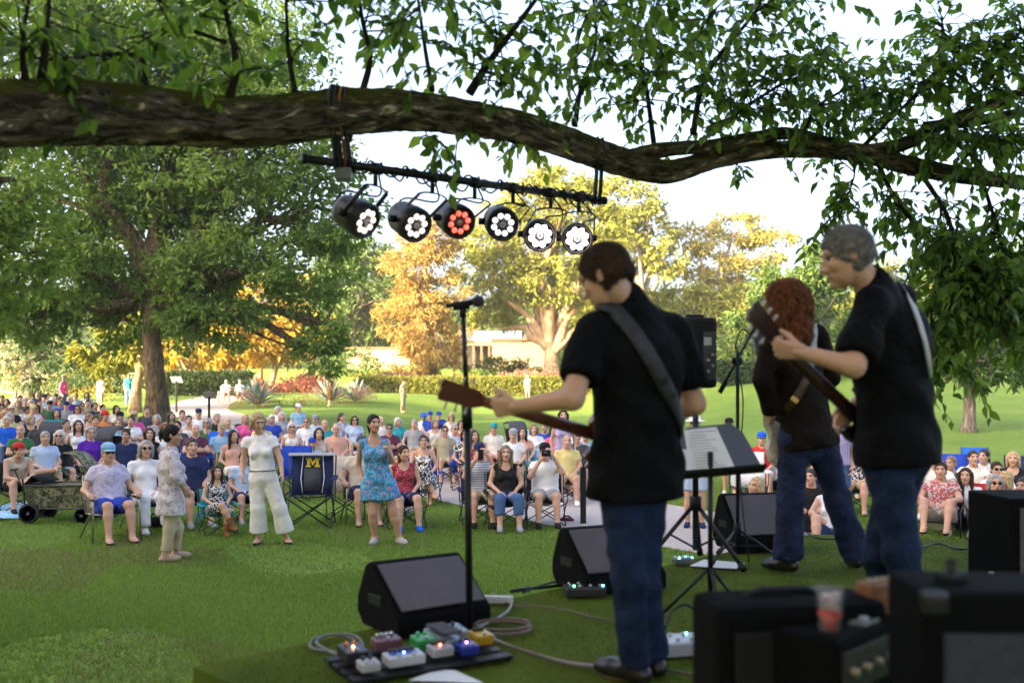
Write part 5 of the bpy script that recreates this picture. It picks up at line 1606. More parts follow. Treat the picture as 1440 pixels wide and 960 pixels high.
def floor_paper(label, pts):
    b = MB(); b.prism([np.array([*(P(px, py, (CAM_Z-STAGE_Z)*FPX/(py-540))[:2]), STAGE_Z+.016]) for px, py in pts], (0, 0, .002))
    o = b.build('sheet_of_paper', PAPER, None, tuple(np.array(b.v[0]))); tag(o, label, 'paper')
floor_paper('white sheet lying on the turf by the boom stand', [(970, 799), (1035, 803), (1048, 795), (990, 790)])
floor_paper('white set list on the turf in front of the pedalboard', [(575, 962), (680, 966), (640, 948), (615, 947)])

# amplifiers in the foreground
def boxy(b, c, size, a, bev=.02): return b.box(c, size, rotz(a), bev)
ga = thing('amplifier', 'low black amplifier back with a rounded top edge behind the drink', 'amplifier', (.70, 2.62, STAGE_Z))
b = MB(); boxy(b, (.735, 2.66, STAGE_Z+.303), (.47, .22, .57), R(8), .035); b.build('cabinet', TOLEX, ga)
b = MB(); boxy(b, (.752, 2.545, STAGE_Z+.30), (.38, .012, .44), R(8), .004); b.build('back_panel', BLACK(), ga)
b = SM(); b.tube([(.62, 2.65, STAGE_Z+.585), (.66, 2.66, STAGE_Z+.60), (.79, 2.68, STAGE_Z+.60), (.83, 2.69, STAGE_Z+.585)], .010, 8); b.build('handle', BLACK(), ga)
gb = thing('small_amplifier', 'small black amplifier under the plastic cup', 'amplifier', (.9, 2.62, STAGE_Z))
pa, pb = np.array([.782, 2.39]), np.array([1.035, 2.65]); uu = nrm(pb-pa); vv = np.array([-uu[1], uu[0]])
ca = pa+uu*.19+vv*.085; ang = math.atan2(uu[1], uu[0])
b = MB(); boxy(b, (*ca, STAGE_Z+.268), (.38, .17, .536), ang, .012); b.build('cabinet', TOLEX, gb)
fc = ca-vv*.088
b = MB(); boxy(b, (*fc, STAGE_Z+.45), (.34, .008, .10), ang, .002); b.build('control_panel', mat('panel_dark', (.03, .03, .035), .3), gb)
for i in range(5):
    p_ = fc+uu*(-.13+.065*i)-vv*.004; b = SM(); b.tube([(*p_, STAGE_Z+.45), (*(p_-vv*.018), STAGE_Z+.45)], .011, 10); b.build('knob', mat('cream_knob', (.35, .30, .2), .4), gb)
b = MB(); boxy(b, (*(fc-vv*.001), STAGE_Z+.20), (.33, .010, .34), ang, .003); b.build('grille', GRILL, gb)
gc = thing('amplifier', 'large black amplifier with a grey cloth grille in the foreground', 'amplifier', (1.10, 2.15, STAGE_Z))
b = MB(); boxy(b, (1.185, 2.13, STAGE_Z+.366), (.68, .24, .726), R(-3), .018); b.build('cabinet', TOLEX, gc)
b = MB(); boxy(b, (1.177, 2.006, STAGE_Z+.345), (.60, .012, .60), R(-3), .004); b.build('grille', mat('amp_grille_cloth', (.030, .034, .050), .85, var=.2, scale=40, bump=.6, bscale=300), gc)
for s in (-1, 1):
    b = MB(); boxy(b, (1.185+s*.325, 2.012+s*-.017, STAGE_Z+.705), (.05, .05, .05), R(-3), .012); b.build('corner_guard', METAL(), gc)
b = MB(); boxy(b, (.935, 2.12, STAGE_Z+.740), (.05, .05, .022), .3, .006); b.tube([(.935, 2.12, STAGE_Z+.745), (.94, 2.13, STAGE_Z+.775)], .012, 8)
o = b.build('clip_tuner', BLACK(), None, (.935, 2.12, STAGE_Z+.729)); tag(o, 'small black clip-on tuner lying on the big amplifier', 'tuner')
bx = thing('wooden_box', 'small brown wooden pedal box on the amplifier', 'box', (.985, 2.70, STAGE_Z+.537))
b = MB(); boxy(b, (.985, 2.675, STAGE_Z+.580), (.10, .07, .082), .45, .006); b.build('case', mat('walnut', (.20, .075, .03), .5, var=.3, scale=30), bx)
for i in range(4):
    b = SM(); p_ = (.955+.02*i, 2.66+.009*i, STAGE_Z+.62); b.tube([p_, (p_[0], p_[1], p_[2]+.012)], .007, 8); b.build('knob', mat('cream_knob', (.35, .30, .2), .4), bx)
pt = thing('effects_tray', 'shallow silver tray of small knobs lying beside the cup', 'tray', (.90, 2.545, STAGE_Z+.536))
b = MB(); boxy(b, (.905, 2.56, STAGE_Z+.5405), (.09, .045, .009), ang, .002); b.build('plate', mat('dull_steel', (.25, .25, .27), .4, .6), pt)
b = SM(); b.tube([(.90, 2.55, STAGE_Z+.545), (.90, 2.55, STAGE_Z+.556)], .012, 10); b.build('knob', STEEL(), pt)

# the drink
cx, cy, cz = .790, 2.475, STAGE_Z+.538
cup = thing('plastic_cup', 'clear plastic cup of red drink with ice on the amplifier', 'cup', (cx, cy, cz))
gl = mat('clear_plastic', (.95, .95, .97), .08); g_ = gl.node_tree.nodes['Principled BSDF']; g_.inputs['Transmission Weight'].default_value = .92; g_.inputs['IOR'].default_value = 1.15
b = SM(); b.lathe([(.024, 0), (.0255, .002), (.034, .104), (.0355, .106), (.0345, .108), (.0328, .105), (.0243, .004), (.0, .004)], (cx, cy, cz), 28); b.build('cup_wall', gl, cup)
rd = mat('red_drink', (.62, .03, .02), .2); g_ = rd.node_tree.nodes['Principled BSDF']; g_.inputs['Transmission Weight'].default_value = .0
b = SM(); b.lathe([(.0235, .005), (.0285, .050), (.0, .051)], (cx, cy, cz), 24); b.build('drink', rd, cup)
ic = mat('pink_ice', (.85, .70, .70), .3); g_ = ic.node_tree.nodes['Principled BSDF']; g_.inputs['Transmission Weight'].default_value = .4
for i in range(9):
    a = i*2.3; b = MB(); b.box((cx+.013*math.cos(a), cy+.013*math.sin(a), cz+.056+.004*i), (.017, .016, .015), Matrix.Rotation(a, 3, 'Z') @ Matrix.Rotation(.6*i, 3, 'X'), .003); b.build('ice_cube', ic, cup)

# black case at the right end, small bottle
bk = thing('subwoofer', 'tall black speaker cabinet standing at the end of the stage', 'speaker', (2.95, 5.5, STAGE_Z))
b = MB(); boxy(b, (2.98, 5.72, STAGE_Z+.262), (.50, .46, .52), R(4), .012); b.build('cabinet', TOLEX, bk)
b = MB(); boxy(b, (3.0, 5.485, STAGE_Z+.25), (.42, .012, .44), R(4), .003); b.build('grille', GRILL, bk)
for sx in (-.18, .18):
    for sy in (-.16, .16):
        b = SM(); b.tube([(2.98+sx, 5.72+sy, STAGE_Z+.001), (2.98+sx, 5.72+sy, STAGE_Z+.012)], .02, 8); b.build('foot', BLACK(), bk)
b = SM(); b.lathe([(.03, 0), (.033, .01), (.033, .07), (.028, .09), (.014, .10), (.014, .118), (.0, .119)], (2.61, 5.42, STAGE_Z+.014), 14); o = b.build('small_bottle', mat('frosted_plastic', (.62, .58, .52), .3), None, (2.61, 5.42, STAGE_Z+.014)); tag(o, 'small pale plastic bottle standing on the turf by the speaker cabinet', 'bottle')

# pedalboard and pedals
def px_floor(px, py, h=0.0):
    Yv = (CAM_Z-STAGE_Z-h)*FPX/(py-540)
    return np.array([(px-720)/FPX*Yv, Yv])
pc = [px_floor(487, 955, .03), px_floor(702, 921, .03), px_floor(655, 893, .03), px_floor(490, 915, .03)]
pcen = px_floor(590, 925, .03); pu = nrm(pc[1]-pc[0]); pv = np.array([-pu[1], pu[0]]); pang = math.atan2(pu[1], pu[0])
pbd = thing('pedalboard', 'flat black pedalboard carrying guitar effect pedals', 'pedalboard', (*pcen, STAGE_Z))
for i in range(4):
    q = pcen+pv*(-.13+.087*i); b = MB(); boxy(b, (*q, STAGE_Z+.026+.004*i), (.70, .070, .014), pang, .004); b.build('rail', BLACK(), pbd)
for s in (-1, 1):
    q = pcen+pu*.33*s; b = MB(); boxy(b, (*q, STAGE_Z+.020), (.012, .33, .028), pang, .003); b.build('side_frame', BLACK(), pbd)
KN = mat('pedal_knob', (.02, .02, .02), .35); CHR = STEEL()
def pedal(name, label, s, t, w, d, h, col, knobs=3, rough=.35, tilt=0.0, treadle=False, screen=None, leds=(), stomp=1, kc=None, dz=0):
    col = tuple(c_*.72 for c_ in col); w, d, h = w*.92, d*.92, h*.85
    q = pcen+pu*s+pv*t; z0 = STAGE_Z+.046+.012*((t+.14)/.28)+dz
    root = thing(name, label, 'pedal', (*q, z0), 0, 'effect pedals on the pedalboard')
    R_ = rotz(pang+tilt) @ Matrix.Rotation(.10, 3, 'X')
    W = lambda x, y, z: np.array([q[0], q[1], z0])+np.array(R_ @ Vector((x, y, z)))
    b = MB(); b.box(W(0, 0, h/2), (w, d, h), R_, .006); b.build('case', mat('pedal_%02x%02x%02x' % tuple(int(c*255) for c in col), col, rough, .15), root)
    if treadle:
        b = MB(); b.box(W(0, 0, h+.022), (w*.86, d*.98, .012), R_ @ Matrix.Rotation(-.10, 3, 'X'), .004); b.build('treadle', mat('treadle_rubber', (.055, .05, .06), .7, bump=.8, bscale=500), root)
        return root
    for i in range(knobs):
        p0 = W(-w*.36+w*.72*(i+.5)/knobs, d*.30, h); p1 = W(-w*.36+w*.72*(i+.5)/knobs, d*.30, h+.014)
        b = SM(); b.tube([p0, p1], [.0088, .0075], 10); b.build('knob', kc or KN, root)
    for i in range(stomp):
        xx = -w*.4+w*.8*(i+.5)/stomp
        b = SM(); b.tube([W(xx, -d*.30, h), W(xx, -d*.30, h+.010)], .0075, 10); b.build('footswitch', CHR, root)
    for i, lc in enumerate(leds):
        b = SM(); p0 = W(-w*.3+w*.6*(i+.5)/max(1, len(leds)), 0, h+.001); b.tube([p0, W(-w*.3+w*.6*(i+.5)/max(1, len(leds)), 0, h+.006)], .0035, 8); b.build('indicator', mat('led_%d' % int(lc[0]*9+lc[2]*90), lc, .3, emit=lc, estr=6), root)
    if screen:
        b = MB(); b.box(W(0, d*.08, h+.0015), (w*.7, d*.34, .003), R_); b.build('display', mat('screen_%02x' % int(screen[2]*255), screen, .15), root)
    return root
pedal('effect_pedal', 'black effect pedal with two bright knobs at the pedalboard end', -.27, .05, .10, .13, .055, (.03, .025, .03), 2, leds=[(1, .35, .1)], kc=mat('orange_knob', (.55, .22, .08), .4))
pedal('effect_pedal', 'purple-brown effect pedal with a row of chrome knobs', -.10, .115, .125, .075, .055, (.22, .09, .11), 4, kc=CHR)
pedal('effect_pedal', 'bright green effect pedal', .045, .06, .10, .09, .055, (.05, .42, .10), 2, kc=mat('green_knob', (.12, .5, .16), .4))
pedal('effect_pedal', 'long white effect pedal with black knobs and blue legend', -.11, -.085, .17, .09, .045, (.62, .62, .64), 6, leds=[(.1, .2, 1)], screen=(.04, .12, .45), stomp=2)
pedal('effect_pedal', 'small white effect pedal beside the long white one', -.265, -.10, .085, .075, .04, (.58, .57, .60), 2, stomp=2)
pedal('effect_pedal', 'silver effect pedal with four knobs beside the blue pedal', .065, -.055, .105, .075, .045, (.52, .53, .54), 4, leds=[(1, .1, .05)])
pedal('volume_pedal', 'pale blue treadle volume pedal', .145, .075, .105, .21, .05, (.35, .42, .48), treadle=True)
pedal('effect_pedal', 'deep blue effect pedal in front of the treadle pedal', .175, -.075, .085, .095, .045, (.03, .05, .42), 2, leds=[(.8, .2, .9)], stomp=2)
pedal('effect_pedal', 'grey-blue tuner pedal with a display at the back of the pedalboard', .235, .135, .08, .125, .05, (.45, .50, .55), 1, screen=(.03, .05, .10))
pedal('effect_pedal', 'yellow effect pedal at the pedalboard corner', .295, .02, .085, .10, .05, (.62, .38, .02), 3, kc=KN, stomp=1)
# second pedal unit behind the guitarist's leg
def unit2(label, px, py, cols, w=.26, d=.16, h=.06, a=.25, nm='multi_effect_unit'):
    q = px_floor(px, py, h); root = thing(nm, label, 'pedal', (*q, STAGE_Z))
    R_ = rotz(a); W = lambda x, y, z: np.array([q[0], q[1], STAGE_Z+.012])+np.array(R_ @ Vector((x, y, z)))
    b = MB(); b.box(W(0, 0, h/2), (w, d, h), R_, .008); b.build('case', mat('unit_'+nm, cols[0], .35, .2), root)
    for i in range(8):
        xx, yy = -w*.36+w*.24*(i % 4), (-.25 if i < 4 else .25)*d
        b = SM(); b.tube([W(xx, yy, h), W(xx, yy, h+.012)], .008, 10); b.build('footswitch', CHR, root)
        if i % 3 == 0:
            b = SM(); b.tube([W(xx+.02, yy+.02, h), W(xx+.02, yy+.02, h+.004)], .005, 8); b.build('indicator', mat('led_unit%d' % i, (.1, .9, .5), .3, emit=[(.1, 1, .4), (.1, .8, 1), (.2, 1, .3)][i % 3 if i < 3 else 1], estr=5), root)
unit2('silver multi-switch pedal unit with green lights behind the guitarist', 957, 900, [(.40, .40, .45)])
unit2('flat black pedal unit beside the half-hidden wedge monitor', 822, 826, [(.03, .03, .035)], .22, .13, .05, .1, 'black_pedal_unit')
unit2('small grey junction box on the turf by the speaker stand', 960, 787, [(.10, .10, .11)], .12, .08, .035, .2, 'junction_box')

# cables on the turf
def cable(label, pts, r=.0055, col='black', cat='cable'):
    q = [np.array([*px_floor(px, py), STAGE_Z+.020+(p[0] if p else 0)]) for px, py, *p in pts]
    b = SM(); b.tube(_catmull(np.array(q), 6), r, 6)
    m = {'black': BLACK(), 'grey': mat('grey_cable', (.16, .15, .15), .55), 'brown': mat('brown_cable', (.13, .09, .065), .6), 'pale': mat('pale_cable', (.33, .30, .30), .5)}[col]
    o = b.build('cable', m, None, tuple(q[0])); return tag(o, label, cat)
coil = lambda px, py, rx, ry, n=14, turns=1.0, dz=.0: [(px+rx*math.cos(2*math.pi*turns*i/n), py+ry*math.sin(2*math.pi*turns*i/n), dz+.004*i/n) for i in range(n+1)]
cable('grey cable coiled at the corner of the pedalboard', [(500, 905), (470, 898), (440, 905), (440, 918), (480, 922), (510, 918), (500, 903, .01), (465, 902, .012), (445, 912, .01), (470, 925), (500, 930)], .007, 'grey')
cable('thick dark cable coiled in the middle of the turf', coil(705, 889, 42, 9)+coil(707, 887, 38, 8, dz=.01), .008, 'brown')
cable('pale cable looping from the wedge monitor', [(680, 845), (700, 843), (718, 848), (716, 862), (700, 874), (680, 884), (668, 886)], .006, 'pale')
cable('brown cable running across the turf behind the guitarist', [(690, 838), (720, 855), (760, 858), (800, 864), (830, 872), (862, 879)], .005, 'brown')
cable('long black cable from the pedalboard along the stage front', [(690, 905), (740, 922), (800, 940), (860, 946), (930, 948), (990, 958)], .007, 'brown')
cable('second long cable beside the black one along the stage front', [(680, 898), (720, 915), (790, 936), (850, 943), (900, 951)], .006, 'pale')
cable('black cables bundled by the half-hidden wedge monitor', [(718, 836), (745, 832), (775, 829), (800, 826), (830, 826)], .010, 'black')
cable('loose black cable beside the bundled ones', [(735, 838), (760, 828), (790, 820), (812, 818)], .006, 'black')
cable('thin black cable between the boots of the woman guitarist', [(1135, 752), (1150, 760), (1185, 762), (1215, 765)], .006, 'black')
cable('black cable snaking at the far stage edge', [(1290, 775), (1320, 768), (1350, 776), (1385, 771), (1408, 780)], .007, 'black')
cable('cable hanging over the small silver pedal unit', [(935, 890), (945, 880, .05), (965, 876, .07), (985, 880, .03)], .006, 'black')
b = MB(); q = px_floor(700, 850); b.box((*q, STAGE_Z+.03), (.16, .045, .035), rotz(-.1), .006); o = b.build('power_strip', mat('pale_plastic', (.5, .5, .5), .5), None, (*q, STAGE_Z+.012)); tag(o, 'pale power strip on the turf behind the first wedge monitor', 'power strip')
# ---------------------------------------------------------------- hero figures
from mathutils.bvhtree import BVHTree
def joints(Y, front, face, d, up=(0, 0, 1), toe=.17, toedirs=None):
    J = {}
    for k, v in d.items():
        px, py = v[0], v[1]; yy = v[2] if len(v) > 2 else Y
        J[k] = P(px, py, yy)
    front = nrm(front)
    for s in 'LR':
        a = J['an'+s]; f = nrm((toedirs or {}).get(s, front))
        J['toe'+s] = a+f*toe+np.array([0, 0, -.05])
    J['front'] = front
    J['hM'] = frame_from(face, up)
    return J
def shift(J, loc):
    out = {}
    for k, v in J.items():
        out[k] = v-loc if isinstance(v, np.ndarray) and v.shape == (3,) and k not in ('front', 'fdL', 'fdR', 'pnL', 'pnR') else v
    return out
def hero(label, J, loc, sex, tone, top, tm, bottom, bm_, shoe, sm, hair, h=.013, hh=.006, hd=.0042, w=1.0, names=('shirt', 'trousers'), group=None):
    loc = np.asarray(loc, float); J = shift(J, loc)
    S = body_set(J, sex, w, h, hh, hd, 1.0, ('body',), top=top, bottom=bottom, shoe=shoe, seed=len(CACHE)+3)
    o = child('person', vf_mesh('body', S['body']), skin(tone), None)
    o.location = loc; tag(o, label, 'person', group)
    if 'top' in S: child(names[0], vf_mesh('top', S['top']), tm, o)
    if 'collar' in S: child('collar', vf_mesh('collar', S['collar']), tm, o)
    if 'bottom' in S: child(names[1], vf_mesh('bottom', S['bottom']), bm_, o)
    for s in 'LR':
        if 'shoe'+s in S: child('shoe', vf_mesh('shoe', S['shoe'+s]), sm, o)
    if hair:
        V, F = hair_set(J, hair[2] if len(hair) > 2 else 1.0, hair[0], hh*1.1, 3, sex)
        if hair[0] in ('short', 'wavy'): V, F = strands(V, F, J, hair)
        child('hair', np_mesh('hair', V, F, smooth=True), mat('hair_'+hair[1], HAIR[hair[1]], .6, var=.45, scale=50, bump=.8, bscale=120, spec=.15), o)
    o['_loc'] = 0
    del o['_loc']
    return o, S, loc
def strands(V, F, J, hair):
    """adds locks of hair lying over the hair mass, falling from the crown"""
    n = 5200 if hair[0] in ('wavy', 'short') else 1500
    ctr = V[F].mean(1); e1 = V[F[:, 2]]-V[F[:, 0]]; e2 = V[F[:, 3]]-V[F[:, 1]]
    nn = np.cross(e1, e2); nn /= np.maximum(1e-9, np.linalg.norm(nn, axis=1))[:, None]
    rel = ctr-J['head']; M = J['hM']
    out = np.sum(nn*(rel/np.maximum(.01, np.linalg.norm(rel, axis=1))[:, None]), 1) > .2
    ids = np.nonzero(out)[0]
    i = RNG.choice(ids, n); p = ctr[i]+RNG.normal(0, .003, (n, 3)); no = nn[i]
    crown = J['head']+M@np.array([.02, .05, .12])
    d = p-crown; d -= np.sum(d*no, 1)[:, None]*no; d /= np.maximum(1e-6, np.linalg.norm(d, axis=1))[:, None]
    if hair[0] == 'short': d = d*.6+(M@np.array([0, -.15, -.2]))+RNG.normal(0, .25, (n, 3))
    else: d = d*.4+np.array([0, 0, -.9])+RNG.normal(0, .35, (n, 3))
    d -= np.sum(d*no, 1)[:, None]*no*.85; d /= np.maximum(1e-6, np.linalg.norm(d, axis=1))[:, None]
    ln = RNG.uniform(.018, .034, (n, 1))*(1 if hair[0] != 'wavy' else 1.9)
    w = np.cross(d, no)*RNG.uniform(.0010, .0024, (n, 1))*(1 if hair[0] == 'short' else 1.6)
    lift = no*RNG.uniform(.001, .006, (n, 1))*(1 if hair[0] != 'wavy' else 1.5)
    a, b_ = p-no*.002-w, p-no*.002+w
    bend = RNG.normal(0, .006, (n, 3))*(0 if hair[0] == 'short' else 1)
    m1, m2 = p+d*ln*.55+lift+w*.9+bend, p+d*ln*.55+lift-w*.9+bend
    t1, t2 = p+d*ln+lift*.4-w*.15, p+d*ln+lift*.4+w*.15
    Vs = np.concatenate([V, np.stack([a, b_, m1, m2, t1, t2], 1).reshape(-1, 3)])
    k = len(V)+6*np.arange(n)[:, None]
    return Vs, np.concatenate([F, k+np.array([0, 1, 2, 3]), k+np.array([3, 2, 5, 4])])
def ribbon(name, pts, nors, width, m, parent, th=.004):
    pts = np.array(pts); rows = []
    for i, p in enumerate(pts):
        t = nrm(pts[min(i+1, len(pts)-1)]-pts[max(0, i-1)]); s = nrm(np.cross(t, nors[i]))
        rows.append([p-s*width/2, p, p+s*width/2])
    b = SM(); b.sheet(rows)
    return b.build(name, m, parent, solid=th)
def on_cloth(S, loc, pxs, off=.012):
    V, F = S['top'][0]+loc, S['top'][1]
    bv = BVHTree.FromPolygons([tuple(v) for v in V], [tuple(int(i) for i in f) for f in F])
    pts, nors = [], []
    for px, py in pxs:
        d = Vector(((px-720)/FPX, 1, -(py-540)/FPX)).normalized()
        hit, n, _, _ = bv.ray_cast(Vector((0, 0, CAM_Z)), d)
        if hit is None: continue
        pts.append(np.array(hit)+np.array(n)*off); nors.append(np.array(n))
    return pts, nors

def guitar(label, tip, cen_dir, front, kind, bodycol, strapfn=None, scale=1.0):
    """tip: end of the headstock; cen_dir: from tip towards the body; front: side of the strings"""
    a = -nrm(cen_dir)                       # axis, body to head
    n = nrm(front-np.dot(front, a)*a); s = np.cross(n, a)
    L = .86*scale
    c = np.asarray(tip, float)-a*L
    root = thing('guitar', label, 'guitar', tuple(c))
    Q = lambda x, y, z: c+(a*x+s*y+n*z)*scale
    if kind == 'les':
        half = [(-.20, .0), (-.195, .07), (-.16, .13), (-.10, .158), (-.04, .145), (.02, .115), (.07, .108), (.12, .120), (.16, .118), (.19, .09), (.205, .04)]
        other = [(.15, -.03), (.175, -.075), (.19, -.10), (.16, -.117), (.11, -.117), (.07, -.106), (.02, -.115), (-.04, -.145), (-.10, -.158), (-.16, -.13), (-.195, -.07)]
    else:
        half = [(-.21, .02), (-.20, .09), (-.15, .145), (-.09, .155), (-.02, .12), (.04, .10), (.10, .118), (.17, .125), (.22, .10), (.225, .075), (.17, .06), (.14, .03)]
        other = [(.13, -.03), (.15, -.06), (.19, -.085), (.185, -.105), (.13, -.115), (.06, -.10), (0, -.115), (-.08, -.155), (-.15, -.145), (-.20, -.09), (-.212, -.03)]
    th = .045
    b = MB(); b.prism([Q(x, y, -th/2) for x, y in half+other], n*th*scale)
    o = b.build('body', mat('guitar_body_%02x%02x' % (int(bodycol[0]*255), int(bodycol[1]*255)), bodycol, .15, var=.25, scale=9), root)
    md = o.modifiers.new('bev', 'BEVEL'); md.width = .008; md.segments = 2; md.limit_method = 'ANGLE'
    wood = mat('neck_mahogany', (.15, .045, .022), .35, var=.25, scale=20) if kind == 'les' else mat('neck_dark', (.05, .020, .014), .35, var=.25, scale=20)
    dk = mat('fretboard_rosewood', (.035, .018, .012), .5)
    b = SM(); b.tube([Q(.13, 0, .012), Q(.40, 0, .010), Q(.67, 0, .008)], [.027*scale, .025*scale, .022*scale], 12, flat=.62, up=n); b.build('neck', wood, root)
    b = MB(); b.prism([Q(.10, -.028, .024), Q(.10, .028, .024), Q(.68, .0215, .021), Q(.68, -.0215, .021)], n*.006*scale); b.build('fretboard', dk, root)
    for i in range(14):
        x = .665-.52*(1-2**(-(i+1)/12)); b = MB(); b.prism([Q(x, -.024, .029), Q(x, .024, .029), Q(x+.003, .024, .029), Q(x+.003, -.024, .029)], n*.0025); b.build('fret', STEEL(), root)
    hd = [(.665, -.022), (.70, -.036), (.85, -.042), (.862, -.02), (.852, 0), (.862, .02), (.85, .042), (.70, .036), (.665, .022)]
    b = MB(); b.prism([Q(x, y, -.004-(x-.66)*.18) for x, y in hd], n*.016*scale); b.build('headstock', mat('headstock_brown' if kind == 'les' else 'headstock_dark', (.10, .03, .016) if kind == 'les' else (.035, .014, .010), .3, var=.2, scale=20), root)
    for i in range(3):
        for sd in (-1, 1):
            x = .725+.045*i; zz = .006-(x-.66)*.18
            b = SM(); b.tube([Q(x, sd*.036, zz), Q(x, sd*.058, zz)], .004, 8); b.tube([Q(x, sd*.054, zz), Q(x, sd*.070, zz)], [.009, .010], 8, flat=.6); b.build('tuning_peg', mat('peg_cream', (.48, .44, .36), .3, .3), root)
    for x in (-.02, .075):
        b = MB(); b.prism([Q(x-.018, -.04, th/2), Q(x+.018, -.04, th/2), Q(x+.018, .04, th/2), Q(x-.018, .04, th/2)], n*.009); b.build('pickup', BLACK(), root)
    b = MB(); b.prism([Q(-.075, -.04, th/2), Q(-.062, -.04, th/2), Q(-.062, .04, th/2), Q(-.075, .04, th/2)], n*.014); b.build('bridge', STEEL(), root)
    for k in range(6):
        y0, y1 = (-.026+.0104*k), (-.017+.0068*k)
        b = SM(); b.tube([Q(-.07, y0, th/2+.012), Q(.67, y1, .031), Q(.73+.03*(k % 3), y1*1.4, .012)], .0007, 4, cap=False); b.build('string', STEEL(), root)
    for k in range(3):
        b = SM(); q = Q(-.10-.035*(k % 2), -.09-.03*(k//2), th/2); b.tube([q, q+n*.014], .010, 10); b.build('knob', mat('cream_knob', (.35, .30, .2), .4), root)
    return root, Q

BLK = mat('black_shirt_cloth', (.0045, .0045, .0055), .8, var=.2, scale=12, bump=1.0, bscale=11, spec=.08)
JEAN = mat('dark_denim', (.0085, .019, .055), .85, var=.45, scale=7, bump=1.0, bscale=14, spec=.2)
# guitarist in the black short-sleeved shirt
f1 = nrm((-.5, .87, 0))
d1 = dict(pelvis=(895, 665, 3.861), waist=(897, 590, 3.841), chest=(895, 505, 3.822), neck=(880, 420, 3.802), head=(851, 390, 3.782),
          shL=(833, 465, 3.733), elL=(805, 560, 3.605), wrL=(722, 572, 3.782), shR=(948, 466, 3.920), elR=(977, 568, 3.999), wrR=(905, 600, 4.157),
          hipL=(873, 680, 3.822), hipR=(908, 680, 3.901), knL=(884, 812, 3.782), knR=(904, 815, 3.891), anL=(893, 921, 3.822), anR=(920, 917, 3.920))
J = joints(3.9, f1, (-.74, .46, -.46), d1, toedirs={'L': (-.7, .7, 0), 'R': (-.2, 1, 0)})
for s in 'LR': J['an'+s][2] = STAGE_Z+.088; J['toe'+s][2] = STAGE_Z+.038
J.update(fdL=nrm((-.88, .32, -.05)), pnL=nrm((.15, .92, .25)), hkL=dict(curl=(.9, .9, .5), thumb=(.62, .70, .15)), fdR=nrm((-.8, .2, -.2)), pnR=nrm((0, -.9, 0)))
g1, S1, l1 = hero('guitarist in black short-sleeved shirt and dark jeans with his back turned, wide black strap', J, (.52, 3.86, STAGE_Z), 'm', .12,
                  ('tee', dict(e=.021, hem=.09, sleeve=.74, flare=.016, skirt=.010, collar=True, h=.0125, wr=.006, fr=24.0)), BLK,
                  ('pants', dict(e=.002, len=2.04, flare=.008, h=.0115, wr=.006)), JEAN, 'shoe', mat('dark_leather', (.010, .008, .008), .4), ('short', 'brown'), w=.97)
tip = P(615, 545, 3.86); thr = P(822, 606, 4.07)
gt, Q = guitar('brown electric guitar slung on the guitarist in the black short-sleeved shirt', tip, thr-tip, f1+V3(0, 0, .15), 'les', (.16, .045, .02))
pts, nors = on_cloth(S1, l1, [(846, 440), (852, 434), (862, 436), (875, 450), (890, 468), (905, 490), (918, 512), (930, 535), (941, 556), (950, 578), (957, 600)])
STR1 = mat('leather_strap', (.022, .022, .027), .55, bump=.5, bscale=90)
ribbon('strap', pts+[Q(-.205, .02, 0)], nors+[nors[-1]], .062, STR1, gt)
for i in range(3, 9):
    p_, n_ = pts[i], nors[i]
    b = MB(); t = nrm(pts[i+1]-pts[i-1]) if i+1 < len(pts) else nrm(pts[i]-pts[i-1]); s_ = np.cross(t, n_)
    b.prism([p_+n_*.004+s_*x-t*.010*(1 if k < 2 else -1) for k, x in enumerate((-.016, .016, .016, -.016))], n_*.003); b.build('strap_patch', mat('strap_patch', (.012, .012, .014), .4), gt)

# woman guitarist in blazer and flared jeans
f2 = nrm((-.30, .95, 0))
d2 = dict(pelvis=(1137, 618, 6.0), waist=(1130, 572, 6.0), chest=(1120, 512, 6.0), neck=(1112, 458, 6.0), head=(1104, 423, 5.99),
          shL=(1086, 470, 5.94), elL=(1073, 533, 5.90), wrL=(1085, 583, 6.0), shR=(1150, 471, 6.05), elR=(1168, 530, 6.12), wrR=(1135, 566, 6.28),
          hipL=(1117, 618, 5.97), hipR=(1154, 618, 6.03), knL=(1111, 705, 5.98), knR=(1178, 702, 6.07), anL=(1108, 788, 6.02), anR=(1203, 783, 6.15))
J = joints(6.0, f2, (-.55, .82, -.12), d2, toedirs={'L': (-.55, .8, 0), 'R': (.1, 1, 0)})
for s in 'LR': J['an'+s][2] = STAGE_Z+.105; J['toe'+s][2] = STAGE_Z+.04
J.update(fdL=nrm((-.2, .8, -.5)), pnL=nrm((.8, .3, .2)), hkL=dict(curl=(.7, .8, .5)))
BLZ = mat('brown_black_blazer', (.012, .007, .0055), .75, var=.3, scale=9, bump=.8, bscale=14, spec=.1)
FLJ = mat('violet_denim', (.014, .022, .065), .8, var=.45, scale=7, bump=1.0, bscale=14, spec=.2)
g2, S2, l2 = hero('woman guitarist with auburn wavy hair in dark blazer and flared jeans', J, (1.80, 6.0, STAGE_Z), 'f', .15,
                  ('long', dict(e=.018, hem=.05, sleeve=1.96, flare=.010, skirt=.014, h=.0125, wr=.004)), BLZ,
                  ('pants', dict(e=.006, len=2.02, flare=.042, h=.0125, wr=.006)), FLJ, 'shoe', mat('black_boot', (.012, .011, .011), .3), ('wavy', 'auburn', .96), hh=.0075, w=.98, names=('blazer', 'jeans'))
tip = P(1035, 520, 6.05)+V3(0, .22, 0); 
gt, Q = guitar('cream electric guitar slung low on the woman guitarist', P(1062, 470, 6.64), V3(.05, -.42, -.57), f2, 'strat', (.55, .48, .40))
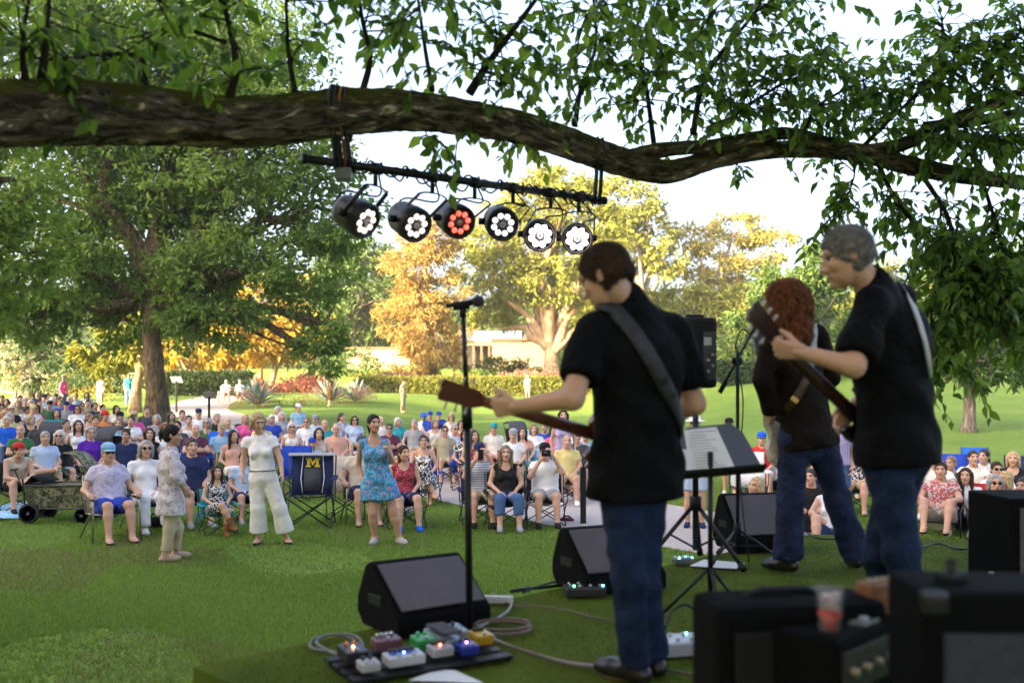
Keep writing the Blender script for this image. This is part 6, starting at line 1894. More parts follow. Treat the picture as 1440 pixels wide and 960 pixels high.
pts, nors = on_cloth(S2, l2, [(1142, 458), (1143, 466), (1143, 478), (1142, 490), (1140, 505), (1136, 522), (1128, 545), (1118, 562), (1106, 578), (1096, 590)])
ribbon('strap', pts[:6], nors[:6], .052, mat('silver_strap', (.36, .35, .34), .4, .2), gt)
ribbon('strap', pts[5:], nors[5:], .05, mat('brown_leather', (.07, .035, .02), .45), gt)
if len(pts) > 8:
    b = MB(); b.box(pts[-2]+nors[-2]*.008, (.05, .012, .03), Matrix.Rotation(.6, 3, 'Y'), .003); b.build('buckle', mat('brass', (.5, .3, .12), .35, .9), gt)

# grey-haired guitarist in profile
f3 = nrm((-.90, .43, 0))
d3 = dict(pelvis=(1262, 632, 4.05), waist=(1258, 560, 4.05), chest=(1250, 478, 4.05), neck=(1226, 398, 4.05), head=(1190, 362, 4.03),
          shL=(1226, 428, 3.90), elL=(1200, 515, 3.74), wrL=(1122, 494, 3.76), shR=(1264, 420, 4.20), elR=(1252, 525, 4.34), wrR=(1196, 575, 4.18),
          hipL=(1248, 645, 3.98), hipR=(1272, 645, 4.12), knL=(1268, 778, 3.93), knR=(1238, 778, 4.10), anL=(1295, 908, 3.98), anR=(1252, 905, 4.15))
J = joints(4.05, f3, (-.90, .12, -.30), d3)
for s in 'LR': J['an'+s][2] = STAGE_Z+.088; J['toe'+s][2] = STAGE_Z+.038
J.update(fdL=nrm((-.85, .35, .12)), pnL=nrm((.10, .90, .35)), hkL=dict(curl=(.9, .9, .5), thumb=(.62, .70, .15)), fdR=nrm((-.5, .1, -.8)), pnR=nrm((.3, -.9, 0)), hkR=dict(curl=(.6, .7, .4)))
HAIR['steel'] = (.20, .185, .18)
g3, S3, l3 = hero('grey-haired guitarist in loose black shirt seen in profile, silver strap', J, (1.56, 4.05, STAGE_Z), 'm', .10,
                  ('elbow', dict(e=.022, hem=.06, sleeve=.90, flare=.020, skirt=.012, collar=True, h=.0125, wr=.007, fr=22.0)), BLK,
                  ('pants', dict(e=.006, len=1.97, flare=.006, h=.0115, wr=.006)), JEAN, 'shoe', mat('dark_leather', (.010, .008, .008), .4), ('short', 'steel'), w=1.06)
tip = P(1048, 434, 3.86); thr = P(1166, 545, 4.04)
gt, Q = guitar('dark electric guitar held by the grey-haired guitarist', tip, thr-tip, f3*.55+V3(-.2, .5, .2), 'strat', (.018, .012, .014))
pts, nors = on_cloth(S3, l3, [(1248, 386), (1260, 398), (1272, 414), (1282, 434), (1290, 456), (1297, 480), (1302, 505), (1305, 530)])
ribbon('strap', pts, nors, .029, mat('silver_strap', (.36, .35, .34), .4, .2), gt)

# dancers on the grass
f = nrm((.80, .45, 0))
d = dict(pelvis=(240, 703, 11.57), waist=(240, 682, 11.57), chest=(238, 656, 11.57), neck=(240, 632, 11.57), head=(243, 612, 11.57),
         shL=(232, 641, 11.72), elL=(252, 668, 11.85), wrL=(262, 686, 11.78), shR=(243, 641, 11.42), elR=(248, 671, 11.36), wrR=(259, 688, 11.44),
         hipL=(236, 708, 11.65), hipR=(242, 708, 11.49), knL=(250, 742, 11.62), knR=(238, 744, 11.48), anL=(247, 777, 11.68), anR=(232, 778, 11.46))
J = joints(11.57, f, (.86, .18, -.15), d, toe=.15)
for s in 'LR': J['an'+s][2] = .085; J['toe'+s][2] = .038
tun = printed('lavender_tunic', (.52, .45, .50), (.62, .58, .60), (.30, .27, .33), 14, .52)
hero('dancing woman with dark bun in sheer lavender tunic and khaki cropped trousers', J, (-3.95, 11.57, 0), 'f', .30, ('threeq', dict(e=.022, hem=.16, sleeve=1.5, flare=.02, skirt=.03, h=.014, wr=.006)), tun,
     ('capri', dict(e=.004, len=1.84, h=.014, flare=.004)), cloth((.46, .40, .27)), 'shoe', mat('tan_sandal', (.42, .30, .20), .6), ('bun', 'black'), .0145, .0075, .006, names=('tunic', 'trousers'), group='women dancing on the grass')
f = nrm((.12, -1, 0))
d = dict(pelvis=(370, 672), waist=(369, 654), chest=(367, 633), neck=(366, 611), head=(363, 593, 12.68),
         shL=(384, 619), elL=(394, 646, 12.72), wrL=(397, 668, 12.62), shR=(347, 620), elR=(342, 646, 12.78), wrR=(341, 668, 12.70),
         hipL=(379, 677), hipR=(361, 677), knL=(393, 715, 12.72), knR=(363, 716, 12.72), anL=(403, 752, 12.78), anR=(364, 757, 12.75))
J = joints(12.75, f, (.50, -.80, -.40), d, toe=.15, toedirs={'L': (.5, -.85, 0), 'R': (-.05, -1, 0)})
for s in 'LR': J['an'+s][2] = .085; J['toe'+s][2] = .038
w2, S, lc = hero('dancing woman with blonde fringe in white top and wide white trousers, black belt', J, (-3.17, 12.75, 0), 'f', .05, ('tee', dict(e=.014, hem=-.09, sleeve=.35, flare=.02, h=.014, wr=.005)), cloth((.78, .76, .77)),
                 ('pants', dict(e=.018, len=1.80, flare=.060, h=.014, rise=.75, wr=.003)), cloth((.72, .70, .67)), 'sandal', BLACK(), ('bob', 'blonde'), .0145, .0075, .006, names=('top', 'trousers'), group='women dancing on the grass')
pv_ = (J['pelvis']+(J['waist']-J['pelvis'])*.62)
b = SM(); lt_ = nrm(J['shL']-J['shR']); fr_ = np.cross(lt_, (0, 0, 1))
b.tube([pv_+lt_*.158*math.cos(a)+fr_*.122*math.sin(a) for a in np.linspace(0, 2*math.pi, 25)], .022, 6, flat=.3, up=(0, 0, 1)); b.build('belt', mat('black_leather', (.012, .011, .01), .35), w2)
d = dict(pelvis=(532, 676), waist=(530, 657), chest=(527, 636), neck=(526, 615), head=(526, 596, 12.70),
         shL=(544, 622), elL=(551, 648, 12.70), wrL=(546, 634, 12.52), shR=(508, 623), elR=(504, 655, 12.85), wrR=(513, 682, 12.72),
         hipL=(542, 681), hipR=(523, 681), knL=(553, 719, 12.72), knR=(524, 721, 12.68), anL=(562, 757, 12.75), anR=(527, 757, 12.75))
J = joints(12.75, nrm((.1, -1, 0)), (.48, -.85, .06), d, toe=.15, toedirs={'L': (.6, -.8, 0), 'R': (-.1, -1, 0)})
for s in 'LR': J['an'+s][2] = .085; J['toe'+s][2] = .038
J.update(fdL=nrm((-.3, -.2, .9)), hkL=dict(curl=(1.2, 1.3, .8)))
BD = printed('blue_dress_print', (.035, .20, .42), (.10, .42, .62), (.40, .24, .36), 17, .52)
w3, S, lc = hero('dancing woman with dark pulled-back hair in sleeveless blue print dress', J, (-1.72, 12.75, 0), 'f', .34, ('none', dict(e=.014, hem=.04, h=.014)), BD,
                 ('skirt', dict(e=.020, len=.58, flare=.03, h=.014, rise=.85)), BD, 'shoe', mat('grey_shoe', (.35, .34, .36), .6), ('tail', 'black'), .0145, .0075, .006, names=('bodice', 'skirt'), group='women dancing on the grass')
# ---------------------------------------------------------------- chairs
FRAME = lambda: mat('chair_frame', (.03, .03, .034), .45, .4)
ALU = lambda: mat('aluminium_frame', (.42, .36, .28), .35, .8)
def chair_meshes(kind):
    out = []
    if kind == 'camp':
        b = SM(); rows = [[(x, y, z-(.028*(1-(x/.27)**2))) for x in np.linspace(-.27, .27, 7)] for y, z in ((-.30, .44), (-.15, .42), (.02, .40), (.17, .39))]
        b.sheet(rows); out.append(('seat', b, 'fab'))
        b = SM(); rows = [[(x*.99, y+.045*(1-(x/.27)**2), z) for x in np.linspace(-.27, .27, 7)] for y, z in ((.17, .39), (.225, .56), (.27, .74), (.305, .93))]
        b.sheet(rows); out.append(('backrest', b, 'fab'))
        for s in (-1, 1):
            b = SM(); b.sheet([[(s*.27, -.31, .64), (s*.345, -.31, .635)], [(s*.27, -.05, .625), (s*.345, -.05, .62)], [(s*.28, .22, .645), (s*.335, .22, .64)]]); out.append(('armrest', b, 'fab'))
            b = SM(); b.tube([(s*.31, -.29, .64), (s*.30, -.31, .43), (-s*.27, -.29, .02)], .0105, 6); out.append(('leg', b, 'frame'))
            b = SM(); b.tube([(s*.30, .30, .93), (s*.29, .22, .40), (-s*.28, .28, .02)], .0105, 6); out.append(('leg', b, 'frame'))
            b = SM(); b.tube([(s*.29, -.30, .43), (s*.29, .28, .02)], .0095, 6); out.append(('brace', b, 'frame'))
            b = SM(); b.tube([(s*.29, .22, .40), (s*.28, -.29, .02)], .0095, 6); out.append(('brace', b, 'frame'))
    elif kind == 'lawn':
        b = SM(); b.sheet([[(x, y, z-.02*(1-(x/.25)**2)) for x in np.linspace(-.25, .25, 5)] for y, z in ((-.26, .42), (0, .40), (.18, .39))]); out.append(('seat', b, 'fab'))
        b = SM(); b.sheet([[(x, y+.03*(1-(x/.25)**2), z) for x in np.linspace(-.25, .25, 5)] for y, z in ((.18, .39), (.24, .62), (.32, .92))]); out.append(('backrest', b, 'fab'))
        for s in (-1, 1):
            b = SM(); b.tube([(s*.29, -.34, .01), (s*.275, -.30, .58), (s*.275, -.27, .625), (s*.275, .22, .625)], .0125, 8); out.append(('leg', b, 'frame'))
            b = SM(); b.tube([(s*.29, .32, .01), (s*.265, -.10, .40), (s*.265, -.27, .46)], .0125, 8); out.append(('leg', b, 'frame'))
            b = SM(); b.tube([(s*.255, .16, .38), (s*.255, .33, .94)], .0125, 8); out.append(('back_post', b, 'frame'))
            b = SM(); b.tube([(s*.275, -.30, .638), (s*.275, -.02, .642), (s*.275, .16, .638)], .024, 8, flat=.5); out.append(('armrest', b, 'pad'))
        b = SM(); b.tube([(-.255, .33, .94), (.255, .33, .94)], .0125, 8); out.append(('top_rail', b, 'frame'))
    else:   # low: beach chair close to the ground
        b = SM(); b.sheet([[(x, y, z) for x in (-.26, 0, .26)] for y, z in ((-.28, .20), (.0, .15), (.18, .14))]); out.append(('seat', b, 'fab'))
        b = SM(); b.sheet([[(x, y, z) for x in (-.26, 0, .26)] for y, z in ((.18, .14), (.26, .40), (.36, .66))]); out.append(('backrest', b, 'fab'))
        for s in (-1, 1):
            b = SM(); b.tube([(s*.28, -.30, .005), (s*.28, -.28, .36), (s*.28, .24, .40)], .011, 6); out.append(('leg', b, 'frame'))
            b = SM(); b.tube([(s*.27, .30, .005), (s*.27, .18, .14), (s*.27, .36, .67)], .011, 6); out.append(('leg', b, 'frame'))
    return out
CHM = {}
def chair(kind, loc, rz, col, label, group='folding chairs of the audience', parts=True):
    if kind not in CHM:
        CHM[kind] = [(n, b.mesh(n, FRAME()), w) for n, b, w in chair_meshes(kind)]
    root = thing('folding_chair', label, 'chair', loc, rz, group)
    fab = cloth(col) if isinstance(col, tuple) else col
    for n, me, w in CHM[kind]:
        o = child(n, me, fab if w == 'fab' else (ALU() if kind == 'lawn' and w == 'frame' else FRAME()), root)
        if w == 'fab': md = o.modifiers.new('solid', 'SOLIDIFY'); md.thickness = .008; md.offset = 0
    return root

# ---------------------------------------------------------------- the audience
C = dict(white=(.76, .75, .76), offwhite=(.66, .63, .58), lav=(.50, .46, .60), lblue=(.40, .50, .66), blue=(.02, .12, .60), royal=(.02, .06, .40), navy=(.02, .03, .085), purple=(.10, .02, .34), maroon=(.12, .03, .07),
         pink=(.66, .10, .28), red=(.50, .03, .03), peach=(.60, .33, .25), black=(.015, .015, .017), grey=(.30, .31, .33), dgrey=(.06, .065, .075), tan=(.42, .32, .20), khaki=(.36, .32, .22), olive=(.13, .13, .07), green=(.05, .16, .06),
         teal=(.03, .28, .32), sky=(.24, .42, .58), yellow=(.62, .52, .22), orange=(.60, .20, .05), brown=(.20, .09, .035), beige=(.55, .47, .38), denim=(.06, .12, .26), stripe=None, floral=None, redfloral=None, bw=None, pinkfloral=None, redprint=None, purplestripe=None, lavprint=None, camo=None)
PR = dict(stripe=lambda: striped('striped_tee', (.62, .63, .66), (.16, .20, .32), 9, 'Z'), floral=lambda: printed('floral_shirt', (.10, .25, .40), (.6, .55, .5), (.45, .2, .2), 22),
          redfloral=lambda: printed('red_floral_shirt', (.50, .10, .09), (.62, .52, .50), (.14, .12, .18), 20, .50), bw=lambda: printed('black_white_floral', (.02, .02, .025), (.66, .65, .66), None, 24, .50),
          pinkfloral=lambda: printed('pink_floral_skirt', (.50, .09, .20), (.68, .50, .52), None, 18, .54), redprint=lambda: printed('red_print_top', (.30, .02, .04), (.55, .2, .2), (.1, .02, .03), 34, .56),
          purplestripe=lambda: striped('violet_striped_top', (.50, .46, .62), (.22, .18, .40), 14, 'X'), lavprint=lambda: printed('lavender_print_shirt', (.56, .51, .62), (.40, .33, .50), None, 22, .54),
          camo=lambda: printed('camo_cloth', (.10, .11, .06), (.24, .22, .15), (.035, .035, .025), 9, .50))
def cm(n): return PR[n]() if n in PR else cloth(C[n])
FOCUS = np.array([.9, 4.6])
def seat_y(px, pytop, zc):
    lo, hi = 8.0, 70.0
    for _ in range(50):
        m = (lo+hi)/2; z = CAM_Z-(pytop-540)/FPX*m
        t = float(terrain((px-720)/FPX*m, m))+zc
        if z > t: lo = m
        else: hi = m
    return lo
POSEH = dict(lap=1.20, arms=1.20, cross=1.20, kneecross=1.20, fold=1.20, lean=1.12, photo=1.20, ground=.90, stand=1.715, stand_photo=1.715)
def aud(px, py, pz, sex, top, bot, hair, label, hat=None, gl=None, yaw=0.0, tone=.12, shoe=None, ch=('camp', 'navy'), s=1.0, w=1.0, Y=None, rz=None, sc=1.0, chlabel=None, group='people in the audience', topkw=None, botkw=None):
    if ch and ch[0] == 'camp': s *= .97
    elif ch and ch[0] == 'lawn': s *= 1.04
    hgt = POSEH[pz]*s+(.03 if hat else 0)
    if Y is None: Y = seat_y(px, py, hgt)
    x = (px-720)/FPX*Y; z = float(terrain(x, Y))
    if rz is None: rz = math.atan2(FOCUS[0]-x, -(FOCUS[1]-Y))
    fine = Y < 17.5
    if shoe is None and rz is not None: shoe = (random.choice(['shoe', 'shoe', 'sandal']), random.choice(['white', 'grey', 'black', 'brown', 'navy', 'tan', 'dgrey']))
    lift = 0.0
    kz = 0
    if ch and ch[0] == 'low': lift = -.225
    tk, tc_ = top if top else (None, None)
    kw = dict(topkw or {})
    if bot and bot[0] == 'dress':
        bt = ('skirt', dict(len=bot[2] if len(bot) > 2 else .85)); bc = bot[1]
    elif bot: bt = (bot[0], dict(botkw or {})); bc = bot[1]
    else: bt = None; bc = None
    if pz.startswith('stand') or pz == 'ground': ch = None
    o = crowd_person((x, Y, z+(lift if ch else 0)), rz, pz if not (ch and ch[0] == 'low') else 'ground', sex, (tk, kw) if tk else None, cm(tc_) if tk else None, bt, cm(bc) if bt else None,
                     shoe[0] if (shoe and Y < 32) else None, cloth(C[shoe[1]]) if shoe else None, hair, tone, hat[0] if hat else None, cloth(C[hat[1]]) if hat else None, gl, yaw, s, label, 'person', group, w, sc, fine)
    if ch and ch[0] == 'low': o.location.z = z+.08
    if ch:
        co_ = chair(ch[0], (x, Y, z), rz, cm(ch[1]), chlabel or ('%s %s chair under the %s' % (ch[1] if ch[1] in C else '', {'camp': 'fabric camp', 'lawn': 'aluminium lawn', 'low': 'low beach'}[ch[0]], ' '.join(label.split()[:9]))).strip())
        co_.scale = (s, s, s*(.84 if ch[0] != 'low' else 1.0))
    return o
N0 = ('tee', dict())
# front rows on the left
aud(23, 620, 'lean', 'm', ('none', 'beige'), ('shorts', 'black'), ('short', 'brown'), 'young man in red cap and sleeveless top leaning forward', ('backcap', 'red'), None, .3, .14, ('shoe', 'black'), ('camp', 'black'))
aud(65, 607, 'cross', 'm', ('tee', 'lblue'), ('shorts', 'dgrey'), ('short', 'grey'), 'grey-haired man in pale blue polo with one leg crossed over', None, None, .15, .18, ('shoe', 'white'), ('camp', 'green'), w=1.15)
aud(129, 601, 'lap', 'f', ('tee', 'purple'), ('shorts', 'khaki'), ('curly', 'grey'), 'curly-haired woman with glasses in purple t-shirt', None, 'clear', .05, .12, ('shoe', 'grey'), ('camp', 'black'), w=1.15)
aud(155, 622, 'arms', 'm', ('tee', 'lavprint'), ('shorts', 'royal'), ('short', 'grey'), 'man in blue cap, sunglasses, lavender print shirt and bright blue shorts', ('cap', 'sky'), 'dark', .1, .16, ('sandal', 'black'), ('lawn', 'beige'), w=1.15)
aud(207, 620, 'lap', 'f', ('tee', 'white'), ('pants', 'white'), ('bob', 'grey'), 'woman with sunglasses all in white beside the lavender-shirted man', None, 'dark', -.1, .12, ('shoe', 'white'), ('lawn', 'navy'))
aud(185, 585, 'fold', 'm', ('tee', 'white'), ('shorts', 'dgrey'), ('short', 'dark'), 'dark-haired man in white v-neck t-shirt with folded arms', None, None, -.3, .16, ch=('camp', 'black'), w=1.1)
aud(211, 602, 'lap', 'f', ('none', 'black'), ('shorts', 'denim'), ('long', 'brown'), 'brown-haired woman in black top behind the woman in white', None, None, .2, .12, ch=('camp', 'dgrey'))
aud(189, 577, 'arms', 'm', ('tee', 'pink'), ('shorts', 'tan'), ('short', 'grey'), 'man in wide straw hat and pink shirt', ('straw', 'tan'), None, .1, .16, ch=('camp', 'blue'))
aud(207, 572, 'lap', 'm', ('tee', 'dgrey'), ('shorts', 'black'), ('short', 'dark'), 'young dark-haired man in charcoal shirt before the oak trunk', None, None, -.2, .14, ch=('camp', 'navy'))
aud(221, 583, 'lap', 'f', ('tee', 'grey'), ('shorts', 'white'), ('bob', 'grey'), 'grey bobbed woman in grey top near the oak trunk', None, None, -.3, .14, ch=('camp', 'green'))
aud(10, 585, 'lap', 'm', ('tee', 'blue'), ('pants', 'denim'), ('short', 'white'), 'white-haired man in bright blue t-shirt', None, None, .2, .14, ch=('camp', 'dgrey'), w=1.1)
aud(58, 587, 'arms', 'm', ('tee', 'dgrey'), ('shorts', 'khaki'), ('short', 'grey'), 'silver-haired man in dark grey polo', None, None, -.1, .18, ch=('camp', 'black'), w=1.1)
aud(44, 583, 'lap', 'f', ('none', 'black'), ('shorts', 'white'), ('bob', 'blonde'), 'blonde woman in black vest leaning behind the silver-haired man', None, None, .3, .14, ch=('camp', 'grey'))
aud(111, 591, 'arms', 'f', ('none', 'white'), ('shorts', 'black'), ('long', 'dark'), 'dark-haired woman in white tank top', None, None, .2, .16, ch=('camp', 'dgrey'))
aud(17, 569, 'lap', 'm', ('tee', 'black'), ('shorts', 'tan'), ('short', 'grey'), 'man in cream straw hat and black shirt', ('straw', 'beige'), None, .2, .16, ch=('camp', 'red'))
aud(37, 571, 'lean', 'm', ('tee', 'white'), ('shorts', 'navy'), ('short', 'dark'), 'dark-haired man in white shirt turned aside', None, None, 1.2, .18, ch=('camp', 'blue'))
aud(156, 597, 'lap', 'f', ('tee', 'olive'), ('shorts', 'black'), ('long', 'sand'), 'woman with white-rimmed sunglasses in olive top', None, 'dark', 0, .2, ch=('camp', 'blue'), sc=.9, s=.95)
aud(149, 577, 'lap', 'm', ('tee', 'orange'), ('shorts', 'grey'), ('short', 'brown'), 'man in red cap and orange shirt in the middle rows', ('cap', 'red'), None, .4, .2, ch=('camp', 'blue'))
aud(145, 569, 'lap', 'm', ('tee', 'olive'), ('shorts', 'black'), ('short', 'black'), 'dark-haired man in olive shirt behind the orange shirt', None, None, .3, .25, ch=('camp', 'royal'))
aud(109, 570, 'fold', 'f', ('long', 'white'), ('pants', 'grey'), ('bob', 'brown'), 'woman with sunglasses in white long-sleeved top', None, 'dark', .1, .14, ch=('camp', 'black'))
aud(116, 566, 'lap', 'm', ('tee', 'tan'), ('shorts', 'navy'), ('short', 'brown'), 'man with sunglasses in tan shirt', None, 'dark', .1, .14, ch=('camp', 'green'))
aud(127, 581, 'lap', 'f', ('tee', 'peach'), ('shorts', 'white'), ('tail', 'sand'), 'fair-haired woman in peach top shading her face', None, None, .7, .1, ch=('camp', 'grey'))
aud(124, 562, 'lap', 'm', ('tee', 'khaki'), ('shorts', 'black'), ('short', 'black'), 'man with black hair in khaki shirt beneath the standing man in white', None, None, .2, .2, ch=('camp', 'royal'))
# back rows on the left
for px, py, sex, top, hair, tone, hat, gl, lb in [
        (22, 550, 'm', 'beige', ('bald', 'white'), .05, None, None, 'pale bald man in beige shirt by the far wall'),
        (29, 556, 'm', 'lav', ('short', 'black'), .45, None, None, 'man with black hair in lilac shirt in the back rows'),
        (53, 551, 'm', 'navy', ('bald', 'grey'), .1, None, None, 'bald man in navy shirt by the leaning pine trunk'),
        (62, 554, 'm', 'lblue', ('short', 'brown'), .2, ('cap', 'navy'), None, 'man in navy cap and light blue shirt in the back rows'),
        (68, 553, 'f', 'white', ('bob', 'brown'), .12, None, None, 'brown-haired woman in white in the back rows'),
        (73, 558, 'm', 'sky', ('short', 'white'), .15, ('cap', 'white'), None, 'man in white cap and sky blue shirt'),
        (79, 553, 'm', 'red', ('short', 'black'), .2, ('cap', 'dgrey'), None, 'man in dark cap and red shirt in the back rows'),
        (86, 557, 'f', 'maroon', ('bob', 'dark'), .15, None, None, 'dark bobbed woman in maroon top in the back rows'),
        (98, 558, 'f', 'purple', ('curly', 'white'), .1, None, None, 'woman with white curly hair in purple top'),
        (94, 564, 'm', 'grey', ('short', 'grey'), .15, ('cap', 'navy'), None, 'man in navy cap and grey shirt looking down'),
        (70, 563, 'm', 'green', ('short', 'black'), .25, ('cap', 'black'), None, 'man in black cap and green shirt sunk in a chair'),
        (85, 562, 'm', 'blue', ('short', 'sand'), .15, None, None, 'sandy-haired man in blue shirt with raised arm'),
        (56, 562, 'm', 'peach', ('short', 'brown'), .15, None, None, 'brown-haired man in peach shirt in the middle rows'),
        (47, 568, 'm', 'offwhite', ('short', 'sand'), .15, ('cap', 'yellow'), None, 'man in yellow cap and off-white shirt'),
        (52, 569, 'f', 'redprint', ('bob', 'brown'), .2, None, 'dark', 'woman in red print top with sunglasses'),
        (44, 562, 'f', 'lav', ('bob', 'white'), .08, None, None, 'white-haired woman in lilac cardigan'),
        (3, 556, 'm', 'black', ('short', 'black'), .2, None, None, 'dark-haired man in black at the end of the back row'),
        (10, 561, 'f', 'red', ('bob', 'brown'), .12, None, None, 'brown-haired woman in red top near the row end'),
        (4, 569, 'm', 'red', ('short', 'dark'), .3, None, 'dark', 'man in red shirt and sunglasses near the row end'),
        (8, 576, 'f', 'offwhite', ('bob', 'blonde'), .1, None, None, 'blonde woman in off-white behind the blue t-shirt'),
        (26, 564, 'f', 'tan', ('bob', 'sand'), .15, None, None, 'woman in tan blouse behind the straw hat'),
        (36, 559, 'm', 'dgrey', ('short', 'grey'), .2, ('cap', 'grey'), None, 'man in grey cap and charcoal shirt'),
        (107, 553, 'm', 'lblue', ('short', 'dark'), .12, None, None, 'man in pale blue shirt at the end of the back rows'),
        (122, 551, 'f', 'white', ('long', 'dark'), .12, None, None, 'woman with long dark hair in white at the back'),
        (135, 566, 'm', 'navy', ('short', 'dark'), .2, None, None, 'man in navy polo beside the blue chairs'),
        (164, 570, 'f', 'offwhite', ('bob', 'brown'), .15, None, None, 'brown-haired woman in cream beside the olive shirt'),
        (170, 578, 'm', 'dgrey', ('short', 'dark'), .2, ('cap', 'black'), None, 'man in black cap hidden behind the v-neck t-shirt'),
        (15, 580, 'f', 'yellow', ('bob', 'grey'), .1, None, None, 'grey-haired woman in yellow top'),
        (80, 575, 'f', 'black', ('bob', 'dark'), .15, None, None, 'dark bobbed woman in black beside the stroller'),
        (135, 585, 'm', 'dgrey', ('short', 'brown'), .2, None, None, 'man in dark shirt behind the purple t-shirt'),
        (168, 589, 'f', 'sky', ('bob', 'sand'), .15, None, None, 'sandy-haired woman in sky blue top')]:
    aud(px, py, random.choice(['lap', 'arms', 'fold', 'cross']), sex, ('tee', top), ('shorts', random.choice(['tan', 'navy', 'dgrey', 'khaki'])), hair, lb, hat, gl, random.choice([-.4, 0, .4]), tone, None, ('camp', random.choice(['navy', 'black', 'blue', 'green'])))
# centre left
aud(276, 597, 'fold', 'm', ('tee', 'maroon'), ('shorts', 'khaki'), ('bald', 'grey'), 'bald man in maroon polo with folded arms', None, None, -.1, .14, ch=('camp', 'royal'), w=1.15)
aud(272, 617, 'lap', 'm', ('tee', 'navy'), ('shorts', 'black'), ('short', 'dark'), 'heavy man in navy t-shirt and black shorts', None, None, .1, .1, ch=('lawn', 'beige'), w=1.25)
aud(307, 655, 'kneecross', 'f', ('none', 'bw'), ('dress', 'bw', .9), ('long', 'brown'), 'girl in black and white sundress and cowboy boots', None, None, .1, .12, ('boot', 'brown'), ('camp', 'teal'), s=.80, sc=.95, chlabel='small teal camp chair under the girl in the sundress')
aud(329, 605, 'lap', 'f', ('none', 'peach'), ('shorts', 'white'), ('long', 'brown'), 'brown-haired woman in peach top clasping her hands', None, None, .3, .2, ch=('camp', 'green'))
aud(313, 594, 'lap', 'm', ('tee', 'sky'), ('shorts', 'tan'), ('short', 'white'), 'white-bearded man in tan cap and sky blue shirt', ('cap', 'tan'), None, .1, .16, ch=('camp', 'blue'), w=1.1)
aud(306, 581, 'lap', 'm', ('tee', 'black'), ('shorts', 'grey'), ('short', 'grey'), 'grey-haired man in black shirt behind the tan cap', None, None, .3, .14, ch=('camp', 'black'), w=1.1)
aud(321, 587, 'lap', 'm', ('tee', 'lblue'), ('shorts', 'khaki'), ('bald', 'white'), 'balding man in pale blue beside the tan cap', None, None, .2, .1, ch=('camp', 'black'))
aud(280, 574, 'arms', 'm', ('tee', 'white'), ('shorts', 'navy'), ('short', 'dark'), 'man in navy cap and white t-shirt by the path', ('cap', 'navy'), None, -.1, .14, ch=('camp', 'blue'))
aud(266, 584, 'lap', 'f', ('none', 'offwhite'), ('shorts', 'denim'), ('tail', 'dark'), 'woman in cream top with hair tied back', None, None, 0, .14, ch=('camp', 'royal'))
aud(241, 579, 'lap', 'f', ('tee', 'tan'), ('shorts', 'grey'), ('long', 'dark'), 'woman with long dark hair in tan top beside the path', None, None, .3, .2, ch=('camp', 'blue'))
aud(257, 577, 'lap', 'm', ('tee', 'lav'), ('shorts', 'grey'), ('short', 'brown'), 'man in lilac shirt half hidden by the bun', None, None, .2, .14, ch=('camp', 'royal'))
aud(344, 641, 'lap', 'm', ('tee', 'lblue'), ('shorts', 'navy'), ('short', 'brown'), 'boy in pale blue t-shirt seated behind the dancer in white', None, None, .2, .12, ch=('camp', 'black'), s=.88, Y=14.9)
aud(397, 579, 'lap', 'f', ('tee', 'grey'), ('shorts', 'white'), ('bob', 'white'), 'white-haired woman in grey striped t-shirt', None, None, .1, .12, ch=('camp', 'blue'))
aud(411, 594, 'lap', 'f', ('none', 'offwhite'), ('shorts', 'beige'), ('bob', 'white'), 'woman with sunglasses in cream tank top clapping', None, 'dark', .1, .12, ch=('camp', 'royal'))
aud(420, 567, 'cross', 'm', ('tee', 'sky'), ('shorts', 'black'), ('short', 'dark'), 'man in white cap and sky blue t-shirt before the agaves', ('cap', 'white'), None, .5, .2, ch=('camp', 'dgrey'))
aud(391, 571, 'lap', 'f', ('tee', 'white'), ('shorts', 'tan'), ('bob', 'white'), 'white-haired woman in white before the dry grasses', None, None, .1, .1, ch=('camp', 'dgrey'))
aud(457, 590, 'lap', 'm', ('tee', 'teal'), ('shorts', 'tan'), ('bald', 'grey'), 'bald man in teal checked shirt', None, None, .1, .18, ch=('camp', 'grey'))
aud(473, 597, 'lap', 'm', ('tee', 'peach'), ('shorts', 'grey'), ('bald', 'white'), 'balding man with glasses in peach shirt', None, 'clear', .1, .16, ch=('camp', 'beige'), w=1.1)
aud(440, 615, 'lap', 'm', ('tee', 'lblue'), ('shorts', 'navy'), ('short', 'brown'), 'boy in royal blue cap behind the emblem chair', ('cap', 'royal'), None, .3, .2, ch=None, s=.8)
aud(481, 581, 'lap', 'f', ('tee', 'floral'), ('shorts', 'white'), ('tail', 'dark'), 'woman in floral top seated on the open lawn', None, None, .6, .2, ch=('camp', 'white'))
aud(444, 582, 'lap', 'm', ('tee', 'lblue'), ('shorts', 'white'), ('short', 'brown'), 'man in grey cap beside the pale folding table', ('cap', 'grey'), None, -.3, .15, ch=('camp', 'blue'))
aud(511, 596, 'arms', 'm', ('tee', 'beige'), ('shorts', 'navy'), ('short', 'grey'), 'bearded man in dark cap and beige shirt behind the blue dress', ('cap', 'dgrey'), None, .1, .2, ('sandal', 'black'), ('lawn', 'dgrey'), Y=14.8, w=1.15)
aud(569, 627, 'lap', 'f', ('none', 'redprint'), ('shorts', 'navy'), ('braid', 'brown'), 'young woman with a braid in red print top and navy shorts', None, None, .3, .08, ('shoe', 'blue'), ('camp', 'black'))
aud(596, 612, 'kneecross', 'f', ('none', 'bw'), ('dress', 'bw', 1.5), ('tail', 'dark'), 'woman in strapless black and white floral dress', None, None, -.1, .26, ('sandal', 'brown'), ('camp', 'royal'), topkw=dict(strapless=True))
